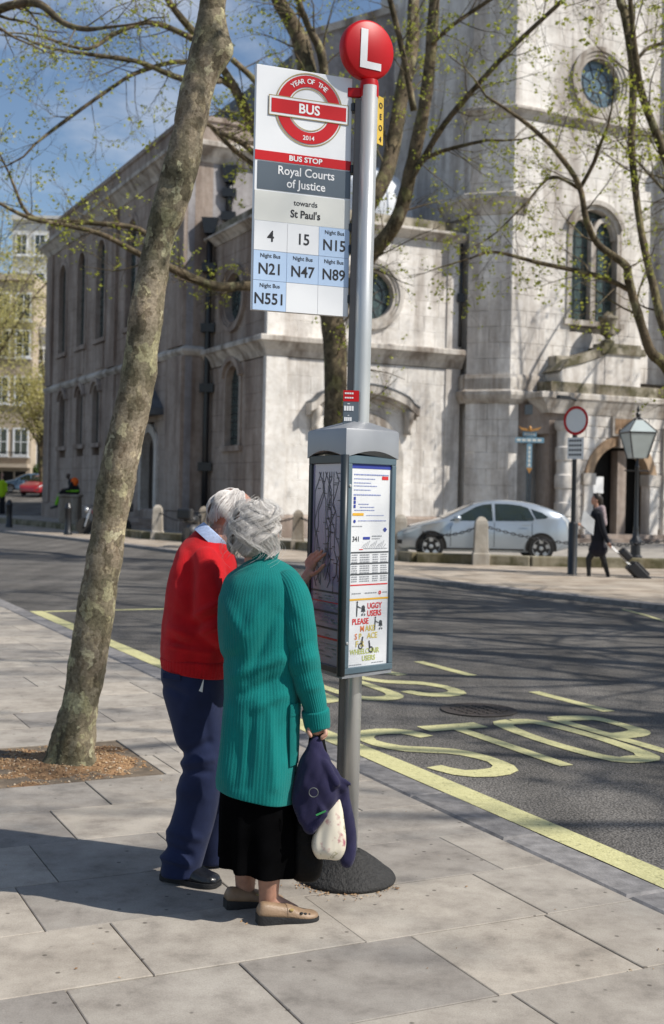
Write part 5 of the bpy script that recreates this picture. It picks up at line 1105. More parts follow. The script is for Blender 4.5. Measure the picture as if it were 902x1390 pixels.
# ------------------------------------------------------------------ vehicles
TYRE = mat('tyre_rubber', (.012, .012, .012), .8); RIM = mat('alloy', (.55, .56, .57), .35, .7); CGLASS = mat('car_glass', (.02, .03, .028), .08, 0, .2, 3, spec=.8, coat=.5); LIGHTG = mat('lamp_glass', (.55, .58, .6), .15, 0, .1, 8, coat=.8); TAIL = mat('tail_lamp', (.45, .02, .02), .2, coat=.8)
def car(label, loc, yaw, paint, group=None):
    th = thing('parked_car', label, 'car', loc, group); M_ = Matrix.Translation(V(loc)) @ Matrix.Rotation(yaw, 4, 'Z') @ Matrix.Translation((-2.23, 0, 0))
    X_ = [0, .04, .12, .3, .6, .9, 1.15, 1.4, 1.7, 2.0, 2.3, 2.6, 2.9, 3.2, 3.5, 3.8, 4.05, 4.22, 4.33, 4.40, 4.44]
    ZT = np.interp(X_, [0, .04, .12, .35, .7, 1.15, 1.6, 2.0, 2.35, 2.7, 3.1, 3.5, 3.9, 4.15, 4.3, 4.4, 4.44], [.50, .60, .68, .77, .86, .97, 1.20, 1.385, 1.47, 1.49, 1.475, 1.41, 1.29, 1.19, 1.10, .9, .7])
    W_ = np.interp(X_, [0, .12, .35, .8, 3.7, 4.1, 4.3, 4.44], [.52, .68, .80, .865, .865, .82, .76, .68]); ZB = lambda x: np.interp(x, [0, 1.0, 1.3, 3.9, 4.44], [.9, .9, .90, 1.02, .98])
    def sect(x, zt, w):
        zb = min(ZB(x), zt - .05); yr = w * .985 - .27 * max(0, zt - zb - .06) / .5 * w; lo_ = np.interp(x, [0, .2, .5, 3.9, 4.44], [.30, .24, .2, .2, .36])
        return [(w * .90, lo_), (w * .985, lo_ + .07), (w * 1.0, .55 if zb > .6 else zb * .9), (w * .985, zb), (yr + .01, max(zb + .01, zt - .055)), (yr - .06, zt - .012), (yr * .5, zt + .008), (0, zt + .012)]
    rr = []
    for x, zt, w in zip(X_, ZT, W_):
        s_ = sect(x, zt, w); rr.append([M_ @ V((x, -y, z)) for y, z in s_] + [M_ @ V((x, y, z)) for y, z in s_[-2::-1]])
    MB().rings(rr).build('body', paint, th, 'auto')
    def yside(x, z):
        zt = np.interp(x, X_, ZT); w = np.interp(x, X_, W_); s_ = sect(x, zt, w)
        for (y0, a), (y1, b) in zip(s_, s_[1:]):
            if a <= z <= b: return y0 + (y1 - y0) * (z - a) / max(1e-6, b - a)
        return s_[3][0]
    def patch(name, pts, mt, off=.006, sides=(-1, 1), par=None):
        out = []
        for sd in sides:
            P_ = [(np.array(pts[i]), np.array(pts[(i + 1) % len(pts)])) for i in range(len(pts))]; q = [a + (b - a) * k / 4 for a, b in P_ for k in range(4)]; c_ = np.mean(q, 0)
            mb = MB(); vs = [M_ @ V((x, sd * (yside(x, z) + off), z)) for x, z in q] ; n = len(q); inn = [c_ + (x - c_) * .5 for x in q]
            vs += [M_ @ V((x, sd * (yside(x, z) + off), z)) for x, z in inn] + [M_ @ V((c_[0], sd * (yside(*c_) + off), c_[1]))]
            mb.add(vs, [(i, (i + 1) % n, n + (i + 1) % n, n + i) for i in range(n)] + [(n + i, n + (i + 1) % n, 2 * n) for i in range(n)]); out.append(mb.build(name, mt, par or th, True))
        return out
    patch('side_window', [(1.38, .955), (1.62, 1.08), (2.02, 1.30), (2.2, 1.36), (2.42, 1.385), (2.44, .965)], CGLASS); patch('side_window', [(2.50, .968), (2.50, 1.39), (2.8, 1.39), (3.12, 1.36), (3.32, 1.30), (3.46, 1.03), (3.42, .99)], CGLASS); patch('quarter_window', [(3.50, 1.03), (3.38, 1.28), (3.66, 1.19), (3.80, 1.09), (3.74, 1.05)], CGLASS)
    for xs_, nm in (([1.22, 1.4, 1.6, 1.8, 1.98], 'windscreen'), ([3.62, 3.8, 4.0, 4.15], 'rear_window')):
        r_ = []
        for x in xs_:
            zt = np.interp(x, X_, ZT); w = np.interp(x, X_, W_); s_ = sect(x, zt, w); yr = s_[5][0]; r_.append([M_ @ V((x, y * yr * .97, zt + (.022 if abs(y) < .9 else .004))) for y in (-1, -.5, 0, .5, 1)])
        MB().rings(r_, False, False).build(nm, CGLASS, th, True)
    patch('headlight', [(.22, .60), (.30, .70), (.68, .82), (.66, .76), (.45, .66)], LIGHTG, .008); patch('tail_light', [(4.24, .98), (4.1, 1.12), (4.2, 1.13), (4.31, .98), (4.35, .8), (4.3, .78)], LIGHTG, .008)
    gap = mat('panel_gap', (.03, .03, .03), .6) if 'panel_gap' not in bpy.data.materials else bpy.data.materials['panel_gap']
    for x0 in (1.40, 2.47, 3.40): patch('door_seam', [(x0, .33), (x0 + .012, .33), (x0 + .012, .94), (x0, .94)], gap, .004)
    patch('sill_trim', [(1.3, .25), (3.2, .25), (3.2, .29), (1.3, .29)], gap, .006); patch('lower_grille', [(.06, .36), (.22, .36), (.22, .46), (.06, .46)], gap, .008)
    for x0 in (2.12, 3.16):
        for h in patch('door_handle', [(x0, .86), (x0 + .2, .865), (x0 + .2, .90), (x0, .895)], paint, .03): pass
    for sd in (-1, 1):
        MB().ell(M_ @ V((1.55, sd * .98, 1.02)), .10, .09, .075, M_.to_3x3()).build('wing_mirror', paint, th, True)
        for xw in (.93, 3.63):
            c_ = M_ @ V((xw, sd * .80, .315)); ax = (M_.to_3x3() @ V((0, sd, 0)))
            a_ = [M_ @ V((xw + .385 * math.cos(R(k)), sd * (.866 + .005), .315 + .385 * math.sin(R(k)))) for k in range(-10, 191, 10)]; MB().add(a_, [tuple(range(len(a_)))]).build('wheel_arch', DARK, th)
            wh = MB().lathe([(.2, -.1), (.30, -.1), (.315, -.08), (.315, .06), (.30, .085), (.21, .09)], c_, 32, ax).build('wheel', TYRE, th, 'auto')
            MB().lathe([(.215, .05), (.215, .085), (.19, .088), (.185, .05), (.05, .04), (.001, .04)], c_, 28, ax).build('rim', mat('brake_dark', (.16, .16, .165), .5, .5) if 'brake_dark' not in bpy.data.materials else bpy.data.materials['brake_dark'], wh, 'auto')
            sp = MB(); e1 = M_.to_3x3() @ V((1, 0, 0)); e2 = V((0, 0, 1))
            for k in range(5):
                a = R(90 + 72 * k); u_ = e1 * math.cos(a) + e2 * math.sin(a); v_ = -e1 * math.sin(a) + e2 * math.cos(a)
                sp.prism([c_ + ax * .07 + u_ * .03 - v_ * .035, c_ + ax * .085 + u_ * .2 - v_ * .05, c_ + ax * .085 + u_ * .2 + v_ * .05, c_ + ax * .07 + u_ * .03 + v_ * .035], ax * .012)
            sp.lathe([(.05, .075), (.05, .1), (.01, .105)], c_, 14, ax); sp.lathe([(.195, .08), (.215, .095), (.22, .085)], c_, 28, ax, False); sp.build('spokes', RIM, wh)
    return th
SILVER = mat('silver_paint', (.42, .47, .52), .28, .55, .03, 3, coat=.8); REDP = mat('red_paint', (.35, .02, .03), .3, .2, .05, 3, coat=.8); BLUEP = mat('blue_paint', (.12, .2, .3), .3, .3, .05, 3, coat=.8)
car('silver hatchback parked behind the low wall in front of the church', (2.456 - .93 + 2.23, 31.07, .1), 0, SILVER)
pc = at(58, 662, 89); car('small red car at the far left end of the street', (pc.x, pc.y, 1.13), R(75), REDP); pc = at(36, 660, 93); car('blue grey car beyond the red one on the far left', (pc.x, pc.y, 1.3), R(20), BLUEP)
m = MB(); m.add([(-75, 60, -.035), (-16.6, 66, -.035), (-16.6, 100, 1.6), (-75, 100, 1.6), (-16.6, 140, 1.7), (-75, 140, 1.7)], [(0, 1, 2, 3), (3, 2, 4, 5)]); structure(m.build('rising_street', ASPH))
def motorcycle(label, loc, yaw, seed):
    th = thing('motorcycle', label, 'motorcycle', loc, 'parked motorcycles'); TK_ = REDP if seed == 1 else IRON; M_ = Matrix.Translation(V(loc)) @ Matrix.Rotation(yaw, 4, 'Z'); p = lambda x, y, z: M_ @ V((x, y, z)); ax = M_.to_3x3() @ V((0, 1, 0)); ch = RIM if seed == 1 else IRON
    for x in (-.7, .7):
        w = MB().lathe([(.24, -.05), (.30, -.05), (.31, 0), (.30, .05), (.24, .05)], p(x, 0, .31), 28, ax).build('wheel', TYRE, th, 'auto'); MB().lathe([(.24, -.02), (.24, .02), (.04, .03), (.001, .03)], p(x, 0, .31), 24, ax).build('rim', RIM, w)
    MB().cap(p(-.1, 0, .5), p(.25, 0, .5), .2, .19).build('engine', mat('engine_metal', (.08, .08, .085), .5, .3), th, True); MB().ell(p(.15, 0, .82), .3, .15, .14, M_.to_3x3()).build('fuel_tank', TK_, th, True); MB().ell(p(-.45, 0, .82), .42, .15, .09, M_.to_3x3()).build('seat', IRON, th, True)
    MB().tube([p(.7, .09, .31), p(.5, .09, .95)], .028, 8).tube([p(.7, -.09, .31), p(.5, -.09, .95)], .028, 8).build('fork', ch, th); MB().tube([p(.35, .36, 1.06), p(.48, .1, 1.02), p(.48, -.1, 1.02), p(.35, -.36, 1.06)], .018, 8).build('handlebar', IRON, th); MB().lathe([(.02, -.1), (.1, -.05), (.11, .03), (.01, .05)], p(.64, 0, .9), 18, M_.to_3x3() @ V((1, 0, 0))).build('headlight', ch, th, True)
    MB().box(0, 0, 0, 0, 0, 0) if False else MB().fbox(p(-.85, 0, .85), M_.to_3x3() @ V((1, 0, 0)), ax, ZU, (-.18, -.2, 0), (.18, .2, .3)).build('top_box', IRON, th, bevel=.05); MB().tube([p(0, -.16, .3), p(-.7, -.2, .36), p(-.95, -.2, .4)], .05, 10).build('exhaust', ch, th, True)
q = at(122, 727, 43.5); motorcycle('motorcycle mostly hidden behind the leaning trunk', (q.x + .3, 44.5, 0), R(200), 1); q = at(259, 735, 35.2); motorcycle('black motorcycle seen end on behind the shoulder of the person in red', (q.x, 35.6, 0), R(82), 2)

# ------------------------------------------------------------------ houses at the far end of the street
def rect_holes_house(label, X0, X1, Y, H_, wallm, floors, wins, shop, depth=12, name='house'):
    th = thing(name, label, 'building', ((X0 + X1) / 2, Y, 1.5)); MB().box(X0, X1, Y, Y + depth, .5, H_).build('wall', wallm, th)
    MB().box(X0 - .1, X1 + .1, Y - .35, Y + .2, H_ - .5, H_ - .002).build('cornice', wallm, th)
    for z in floors:
        for k in range(wins):
            w = (X1 - X0) / wins; cx = X0 + (k + .5) * w
            f = MB().band([V((cx - .5, Y - .08, z)), V((cx + .5, Y - .08, z)), V((cx + .5, Y - .08, z + 2)), V((cx - .5, Y - .08, z + 2))], [V((cx - .65, Y - .08, z - .15)), V((cx + .65, Y - .08, z - .15)), V((cx + .65, Y - .08, z + 2.15)), V((cx - .65, Y - .08, z + 2.15))], (0, .1, 0)).build('window', WHITE, th)
            MB().box(cx - .5, cx + .5, Y - .02, Y + .01, z, z + 2).build('pane', CGLASS, f); MB().box(cx - .03, cx + .03, Y - .06, Y - .021, z, z + 2).box(cx - .5, cx - .031, Y - .06, Y - .021, z + .97, z + 1.03).box(cx + .031, cx + .5, Y - .06, Y - .021, z + .97, z + 1.03).build('sash_bar', WHITE, f); MB().box(cx - .75, cx + .75, Y - .2, Y + .01, z - .28, z - .16).build('sill', WHITE, f)
    return th
CRM = mat('cream_render', (.46, .38, .29), .8, 0, .1, 1); GRYR = mat('pale_render', (.55, .55, .53), .8, 0, .1, 1); PUB = mat('pub_black', (.02, .022, .026), .5)
px = lambda u_, Y: at(u_, 660, Y).x
h1 = rect_holes_house('cream house with iron balcony on the far left', px(-70, 100), px(41, 100), 100, 19, CRM, (4.4, 8.6, 12.4, 15.4), 4, 1)
X0, X1 = px(-70, 100), px(41, 100); sh = MB().box(X0 + .2, X1 - .2, 99.9, 99.99, -.1, 3.0).build('shop_front', DARK, h1)
for k in range(7): MB().box(X0 + .3 + k * 1.0, X0 + .42 + k * 1.0, 99.8, 99.89, -.1, 3.0).build('shop_mullion', CRM, sh)
MB().box(X0, X1, 98.9, 99.99, 3.3, 3.6).build('balcony', CRM, h1); bal = h1.children[-1]
rl = MB().box(X0, X1, 98.92, 98.97, 4.5, 4.56)
for k in range(60): rl.box(X0 + k * (X1 - X0) / 60, X0 + k * (X1 - X0) / 60 + .03, 98.92, 98.96, 3.6, 4.5)
rl.build('railing', IRON, bal)
h2 = rect_holes_house('dark fronted pub with white upper floors beside the church corner', px(42, 102), px(125, 102), 102, 15, GRYR, (7.6, 11.2), 3, 1, name='pub')
X0, X1 = px(42, 102), px(125, 102); MB().box(X0, X1, 101.8, 101.98, -.1, 6.6).build('pub_front', PUB, h2); pf = h2.children[-1]
for k in range(8): MB().box(X0 + .3 + k * .72, X0 + .48 + k * .72, 101.7, 101.79, .4 if k % 2 else 3.2, 5.6).build('white_pilaster', WHITE, pf)
MB().box(X0 + .1, X1, 101.55, 101.79, 5.75, 6.5).build('fascia', PUB, pf); fs_ = pf.children[-1]
m = MB(); ff = Face((X0 + .9, 101.54, 5.9), (1, 0, 0), (0, 0, 1))
for k in range(5): ff.rect(m, k * .42, k * .42 + .3, 0, .42, .003)
m.build('gilt_letters', mat('gilt', (.6, .3, .05), .4), fs_)
bk = V((X0 + .5, 101.0, 3.0)); lv = [(bk + V((rg.gauss(0, .55), rg.gauss(0, .2), rg.gauss(0, .3))), .22) for k in range(500)]
FLW = leaf_mat('basket_leaf', (.04, .09, .015), (.09, .15, .03)); tag(leaf_mesh(lv, rg).build('hanging_basket', FLW), 'green hanging flower basket on the dark pub front', 'flower basket')
h3 = rect_holes_house('tall pale house rising behind the pub and the trees', px(10, 128), px(110, 128), 128, 30, GRYR, (10, 14, 18, 22, 26), 4, 1); h4 = rect_holes_house('long stone block closing the street behind the left trees', -75, px(-72, 112), 112, 24, CRM, (4.5, 9, 13.5, 18), 9, 1)

# ------------------------------------------------------------------ people
def skin_mat(name, col):
    m, nt, b, N, K = nodes(name); g = N('NewGeometry'); n = N('TexNoise'); n.inputs['Scale'].default_value = 38; n.inputs['Detail'].default_value = 6; K(g.outputs['Position'], n.inputs['Vector'])
    r1 = ramp(N, [(.3, c3(col, .78)), (.7, c3(col, 1.1))]); K(n.outputs[0], r1.inputs[0]); K(r1.outputs[0], b.inputs['Base Color']); b.inputs['Roughness'].default_value = .5
    b.inputs['Subsurface Weight'].default_value = .12; b.inputs['Subsurface Radius'].default_value = (.012, .005, .003); b.inputs['Subsurface Scale'].default_value = .6
    bp = N('Bump'); bp.inputs['Strength'].default_value = .2; bp.inputs['Distance'].default_value = .003; K(n.outputs[0], bp.inputs['Height']); K(bp.outputs[0], b.inputs['Normal']); return m
SKIN = skin_mat('skin', (.50, .27, .19)); SKIN2 = skin_mat('reddened_skin', (.52, .25, .17)); TIGHT = skin_mat('tan_tights', (.36, .19, .13))
def cloth(name, col, sheen=.25, sc=260, bump=.25, var=.1, rough=.85):
    m = mat(name, col, rough, 0, var, 14, bump, sc, sheen=sheen, spec=.2); return m
TEAL = cloth('teal_knit', (.0, .165, .152), .1, 420, .3, .10); REDK = cloth('red_wool', (.52, .007, .012), .08, 330, .6, .16); NAVYT = cloth('navy_twill', (.016, .024, .068), .08, 500, .2, .14); BLACKC = mat('black_skirt', (.002, .002, .0023), 1.0, 0, .3, 14, .2, 300, spec=.02); NAVYF = cloth('navy_fleece', (.020, .018, .055), .1, 500, .4, .14); SHIRT = mat('blue_check_shirt', (.34, .42, .60), .8, 0, .45, 330)
BAGB = mat('black_bag_cloth', (.003, .003, .0035), .55, 0, .3, 20, .4, 40, spec=.15); LEATHER = mat('black_leather', (.008, .009, .012), .3, 0, .3, 25, .25, 120, coat=.2); TAN = mat('tan_leather', (.25, .165, .10), .5, 0, .18, 25, .2, 150); SOLE = mat('black_sole', (.014, .014, .015), .7, 0, .3, 30, .3, 120)
def hair_mat(name, stops):
    m, nt, b, N, K = nodes(name); a = N('Attribute'); a.attribute_name = 'tone'; r1 = ramp(N, stops); K(a.outputs['Fac'], r1.inputs[0]); K(r1.outputs[0], b.inputs['Base Color']); b.inputs['Roughness'].default_value = .42; b.inputs['Specular IOR Level'].default_value = .4; return m
HAIRW = hair_mat('grey_hair', [(0, (.16, .145, .13)), (.3, (.36, .335, .31)), (.65, (.58, .55, .52)), (1, (.74, .72, .69))]); HAIRM = hair_mat('white_hair', [(0, (.40, .36, .33)), (.4, (.62, .58, .55)), (1, (.80, .77, .74))])
def spow(x, p): return math.copysign(abs(x) ** p, x)
def pring(q, n, pw=2.3):
    u0, u1, v, Y, dep = q[:5]; tilt = q[5] if len(q) > 5 else 0; c_ = at((u0 + u1) / 2, v, Y); hw = (u1 - u0) / 2 / FPX * Y; out = []; M_ = 160
    pts = [(hw * spow(math.cos(2 * math.pi * k / M_), 2 / pw), dep * spow(math.sin(2 * math.pi * k / M_), 2 / pw)) for k in range(M_ + 1)]; cum = [0]
    for a, b in zip(pts, pts[1:]): cum.append(cum[-1] + math.hypot(b[0] - a[0], b[1] - a[1]))
    xs = np.interp(np.linspace(0, cum[-1], n + 1)[:-1], cum, [p[0] for p in pts]); ys = np.interp(np.linspace(0, cum[-1], n + 1)[:-1], cum, [p[1] for p in pts])
    return c_, [V((c_.x + x, c_.y + y, c_.z + tilt * x / hw)) for x, y in zip(xs, ys)]
def ploft(mb, rows, n=40, m_=None, pw=2.3, rib=0, amp=.0015, fold=None, cap=True):
    rows = [tuple(r_) + (0,) * (6 - len(r_)) for r_ in rows]; lev = crom(rows, m_ or len(rows) * 4) if len(rows) > 2 else rows; rr = []
    for li, q in enumerate(lev):
        c_, pts = pring(q, n, pw)
        for k, p in enumerate(pts):
            d = V((p.x - c_.x, p.y - c_.y, 0)); l = d.length; d = d / max(l, 1e-6); o_ = 0
            if rib: o_ += amp * (-1.5 if k % 4 == 0 else .5)
            if fold: o_ += fold(p, 2 * math.pi * k / n, li / (len(lev) - 1))
            pts[k] = p + d * o_
        rr.append(pts)
    return mb.rings(rr, cap)
def stube(mb, path, n=64, m_=40, rib=True, amp=.0015, fold=None, cap=True, flat=1.0):
    """sleeve: path of (point, radius)"""
    pr = crom([(*p, r_) for p, r_ in path], m_); P_ = [V(q[:3]) for q in pr]; rr = []; x = None
    for i, p in enumerate(P_):
        t_ = (P_[min(i + 1, len(P_) - 1)] - P_[max(i - 1, 0)]).normalized()
        if x is None: x = t_.cross(V((0, 1, 0))).normalized()
        x = (x - t_ * x.dot(t_)).normalized(); y = t_.cross(x); row = []
        for k in range(n):
            a = 2 * math.pi * k / n; d = x * math.cos(a) + y * math.sin(a) * flat; o_ = (amp * (-1.5 if k % 4 == 0 else .5) if rib else 0); w = p + d * pr[i][3]
            if fold: o_ += fold(w, a, i / (len(P_) - 1))
            row.append(w + d * o_)
        rr.append(row)
    return mb.rings(rr, cap)
def frame3(fwd, up=V((0, 0, 1))):
    f = V(fwd).normalized(); s_ = f.cross(up).normalized(); u_ = s_.cross(f); return Matrix((s_, f, u_)).transposed()   # columns: right, forward, up
def head_shapes(mb, c_, fwd, k=1.0, old=True):
    A = frame3(fwd); c_ = V(c_); p = lambda x, y, z: c_ + A @ V((x * k, y * k, z * k))
    E_ = lambda x, y, z, a, b, g_: mb.ell(p(x, y, z), a * k, b * k, g_ * k, A, 18, 12)
    E_(0, -.012, .018, .074, .092, .092); E_(0, .028, -.035, .060, .066, .082); E_(0, .055, -.088, .034, .034, .026); E_(0, .088, -.03, .012, .018, .022); E_(0, .093, -.042, .016, .012, .010)
    mb.cap(p(0, .075, .005), p(0, .1, -.036), .007 * k, .011 * k); E_(0, .080, .02, .05, .014, .012)
    for s_ in (-1, 1): E_(s_ * .03, .074, .0, .014, .012, .010); E_(s_ * .038, .06, -.035, .022, .022, .024); E_(s_ * .074, -.006, -.022, .008, .020, .030); E_(s_ * .080, -.012, -.01, .006, .014, .018)
    E_(0, .083, -.064, .024, .008, .006); E_(0, .081, -.073, .020, .009, .006)
    return A
def hand(mb, wrist, palm, fingers, thumb, r_=.0075, pr=.018):
    mb.cap(wrist, palm, .021, pr); 
    for f in fingers:
        mb.cap(palm.lerp(f[0], .35), f[0], pr * .8, r_ * 1.15)
        for a, b, k in zip(f, f[1:], range(9)): mb.cap(a, b, r_ * (1.08 - .1 * k), r_ * (1.0 - .12 * k), 10)
    mb.cap(wrist.lerp(palm, .55), thumb[0], pr * .75, r_ * 1.3)
    for a, b in zip(thumb, thumb[1:]): mb.cap(a, b, r_ * 1.2, r_ * 1.0, 10)
def strands(c_, A, radii, n, rng, th0, dth, wave, bald=None, rad=.0012, seg=9, lift=.004, face=1.05, end=2.15, toneb=.55, curl=0, freq=8):
    """hair: combed locks that lie over the skull"""
    mb = MB(); mb.col = []
    for i in range(n):
        ph = rng.uniform(-math.pi, math.pi); t0 = rng.uniform(*th0); ln = rng.uniform(*dth); tone = min(1, max(0, rng.gauss(toneb, .17) + .13 * math.sin(ph * 7 + 3 * math.sin(ph * 3)))); g_ = rng.uniform(0, 1) ** 1.5
        if bald and bald(t0, ph): continue
        pts = []; rads = []
        for k in range(seg):
            f = k / (seg - 1); th = t0 + ln * f; pp = ph + wave * math.sin(freq * th + 2.2 * math.sin(ph * 2.3) + .5 * math.sin(ph * 9)) * min(1, th)
            if th > end + .18 * math.sin(ph * 5): break
            if abs(pp) < face and th > 1.1: break       # leave the face free (phi = 0 is forward)
            rr_ = 1 + (lift * (1 + 1.2 * g_) + curl * max(0, th - 1.6) * .02 + .0045 * math.sin(freq * th + 1.1 + 2.2 * math.sin(ph * 2.3))) / radii[0]
            q = V((math.sin(th) * math.sin(pp) * radii[0], math.sin(th) * math.cos(pp) * radii[1], math.cos(th) * radii[2])) * rr_; pts.append(c_ + A @ q); rads.append(rad * (1 - .55 * f))
        if len(pts) < 3: continue
        v0 = len(mb.v); mb.tube(pts, rads, 3, False); mb.col += [tone] * (len(mb.v) - v0)
    return mb
def shoe(th, heel, d, ln, w, h, up_m, sole_m, kind):
    heel = V(heel); f = V(d).normalized(); s_ = f.cross(ZU); P3 = lambda x, y, z: heel + f * (x * ln) + s_ * (y * w) + ZU * z
    st = [(0.0, .50, .55), (.06, .66, 1.0), (.2, .72, 1.02), (.38, .74, .92), (.5, .82, .86), (.65, .95, .68), (.8, .97, .52), (.92, .78, .42), (.985, .40, .26)]
    up = []; so_ = []
    sh_ = .020 if kind == 'loafer' else .014
    for x, ww, hh in st:
        wedge = (.022 * max(0, 1 - x * 1.25) if kind == 'wedge' else .006 * (x < .25)); z0_ = .006 + sh_ * .6 + wedge
        ring = [P3(x, ww * .5 * spow(math.cos(a), .8), z0_ + max(0, math.sin(a)) ** .75 * (h * hh)) for a in np.linspace(0, math.pi, 15)]; up.append(ring + [P3(x, -ww * .3, z0_ - .004), P3(x, ww * .3, z0_ - .004)])
        so_.append([P3(x * 1.02 - .008, ww * .535 * a, z) for a, z in ((-1, .002), (1, .002), (1.03, z0_ * .6), (1.0, z0_ + .003), (-1.0, z0_ + .003), (-1.03, z0_ * .6))])
    crm = lambda rr, m_: [[V(q) for q in row] for row in np.array(crom([np.array([c for p in row for c in p]) for row in rr], m_)).reshape(m_, -1, 3)]
    o = MB().rings(crm(up, 26)).build('shoe', up_m, th, True); MB().rings(crm(so_, 24)).build('sole', sole_m, o, 'auto'); return o, P3
def seg(u_, v_, L_):
    o_ = 0
    for a, b, c_, d, am, w in L_:
        dx, dy = c_ - a, d - b; t_ = max(0, min(1, ((u_ - a) * dx + (v_ - b) * dy) / (dx * dx + dy * dy))); q = ((u_ - a - dx * t_) ** 2 + (v_ - b - dy * t_) ** 2) / (w * w)
        if q < 6: o_ += am * math.exp(-q) * (.35 + .65 * math.sin(math.pi * (.15 + .7 * t_)))
    return o_
CFOLD = [(372, 800, 325, 885, .007, 9), (380, 835, 340, 925, -.009, 8), (386, 895, 322, 922, .010, 8), (388, 922, 335, 945, -.009, 7), (392, 945, 350, 965, .007, 6), (316, 960, 310, 1060, .006, 7), (348, 965, 342, 1070, -.007, 8), (374, 970, 380, 1070, .007, 7), (305, 815, 335, 865, .006, 8), (300, 900, 330, 890, -.006, 6), (330, 1000, 327, 1070, -.005, 6)]
SFOLD = [(396, 888, 428, 872, -.007, 5), (400, 905, 432, 893, .007, 5), (404, 922, 437, 910, -.006, 5), (408, 940, 440, 932, .005, 5), (395, 815, 420, 850, .004, 8), (385, 800, 398, 840, -.006, 6)]
JFOLD = [(258, 752, 264, 850, -.006, 7), (268, 840, 303, 820, .009, 5), (270, 852, 304, 836, -.009, 5), (274, 864, 306, 850, .008, 5), (222, 852, 262, 868, .008, 6), (219, 868, 262, 882, -.008, 5), (221, 880, 290, 890, .006, 4), (240, 800, 262, 830, .005, 9), (232, 830, 258, 850, -.006, 7), (250, 730, 240, 780, .004, 9), (285, 775, 300, 815, .005, 8), (226, 800, 250, 860, .004, 8)]
TFOLD = [(250, 1030, 292, 1012, -.008, 6), (246, 1042, 295, 1034, .008, 6), (250, 1052, 292, 1052, -.006, 5), (262, 940, 250, 1010, .006, 9), (225, 1150, 268, 1166, -.009, 6), (222, 1166, 266, 1178, .010, 5), (232, 1132, 280, 1142, .006, 6), (240, 1075, 285, 1085, .004, 8), (222, 935, 258, 948, -.006, 5), (282, 950, 290, 1010, -.005, 7)]
fold1 = lambda a, s1, s2, sd=0: (lambda p, an, l: a * (nz3((p.x * s1, p.y * s1, p.z * s2), 1, sd) + .5 * nz3((p.x * s1 * 2.3, p.y * s1 * 2.3, p.z * s2 * 2.0), 1, sd + 5)))
# ---------------- woman in the teal cardigan
rw = random.Random(77); wb = gnd(352, 1242)
wo = thing('person', 'person in a teal ribbed cardigan and black skirt, back turned, hand on the timetable', 'person', wb)
b = MB(); hc = at(350, 721, 4.81); wf = V((.74, .62, -.18)); A = head_shapes(b, hc, wf, 1.0)
b.cap(at(351, 770, 4.80), hc + V((0, 0, -.05)), .055, .05); b.cap(at(352, 812, 4.79), at(352, 780, 4.80), .10, .06); b.cap(at(350, 1040, 4.76), at(352, 830, 4.78), .125, .115); b.cap(at(322, 800, 4.78), at(388, 802, 4.78), .05, .05)
# right arm and gripping hand
b.cap(at(392, 802, 4.72), at(407, 870, 4.67), .045, .04); b.cap(at(407, 870, 4.67), at(429, 972, 4.68), .04, .027)
wr_, pm = at(430, 976, 4.68), at(430, 990, 4.675)
px4 = lambda u_, v_, Y_: at(u_, v_, Y_)
hand(b, wr_, pm, [[px4(441, 988, 4.66), px4(443, 997, 4.645), px4(437, 1001, 4.64)], [px4(439, 990, 4.685), px4(443, 998, 4.675), px4(437, 1003, 4.66)], [px4(437, 990, 4.70), px4(440, 999, 4.70), px4(434, 1003, 4.69)], [px4(434, 990, 4.715), px4(436, 998, 4.715), px4(431, 1001, 4.705)]], [px4(421, 986, 4.655), px4(419, 993, 4.645), px4(422, 999, 4.64)], .0085, .026)
# left arm reaching to the case
b.cap(at(378, 803, 4.92), at(380, 848, 4.99), .045, .04); b.cap(at(380, 848, 4.99), at(409, 795, 5.14), .036, .025)
wr_, pm = at(413, 788, 5.165), at(422, 773, 5.185)
hand(b, wr_, pm, [[at(428.5, 763, 5.165), at(435.5, 757, 5.14), at(442.5, 751.5, 5.112)], [at(424.5, 760.5, 5.18), at(431.5, 753.5, 5.158), at(438, 747.5, 5.132)], [at(420, 760, 5.195), at(426, 753, 5.18), at(431.5, 747.5, 5.158)], [at(416, 763, 5.205), at(420, 756.5, 5.195), at(424, 751.5, 5.183)]], [at(427, 779, 5.155), at(434, 774, 5.13), at(440.5, 766.5, 5.112)], .0078, .020)
for u0, Y0, r_ in ((334, 4.84, .036), (366, 4.685, .038)):
    b.cap(at(u0, 1060, Y0), at(u0, 1150, Y0), .075, .055); b.cap(at(u0, 1150, Y0), at(u0 - 1, 1214, Y0), .052, r_); b.cap(at(u0 - 1, 1214, Y0), at(u0 - 4, 1232, Y0), r_, .03); b.cap(at(u0 + 2, 1224, Y0), at(u0 + 34, 1236, Y0 + .05), .034, .022)
voxel(b, 'body', SKIN, wo, .0048, 2, .5)
wbody = wo.children[-1]
wbody.data.materials.append(TIGHT)
zt_ = at(350, 1150, 4.75).z - wb.z
for f_ in wbody.data.polygons:
    if f_.center.z < .45: f_.material_index = 1
A = frame3(V((.74, .62, -.05)))
hcw = at(347.5, 723, 4.80)
base = MB(); base.ell(hcw, .092, .098, .108, A, 28, 20)
def hdef(p, n):
    return p + n * (.006 * nz3(p, 22) + .004 * nz3(p, 45))
voxel(base, 'hair_base', mat('hair_under', (.42, .395, .365), .7, 0, .3, 60, .6, 160), wo, .006, 2, .5, lambda p, n: p + n * (.005 * nz3(p, 24)) if (p - hcw).dot(A @ V((0, 1, 0))) < .035 or p.z > hcw.z + .02 else p - n * .05)
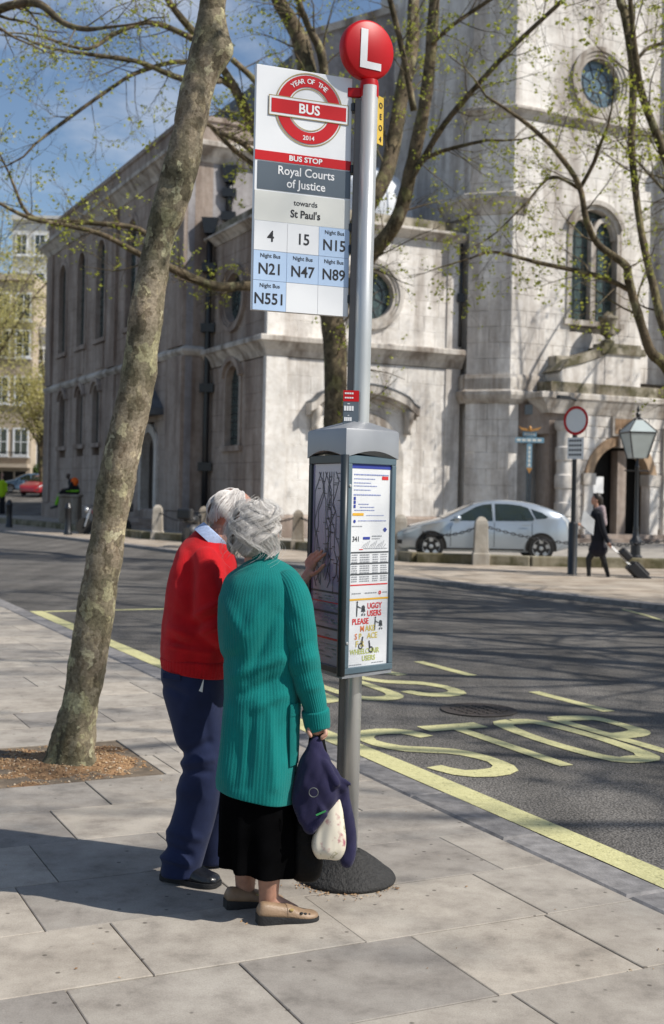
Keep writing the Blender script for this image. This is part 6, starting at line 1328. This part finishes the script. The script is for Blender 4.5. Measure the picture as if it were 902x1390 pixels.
hb = strands(hcw, A, (.098, .103, .113), 8500, rw, (.02, 1.6), (.5, 1.1), .20, None, .0009, 10, .004, 1.0, 2.2, .58, 1, 8.5)
hb.build('hair', HAIRW, wo, True)
hx = strands(hcw, A, (.100, .104, .116), 650, rw, (.2, 1.7), (.4, .8), .5, None, .0005, 9, .012, 1.0, 2.4, .85, 2.5, 6); hx.build('flyaway_hair', HAIRW, wo, True)
# cardigan
COAT = [(339, 374, 757, 4.805, .058, 0), (325, 394, 768, 4.795, .09, 0), (309, 408, 782, 4.785, .125, 0), (301, 414, 800, 4.775, .145, 0), (298, 416, 830, 4.765, .16, 0), (301, 413, 870, 4.76, .165, 0), (304, 409, 910, 4.755, .16, 0), (303, 408, 955, 4.75, .165, 0), (300, 407, 1000, 4.745, .175, 0), (297, 405, 1040, 4.74, .18, -.012), (296, 402, 1072, 4.74, .18, -.026), (297.5, 400.5, 1073, 4.74, .175, -.026), (300, 398, 1060, 4.74, .168, -.02)]
cf = fold1(.014, 6.5, 3.2, 3)
def coatfold(p, an, l):
    o_ = cf(p, an, l); u_ = p.x / p.y * FPX + 451; v_ = 672 + (EYE - p.z) / p.y * FPX
    if p.y < 4.8: o_ += seg(u_, v_, CFOLD) * 1.6
    return o_
m = MB(); ploft(m, COAT, 80 * 4, 110, 2.25, 80, .0007, coatfold); card = m.build('cardigan', TEAL, wo, True)
RS = [(at(384, 786, 4.735), .050), (at(394, 800, 4.705), .063), (at(401, 825, 4.68), .066), (at(406, 860, 4.665), .066), (at(413, 900, 4.66), .062), (at(421, 935, 4.665), .055), (at(427.5, 962, 4.675), .047), (at(430.5, 983, 4.68), .043)]
sf_ = fold1(.007, 9, 6, 8)
m = MB(); stube(m, RS, 36 * 4, 70, True, .0009, lambda p, a, l: (sf_(p, a, l) + seg(p.x / p.y * FPX + 451, 672 + (EYE - p.z) / p.y * FPX, SFOLD)) * (1 if l > .1 else 0)); m.build('sleeve', TEAL, card, True)
m = MB(); stube(m, [(at(428.2, 963, 4.676), .0495), (at(428.6, 966, 4.677), .053), (at(430, 977, 4.68), .0515), (at(431.2, 986, 4.682), .049), (at(431.2, 987, 4.682), .046), (at(430, 978, 4.68), .043)], 36 * 4, 24, True, .0009); m.build('cuff', TEAL, card, True)
m = MB(); stube(m, [(at(374, 798, 4.9), .06), (at(378, 825, 4.94), .06), (at(381, 851, 4.99), .056), (at(391, 836, 5.06), .05), (at(401, 811, 5.10), .042), (at(406, 801, 5.125), .038)], 26 * 4, 50, True, .0014); m.build('sleeve', TEAL, card, True)
m = MB(); ploft(m, [(341, 374, 766, 4.80, .060), (338, 377, 757, 4.803, .066), (339, 379, 750, 4.806, .068), (341, 380, 748, 4.808, .066), (343, 377, 756, 4.806, .058)], 40 * 4, 26, 2.1, 40, .0012, None, False); m.build('collar', TEAL, card, True)
# patch pocket on the right hip
def coat_surface(u_, v_):
    rows = np.array(COAT); vs = rows[:, 2]; k = int(np.clip(np.searchsorted(vs[:11], v_), 1, 10)); f = (v_ - vs[k - 1]) / (vs[k] - vs[k - 1]); q = rows[k - 1] + (rows[k] - rows[k - 1]) * f
    c_ = at((q[0] + q[1]) / 2, v_, q[3]); hw = (q[1] - q[0]) / 2 / FPX * q[3]; x = np.clip((u_ - (q[0] + q[1]) / 2) / ((q[1] - q[0]) / 2), -.98, .98); return V((c_.x + x * hw, c_.y - q[4] * (1 - abs(x) ** 2.25) ** (1 / 2.25), c_.z))
for z_, (va, vb, off) in (('pocket', (962, 1030, .011)), ('pocket_welt', (948, 964, .015))):
    rr = []
    for j in range(9):
        v_ = va + (vb - va) * j / 8; rr.append([coat_surface(394 + 12.5 * k / 40, v_) + V((.35, -.94, 0)) * (off if 0 < k < 40 else -.004) + V((.35, -.94, 0)) * .0014 * (1 if k % 4 in (1, 2) else -1) for k in range(41)])
    MB().rings(rr, False, False).build(z_, TEAL, card, True)
# skirt
def skf(p, an, l): return (.006 + .016 * l) * math.sin(9 * an + 1.2 * math.sin(3 * an)) * (.4 + .6 * l) + .006 * nz3((p.x * 8, p.y * 8, p.z * 2), 1)
m = MB(); ploft(m, [(303, 398, 1050, 4.745, .16, 0), (299, 401, 1080, 4.745, .165, 0), (297, 401, 1118, 4.745, .165, 0), (297, 400, 1148, 4.745, .16, -.010), (297, 399, 1172, 4.745, .16, -.026), (299, 397, 1174, 4.745, .155, -.024), (303, 394, 1155, 4.745, .145, -.01)], 120, 50, 2.2, 0, 0, skf); m.build('skirt', BLACKC, wo, True)
# shoes
for hl, d_, nm in ((gnd(349.5, 1255), V((.95, .30, 0)), 1), (gnd(306, 1234), V((.93, .36, 0)), 0)):
    so2, P3 = shoe(wo, hl, d_, .238, .090, .048, TAN, SOLE, 'wedge')
    m = MB()
    rr = []
    for x in (.46, .50, .54, .58):
        ww = np.interp(x, [.38, .5, .65], [.74, .82, .95]) * 1.03; hh_ = np.interp(x, [.38, .5, .65], [.92, .86, .68]) * 1.05; zz = .0145 + .022 * max(0, 1 - x * 1.25)
        rr.append([P3(x, ww * .5 * spow(math.cos(a), .8), zz + max(0, math.sin(a)) ** .75 * (.048 * hh_)) for a in np.linspace(.12, math.pi - .12, 17)])
    m.rings(rr, False, False).build('strap', TAN, so2, True); MB().lathe([(.009, 0), (.009, .004), (.001, .005)], P3(.52, .33, .052), 14, (P3(0, 1, .6) - P3(0, 0, 0)).normalized()).build('button', GOLD, so2)
    m = MB()
    for k in range(4): 
        x_ = .68 + .065 * k; cx = [(x_, .44 - .05 * k, .048 - .004 * k)]
        m.ell(P3(x_, .405 - .045 * k, .040 - .0045 * k), .008, .008, .004, None, 10, 6)
    m.build('cut_out', SOLE, so2, True)
# ---------------- things she carries
jk = MB()
ploft(jk, [(426, 433, 1000, 4.665, .012), (414, 441, 1018, 4.66, .032), (405, 452, 1040, 4.655, .05), (400, 462, 1062, 4.65, .058), (399, 464, 1080, 4.65, .056), (401, 450, 1098, 4.645, .05), (406, 442, 1113, 4.64, .042), (413, 434, 1126, 4.64, .03), (418, 430, 1131, 4.64, .012)], 36, 40, 2.2)
jk.cap(at(450, 1052, 4.64), at(476, 1065, 4.63), .022, .006); jk.cap(at(430, 1012, 4.655), at(462, 1068, 4.64), .022, .026); jk.cap(at(462, 1066, 4.655), at(470, 1100, 4.66), .03, .026); jk.cap(at(470, 1100, 4.66), at(476, 1140, 4.66), .026, .028); jk.cap(at(476, 1140, 4.66), at(472, 1166, 4.655), .028, .03)
jk.cap(at(414, 1055, 4.615), at(441, 1106, 4.60), .012, .012); jk.cap(at(441, 1106, 4.6), at(424, 1128, 4.61), .012, .012); jk.cap(at(441, 1035, 4.622), at(456, 1064, 4.605), .014, .018)
jo = voxel(jk, 'navy_jacket', NAVYF, None, .0055, 3, .6, lambda p, n: p + n * (.010 * nz3((p.x * 17 + p.z * 9, p.y * 12, p.z * 6), 1) + .005 * nz3((p.x * 34 - p.z * 12, p.y * 30, p.z * 14), 1)))
tag(jo, 'navy blue fleece jacket draped over the bags in the hand of the person in teal', 'jacket')
m = MB(); rc = at(426, 1076, 4.575); m.tube([rc + V((.017 * math.cos(a), 0, .017 * math.sin(a))) for a in np.linspace(0, 2 * math.pi, 24)], .0016, 6); m.build('drawcord_loop', mat('cord_grey', (.12, .13, .12), .5), jo)
m = MB(); m.fbox(at(436, 1104, 4.582), V((.9, 0, .42)), V((0, 1, 0)), V((-.42, 0, .9)), (-.02, -.002, -.003), (.02, .002, .003)); m.build('green_tab', mat('green_tab', (.04, .28, .08), .6), jo)
def floral():
    m, nt, b, N, K = nodes('floral_canvas'); g = N('NewGeometry'); v = N('TexNoise'); v.inputs['Scale'].default_value = 22; v.inputs['Detail'].default_value = 3; K(g.outputs['Position'], v.inputs['Vector'])
    r1 = ramp(N, [(.30, (.38, .12, .16)), (.35, (.55, .40, .34)), (.40, (.68, .62, .50)), (.62, (.68, .62, .50)), (.66, (.35, .33, .2)), (.7, (.66, .6, .48))]); K(v.outputs[0], r1.inputs[0]); K(r1.outputs[0], b.inputs['Base Color']); b.inputs['Roughness'].default_value = .6; return m
fb = MB(); ploft(fb, [(455, 461, 1058, 4.66, .01), (447, 464, 1082, 4.655, .028), (436, 468, 1108, 4.65, .04), (425, 470, 1138, 4.645, .045), (424, 468, 1154, 4.645, .045), (430, 463, 1164, 4.65, .03), (436, 458, 1166, 4.65, .015)], 40, 36, 2.6)
fo = voxel(fb, 'floral_bag', floral(), None, .005, 2, .5, lambda p, n: p + n * (.006 * nz3((p.x * 30, p.y * 30, p.z * 9), 1))); tag(fo, 'cream floral fabric bag peeping out below the navy jacket', 'bag')
bb = MB(); ploft(bb, [(416, 430, 1040, 4.73, .02), (406, 440, 1075, 4.735, .04), (398, 440, 1110, 4.74, .05), (394, 440, 1150, 4.745, .055), (393, 438, 1178, 4.745, .055), (399, 432, 1192, 4.745, .04), (408, 424, 1196, 4.745, .015)], 40, 40, 2.6)
bo = voxel(bb, 'black_bag', BAGB, None, .0055, 2, .5, lambda p, n: p + n * (.006 * nz3((p.x * 12, p.y * 12, p.z * 6), 1))); tag(bo, 'black carrier bag hanging lowest beside the black skirt', 'bag')
for (ua, ub) in ((424, 416), (430, 424), (433, 440), (436, 446)):
    MB().rings([[at(ua + (ub - ua) * f + k * 3.0, 994 + 50 * f, 4.665 + (.05 if ub < 430 else .0) * f + .004 * k) for k in (-1, 1)] + [at(ua + (ub - ua) * f + k * 3.0, 994 + 50 * f, 4.672 + (.05 if ub < 430 else .0) * f + .004 * k) for k in (1, -1)] for f in (0, .3, .6, 1)]).build('handle', BAGB, bo)
# ---------------- man in the red jumper
mbp = gnd(262, 1192); mo = thing('person', 'person with white hair in a red jumper and navy trousers', 'person', mbp)
b = MB(); hm = at(318, 703, 5.20); mf = V((.76, .52, -.38)); Am = head_shapes(b, hm, mf, 1.06)
b.cap(at(288, 742, 5.16), hm + V((-.025, -.01, -.045)), .06, .058); b.cap(at(280, 775, 5.15), at(286, 750, 5.16), .11, .07); b.cap(at(262, 890, 5.13), at(276, 790, 5.14), .12, .12); b.cap(at(262, 920, 5.13), at(262, 900, 5.13), .12, .12)
b.cap(at(284, 768, 5.03), at(289, 850, 5.0), .045, .04); b.cap(at(289, 850, 5.0), at(338, 858, 5.12), .038, .027)
wr_, pm = at(340, 858, 5.12), at(356, 852, 5.15)
hand(b, wr_, pm, [[at(366 - k * 2, 848 + k * 4, 5.15 + .018 * k), at(374 - k * 2, 850 + k * 4, 5.16 + .018 * k), at(372 - k * 2, 856 + k * 4, 5.16 + .018 * k)] for k in range(4)], [at(356, 842, 5.13), at(364, 838, 5.14)], .0085, .022)
b.cap(at(300, 765, 5.3), at(318, 840, 5.34), .045, .04); b.cap(at(318, 840, 5.34), at(360, 830, 5.34), .036, .027)
hand(b, at(362, 830, 5.34), at(374, 826, 5.34), [[at(382, 822 + k * 4, 5.33 + .015 * k), at(388, 824 + k * 4, 5.33 + .015 * k), at(386, 830 + k * 4, 5.33 + .015 * k)] for k in range(4)], [at(374, 816, 5.32), at(381, 812, 5.32)], .0085, .022)
for pts in (((262, 920, 5.13, .085), (272, 1035, 5.12, .065), (248, 1165, 5.13, .045), (246, 1188, 5.13, .04)), ((280, 920, 5.25, .085), (292, 1035, 5.3, .065), (290, 1150, 5.36, .045), (290, 1164, 5.36, .04))):
    for a, c_ in zip(pts, pts[1:]): b.cap(at(*a[:3]), at(*c_[:3]), a[3], c_[3])
voxel(b, 'body', SKIN2, mo, .0055, 2, .5)
JUMP = [(273, 303, 726, 5.17, .058, -.028), (257, 312, 735, 5.165, .09, -.016), (242, 320, 751, 5.155, .125, -.006), (232, 324, 775, 5.145, .145, 0), (226, 325, 810, 5.135, .155, 0), (221, 322, 850, 5.13, .16, 0), (217, 317, 882, 5.13, .165, 0), (219, 312, 897, 5.13, .155, 0), (221, 308, 905, 5.13, .15, 0)]
jm = MB(); ploft(jm, JUMP, 56, 60, 2.25)
stube(jm, [(at(274, 754, 5.06), .055), (at(283, 772, 5.02), .068), (at(284, 800, 5.0), .069), (at(287, 832, 4.995), .065), (at(294, 858, 5.005), .06), (at(318, 862, 5.06), .052), (at(338, 858, 5.115), .044)], 40, 40, False); stube(jm, [(at(300, 757, 5.29), .06), (at(308, 800, 5.32), .06), (at(319, 840, 5.34), .055), (at(340, 834, 5.34), .046), (at(358, 830, 5.34), .04)], 36, 30, False)
def jdef(p, n):
    u_ = p.x / p.y * FPX + 451; v_ = 672 + (EYE - p.z) / p.y * FPX; o_ = .007 * nz3((p.x * 9, p.y * 9, p.z * 6), 1, 2) + .003 * nz3((p.x * 22, p.y * 22, p.z * 16), 1)
    if p.y < 5.15: o_ += seg(u_, v_, JFOLD) * 1.9 * max(0, min(1, (u_ - 224) / 18))
    return p + n * o_
jp = voxel(jm, 'jumper', REDK, mo, .007, 3, .6, jdef)
m = MB(); ploft(m, [(221.5, 310, 892, 5.13, .158, -.006), (218.5, 313, 895, 5.13, .165, -.008), (219, 311, 904, 5.13, .162, -.014), (220, 308, 911, 5.13, .157, -.02), (222, 306, 911, 5.13, .152, -.02), (226, 303, 900, 5.13, .145, -.015)], 60 * 4, 22, 2.25, 60, .0009); m.build('rib_hem', REDK, jp, True)
# shirt collar
ca = V((.66, .12, .74)).normalized(); cc_ = at(289, 729, 5.165); cs = ca.cross(V((0, 1, 0))).normalized(); cy = ca.cross(cs); rr = []
for r_, h_ in ((.080, -.03), (.078, -.012), (.072, .016), (.070, .020), (.066, .018), (.064, -.02)): rr.append([cc_ + ca * h_ + cs * (r_ * math.cos(a)) + cy * (r_ * 1.05 * math.sin(a)) for a in np.linspace(0, 2 * math.pi, 49)[:-1]])
MB().rings(rr, False).build('shirt_collar', SHIRT, mo, True)
# hair
Ah = frame3(mf); hh = hm + V((-.012, -.008, .014))
for_b = lambda t0, ph: (t0 < .75 and abs(ph) < 1.5 and rw.random() < .86)
MBh = strands(hh, Ah, (.085, .103, .100), 3600, rw, (.1, 1.9), (.35, .7), .05, for_b, .0012, 7, .003, 1.15, 2.15, .62, 0, 5); MBh.build('hair', HAIRM, mo, True)
# trousers
tr_ = MB()
ploft(tr_, [(221, 306, 898, 5.13, .145), (219, 306, 915, 5.13, .15), (220, 305, 935, 5.13, .145), (226, 304, 960, 5.125, .125), (234, 303, 988, 5.12, .105), (246, 302, 1020, 5.115, .095), (248, 301, 1038, 5.11, .092), (242, 300, 1062, 5.11, .088), (238, 297, 1094, 5.115, .085), (230, 290, 1122, 5.12, .082), (223, 281, 1150, 5.12, .08), (219, 273, 1178, 5.125, .082), (219, 272, 1188, 5.125, .082)], 44, 80, 2.2)
ploft(tr_, [(258, 318, 915, 5.2, .12), (262, 318, 960, 5.22, .11), (266, 318, 1010, 5.26, .095), (268, 316, 1060, 5.3, .09), (268, 314, 1110, 5.34, .085), (266, 313, 1150, 5.36, .082), (266, 312, 1170, 5.37, .082)], 40, 50, 2.2)
def tdef(p, n):
    u_ = p.x / p.y * FPX + 451; v_ = 672 + (EYE - p.z) / p.y * FPX; o_ = .005 * nz3((p.x * 10, p.y * 10, p.z * 6), 1, 4)
    o_ += 1.6 * seg(u_, v_, TFOLD) if p.y < 5.16 else 0
    k = 0 * math.exp(-((v_ - 1035) / 45) ** 2) + math.exp(-((v_ - 1165) / 30) ** 2) + .6 * math.exp(-((v_ - 940) / 25) ** 2); o_ += k * 0 * math.sin((v_ - (u_ - 250) * .8) * .26 + 3 * nz3((p.x * 6, p.y * 6, p.z * 4), 1)); return p + n * o_
to = voxel(tr_, 'trousers', NAVYT, mo, .0075, 3, .6, tdef)
m = MB(); m.fbox(at(235, 919, 4.978), V((1, -.05, -.12)), V((0, 1, 0)), ZU, (-.042, -.004, -.012), (.03, .01, .012)); m.build('pocket_flap', NAVYT, to, bevel=.003)
m = MB(); m.prism([at(270, 938, 4.985), at(275, 940, 4.985), at(277, 921, 4.99)], (0, .004, 0)); m.build('pen_tip', RIM, to)
o, P3 = shoe(mo, gnd(221.5, 1193), V((.93, -.36, 0)), .262, .108, .072, LEATHER, SOLE, 'loafer'); MB().tube([P3(.42, .1, .085), P3(.46, .2, .088), P3(.52, .12, .078), P3(.48, 0, .084), P3(.42, .1, .085)], .004, 6).build('tassel', LEATHER, o, True)
shoe(mo, gnd(272, 1172), V((.96, .28, 0)), .262, .108, .072, LEATHER, SOLE, 'loafer')

# ------------------------------------------------------------------ distant people
def mini(name, label, base, shapes, group=None, vox=.014):
    """shapes: list of (part name, material, fn(mb))"""
    th = thing(name, label, 'person', base, group)
    for nm, mt, fn in shapes:
        mb = MB(); fn(mb); voxel(mb, nm, mt, th, vox, 2, .5)
    return th
Yp = 25.75; Q = lambda u_, v_, dy=0: at(u_, v_, Yp + dy)
DSUIT = cloth('dark_suit', (.010, .011, .016), .1, 300, .2); DH = mat('dark_hair', (.02, .014, .01), .5); BLKT = mat('black_tights', (.006, .006, .007), .6)
def pbody(mb):
    head_shapes(mb, Q(809, 678), V((-1, -.1, -.05)), .98); mb.cap(Q(811, 690), Q(810, 683), .05, .048); mb.cap(Q(812, 730), Q(811, 698), .10, .10); mb.cap(Q(809, 742), Q(800, 759), .08, .055); mb.cap(Q(800, 759), Q(800, 779), .05, .036); mb.cap(Q(815, 742), Q(820, 760), .08, .055); mb.cap(Q(820, 760), Q(826, 780), .05, .036)
    mb.cap(Q(815, 700, -.14), Q(819, 720, -.17), .045, .04); mb.cap(Q(819, 720, -.17), Q(826, 737, -.18), .038, .028); mb.cap(Q(826, 737, -.18), Q(828.5, 741, -.18), .03, .028)
    for k in range(4): mb.cap(Q(828.5, 739.5 + k * .9, -.19), Q(830.5, 741.5 + k * .9, -.17), .012, .011)
    mb.cap(Q(827, 738, -.2), Q(830, 739, -.21), .013, .011)
    mb.cap(Q(806, 700, .14), Q(801, 716, .12), .045, .04); mb.cap(Q(801, 716, .12), Q(791, 714, .0), .036, .026); mb.cap(Q(791, 714, 0), Q(788, 712, -.02), .03, .025)
    for k in range(4): mb.cap(Q(788, 710.5 + k * .9, -.03), Q(785.5, 710 + k * .9, -.05), .012, .011)
ped = mini('person', 'person in a dark suit and black tights striding left with a wheeled case', Q(812, 787) * 1, [('body', SKIN, pbody),
    ('jacket', DSUIT, lambda mb: (mb.cap(Q(813, 733), Q(811, 700), .155, .14), mb.cap(Q(811, 697), Q(812, 706), .12, .15), mb.cap(Q(815, 699, -.15), Q(819.5, 720, -.18), .065, .058), mb.cap(Q(819.5, 720, -.18), Q(825.5, 735, -.19), .055, .046), mb.cap(Q(806, 699, .15), Q(801, 716, .13), .06, .055), mb.cap(Q(801, 716, .13), Q(794, 715, .03), .05, .045))),
    ('skirt', cloth('charcoal_skirt', (.016, .015, .022), .1, 300, .2), lambda mb: (mb.cap(Q(813, 735), Q(811, 746), .15, .165), mb.cap(Q(809, 746), Q(816, 746), .15, .15))),
    ('tights', BLKT, lambda mb: (mb.cap(Q(808, 745), Q(799.5, 759), .088, .064), mb.cap(Q(799.5, 759), Q(800, 782), .06, .042), mb.cap(Q(815, 745), Q(820, 760), .088, .064), mb.cap(Q(820, 760), Q(826, 781), .06, .042))),
    ('shoe', IRON, lambda mb: (mb.cap(Q(801, 783), Q(789, 785), .042, .022), mb.cap(Q(801, 783), Q(801, 785), .038, .03))), ('shoe', IRON, lambda mb: (mb.cap(Q(826, 784), Q(815, 786.5), .042, .024),)),
    ('scarf', mat('mauve_scarf', (.30, .24, .25), .8, 0, .5, 30), lambda mb: (mb.cap(Q(818, 690, -.05), Q(821.5, 711, -.08), .07, .055), mb.cap(Q(811, 691), Q(818, 690, -.05), .06, .07))),
    ('hair', DH, lambda mb: (mb.ell(Q(811.5, 675.5), .095, .088, .105), mb.cap(Q(815, 677), Q(817, 693), .065, .035)))])
WL[ped.name] = WL[ped.name]
pap = MB(); fp_ = [(789, 712), (793, 692), (808, 706), (806, 727)]
pap.prism([Q(u_, v_, -.22) for u_, v_ in fp_], (0, .02, .0)); pa_ = pap.build('paper_sheet', mat('paper_white', (.62, .63, .63), .6)); tag(pa_, 'large pale sheet of paper carried by the striding person', 'paper')
tc_ = thing('trolley_case', 'black wheeled cabin case dragged behind the striding person', 'suitcase', gnd(878, 790)); ta, tb3 = Q(829, 740, -.18), Q(870, 782, -.2); td = (tb3 - ta).normalized(); tn = V((td.z, 0, -td.x)) * -1; CASE = mat('case_black', (.012, .012, .014), .5, 0, .3, 30, .3, 60)
for s_ in (-.08, .08): MB().tube([ta + V((0, s_, 0)), ta + td * .62 + V((0, s_, 0))], .009, 6).build('handle_tube', RIM, tc_)
MB().tube([ta + V((0, -.1, 0)), ta + V((0, .1, 0))], .016, 8).build('grip', IRON, tc_)
MB().fbox(ta + td * .56, td, V((0, 1, 0)), tn, (0, -.17, -.10), (.50, .17, .12)).build('case_shell', CASE, tc_, bevel=.03); MB().fbox(ta + td * .62, td, V((0, 1, 0)), tn, (0, -.14, .12), (.36, .14, .16)).build('front_pocket', CASE, tc_, bevel=.02)
for s_ in (-.14, .14): MB().lathe([(.02, -.02), (.04, -.02), (.04, .02), (.02, .02)], ta + td * 1.07 + V((0, s_, 0)) + tn * -.06, 16, (0, 1, 0)).build('wheel', TYRE, tc_)
m = MB().fbox(ta + td * .22, td, V((0, 1, 0)), tn, (0, -.13, .0), (.27, .13, .17)); hbg = m.build('hand_bag', CASE, None, bevel=.04); tag(hbg, 'small black bag strapped to the handle of the wheeled case', 'bag')
# worker sitting on the stone block at the churchyard corner
Yk = 52.5; q0 = at(95, 712, Yk); q0.z = .0
blk = thing('stone_block', 'square grey stone block with a worker sitting on it', 'stone block', q0); zt2 = at(95, 671, Yk).z
MB().box(q0.x - .42, q0.x + .40, q0.y - .35, q0.y + .45, -.01, zt2 - .12).build('shaft', POST, blk, bevel=.03); MB().box(q0.x - .47, q0.x + .45, q0.y - .4, q0.y + .5, zt2 - .12, zt2).build('cap_stone', POST, blk, bevel=.03)
Q2 = lambda u_, v_, dy=0: at(u_, v_, Yk + dy); WK = cloth('work_dark', (.012, .012, .014)); HV = cloth('hi_vis_orange', (.75, .13, .02), 0); GRN = cloth('hi_vis_green', (.18, .50, .03), 0)
def wbody(mb):
    head_shapes(mb, Q2(92.5, 646), V((-1, -.1, -.25)), 1.0); mb.cap(Q2(96, 655), Q2(94, 650), .055, .05); mb.cap(Q2(101, 668), Q2(98, 656), .13, .13); mb.cap(Q2(100, 668, -.05), Q2(84, 667, -.1), .07, .06); mb.cap(Q2(84, 667, -.1), Q2(77, 684, -.1), .055, .04); mb.cap(Q2(98, 657, -.2), Q2(94, 664, -.25), .045, .04); mb.cap(Q2(94, 664, -.25), Q2(86, 664, -.2), .036, .03)
    for k in range(4): mb.cap(Q2(86, 663 + k * .7, -.2), Q2(83.5, 664 + k * .7, -.18), .014, .012)
mini('person', 'worker in dark clothes with orange and lime hi-vis sitting on the stone block', Q2(95, 671), [('body', mat('dark_skin', (.06, .04, .03), .5), wbody), ('jacket', WK, lambda mb: (mb.cap(Q2(102, 666), Q2(98, 655), .22, .19), mb.cap(Q2(98, 656, -.2), Q2(94, 664, -.26), .08, .07), mb.cap(Q2(94, 664, -.26), Q2(88, 664.5, -.2), .065, .055))),
    ('hi_vis_panel', HV, lambda mb: (mb.ell(Q2(101.5, 654, -.12), .17, .14, .19),)), ('trousers', WK, lambda mb: (mb.cap(Q2(102, 668, -.05), Q2(84, 667.5, -.1), .12, .09), mb.cap(Q2(84, 667.5, -.1), Q2(80, 674, -.1), .085, .08))), ('lime_gaiter', GRN, lambda mb: (mb.cap(Q2(81, 672, -.1), Q2(76.5, 684, -.1), .09, .075),)), ('lime_hem', GRN, lambda mb: (mb.cap(Q2(106, 666.5, -.16), Q2(91, 666, -.2), .055, .05),)), ('boot', IRON, lambda mb: (mb.cap(Q2(77, 687, -.1), Q2(69.5, 689.5, -.1), .07, .05),))], None, .02)
Y5 = 70; Q5 = lambda u_, v_, dy=0: at(u_, v_, Y5 + dy); LIME = cloth('lime_vest', (.40, .62, .02), 0)
def vbody(mb): head_shapes(mb, Q5(3, 645), V((.3, -1, 0)), 1.0); mb.cap(Q5(3, 652), Q5(3, 648), .055, .05); mb.cap(Q5(3, 668), Q5(3, 657), .13, .14); mb.cap(Q5(1.5, 670), Q5(1, 700), .09, .05); mb.cap(Q5(4.5, 670), Q5(5, 700), .09, .05); mb.cap(Q5(8.5, 657), Q5(9, 670), .05, .04); mb.cap(Q5(-2, 657), Q5(-2.5, 670), .05, .04)
mini('person', 'person in a lime hi-vis vest at the far left edge', Q5(3, 703), [('body', SKIN, vbody), ('vest', LIME, lambda mb: (mb.cap(Q5(3, 671), Q5(3, 656), .20, .2), mb.cap(Q5(8, 656.5), Q5(8.8, 667), .08, .07), mb.cap(Q5(-2, 656.5), Q5(-2.4, 667), .08, .07))), ('trousers', WK, lambda mb: (mb.cap(Q5(1.5, 672), Q5(1, 701), .11, .08), mb.cap(Q5(4.5, 672), Q5(5, 701), .11, .08)))], None, .02)

# ------------------------------------------------------------------ litter on the paving
lt = MB()
for k in range(260):
    if k < 90: a = rw.uniform(3.2, 6.0); r_ = .205 + abs(rw.gauss(0, .03)); p = BP + V((r_ * math.cos(a), r_ * math.sin(a), .004))
    else: p = L(rw.uniform(-.6, 3.2), rw.uniform(3.2, 9), .004)
    if k > 200: p = L(3.5 + rw.uniform(.02, .12), rw.uniform(3, 12), RZ + .008)
    q = rw.uniform(.003, .009); a = rw.uniform(0, 6.3); e1 = V((math.cos(a), math.sin(a), rw.uniform(0, .4))) * q; e2 = V((-math.sin(a), math.cos(a), rw.uniform(0, .3))) * q * .5
    lt.add([p + e1, p + e2, p - e1, p - e2, p + V((0, 0, q * .5))], [(0, 1, 4), (1, 2, 4), (2, 3, 4), (3, 0, 4)])
structure(tag(lt.build('litter', LITTER), 'brown bud scales and grit scattered on the slabs round the pole base', 'litter'), 'stuff')
bpy.data.scenes.remove(TMP)
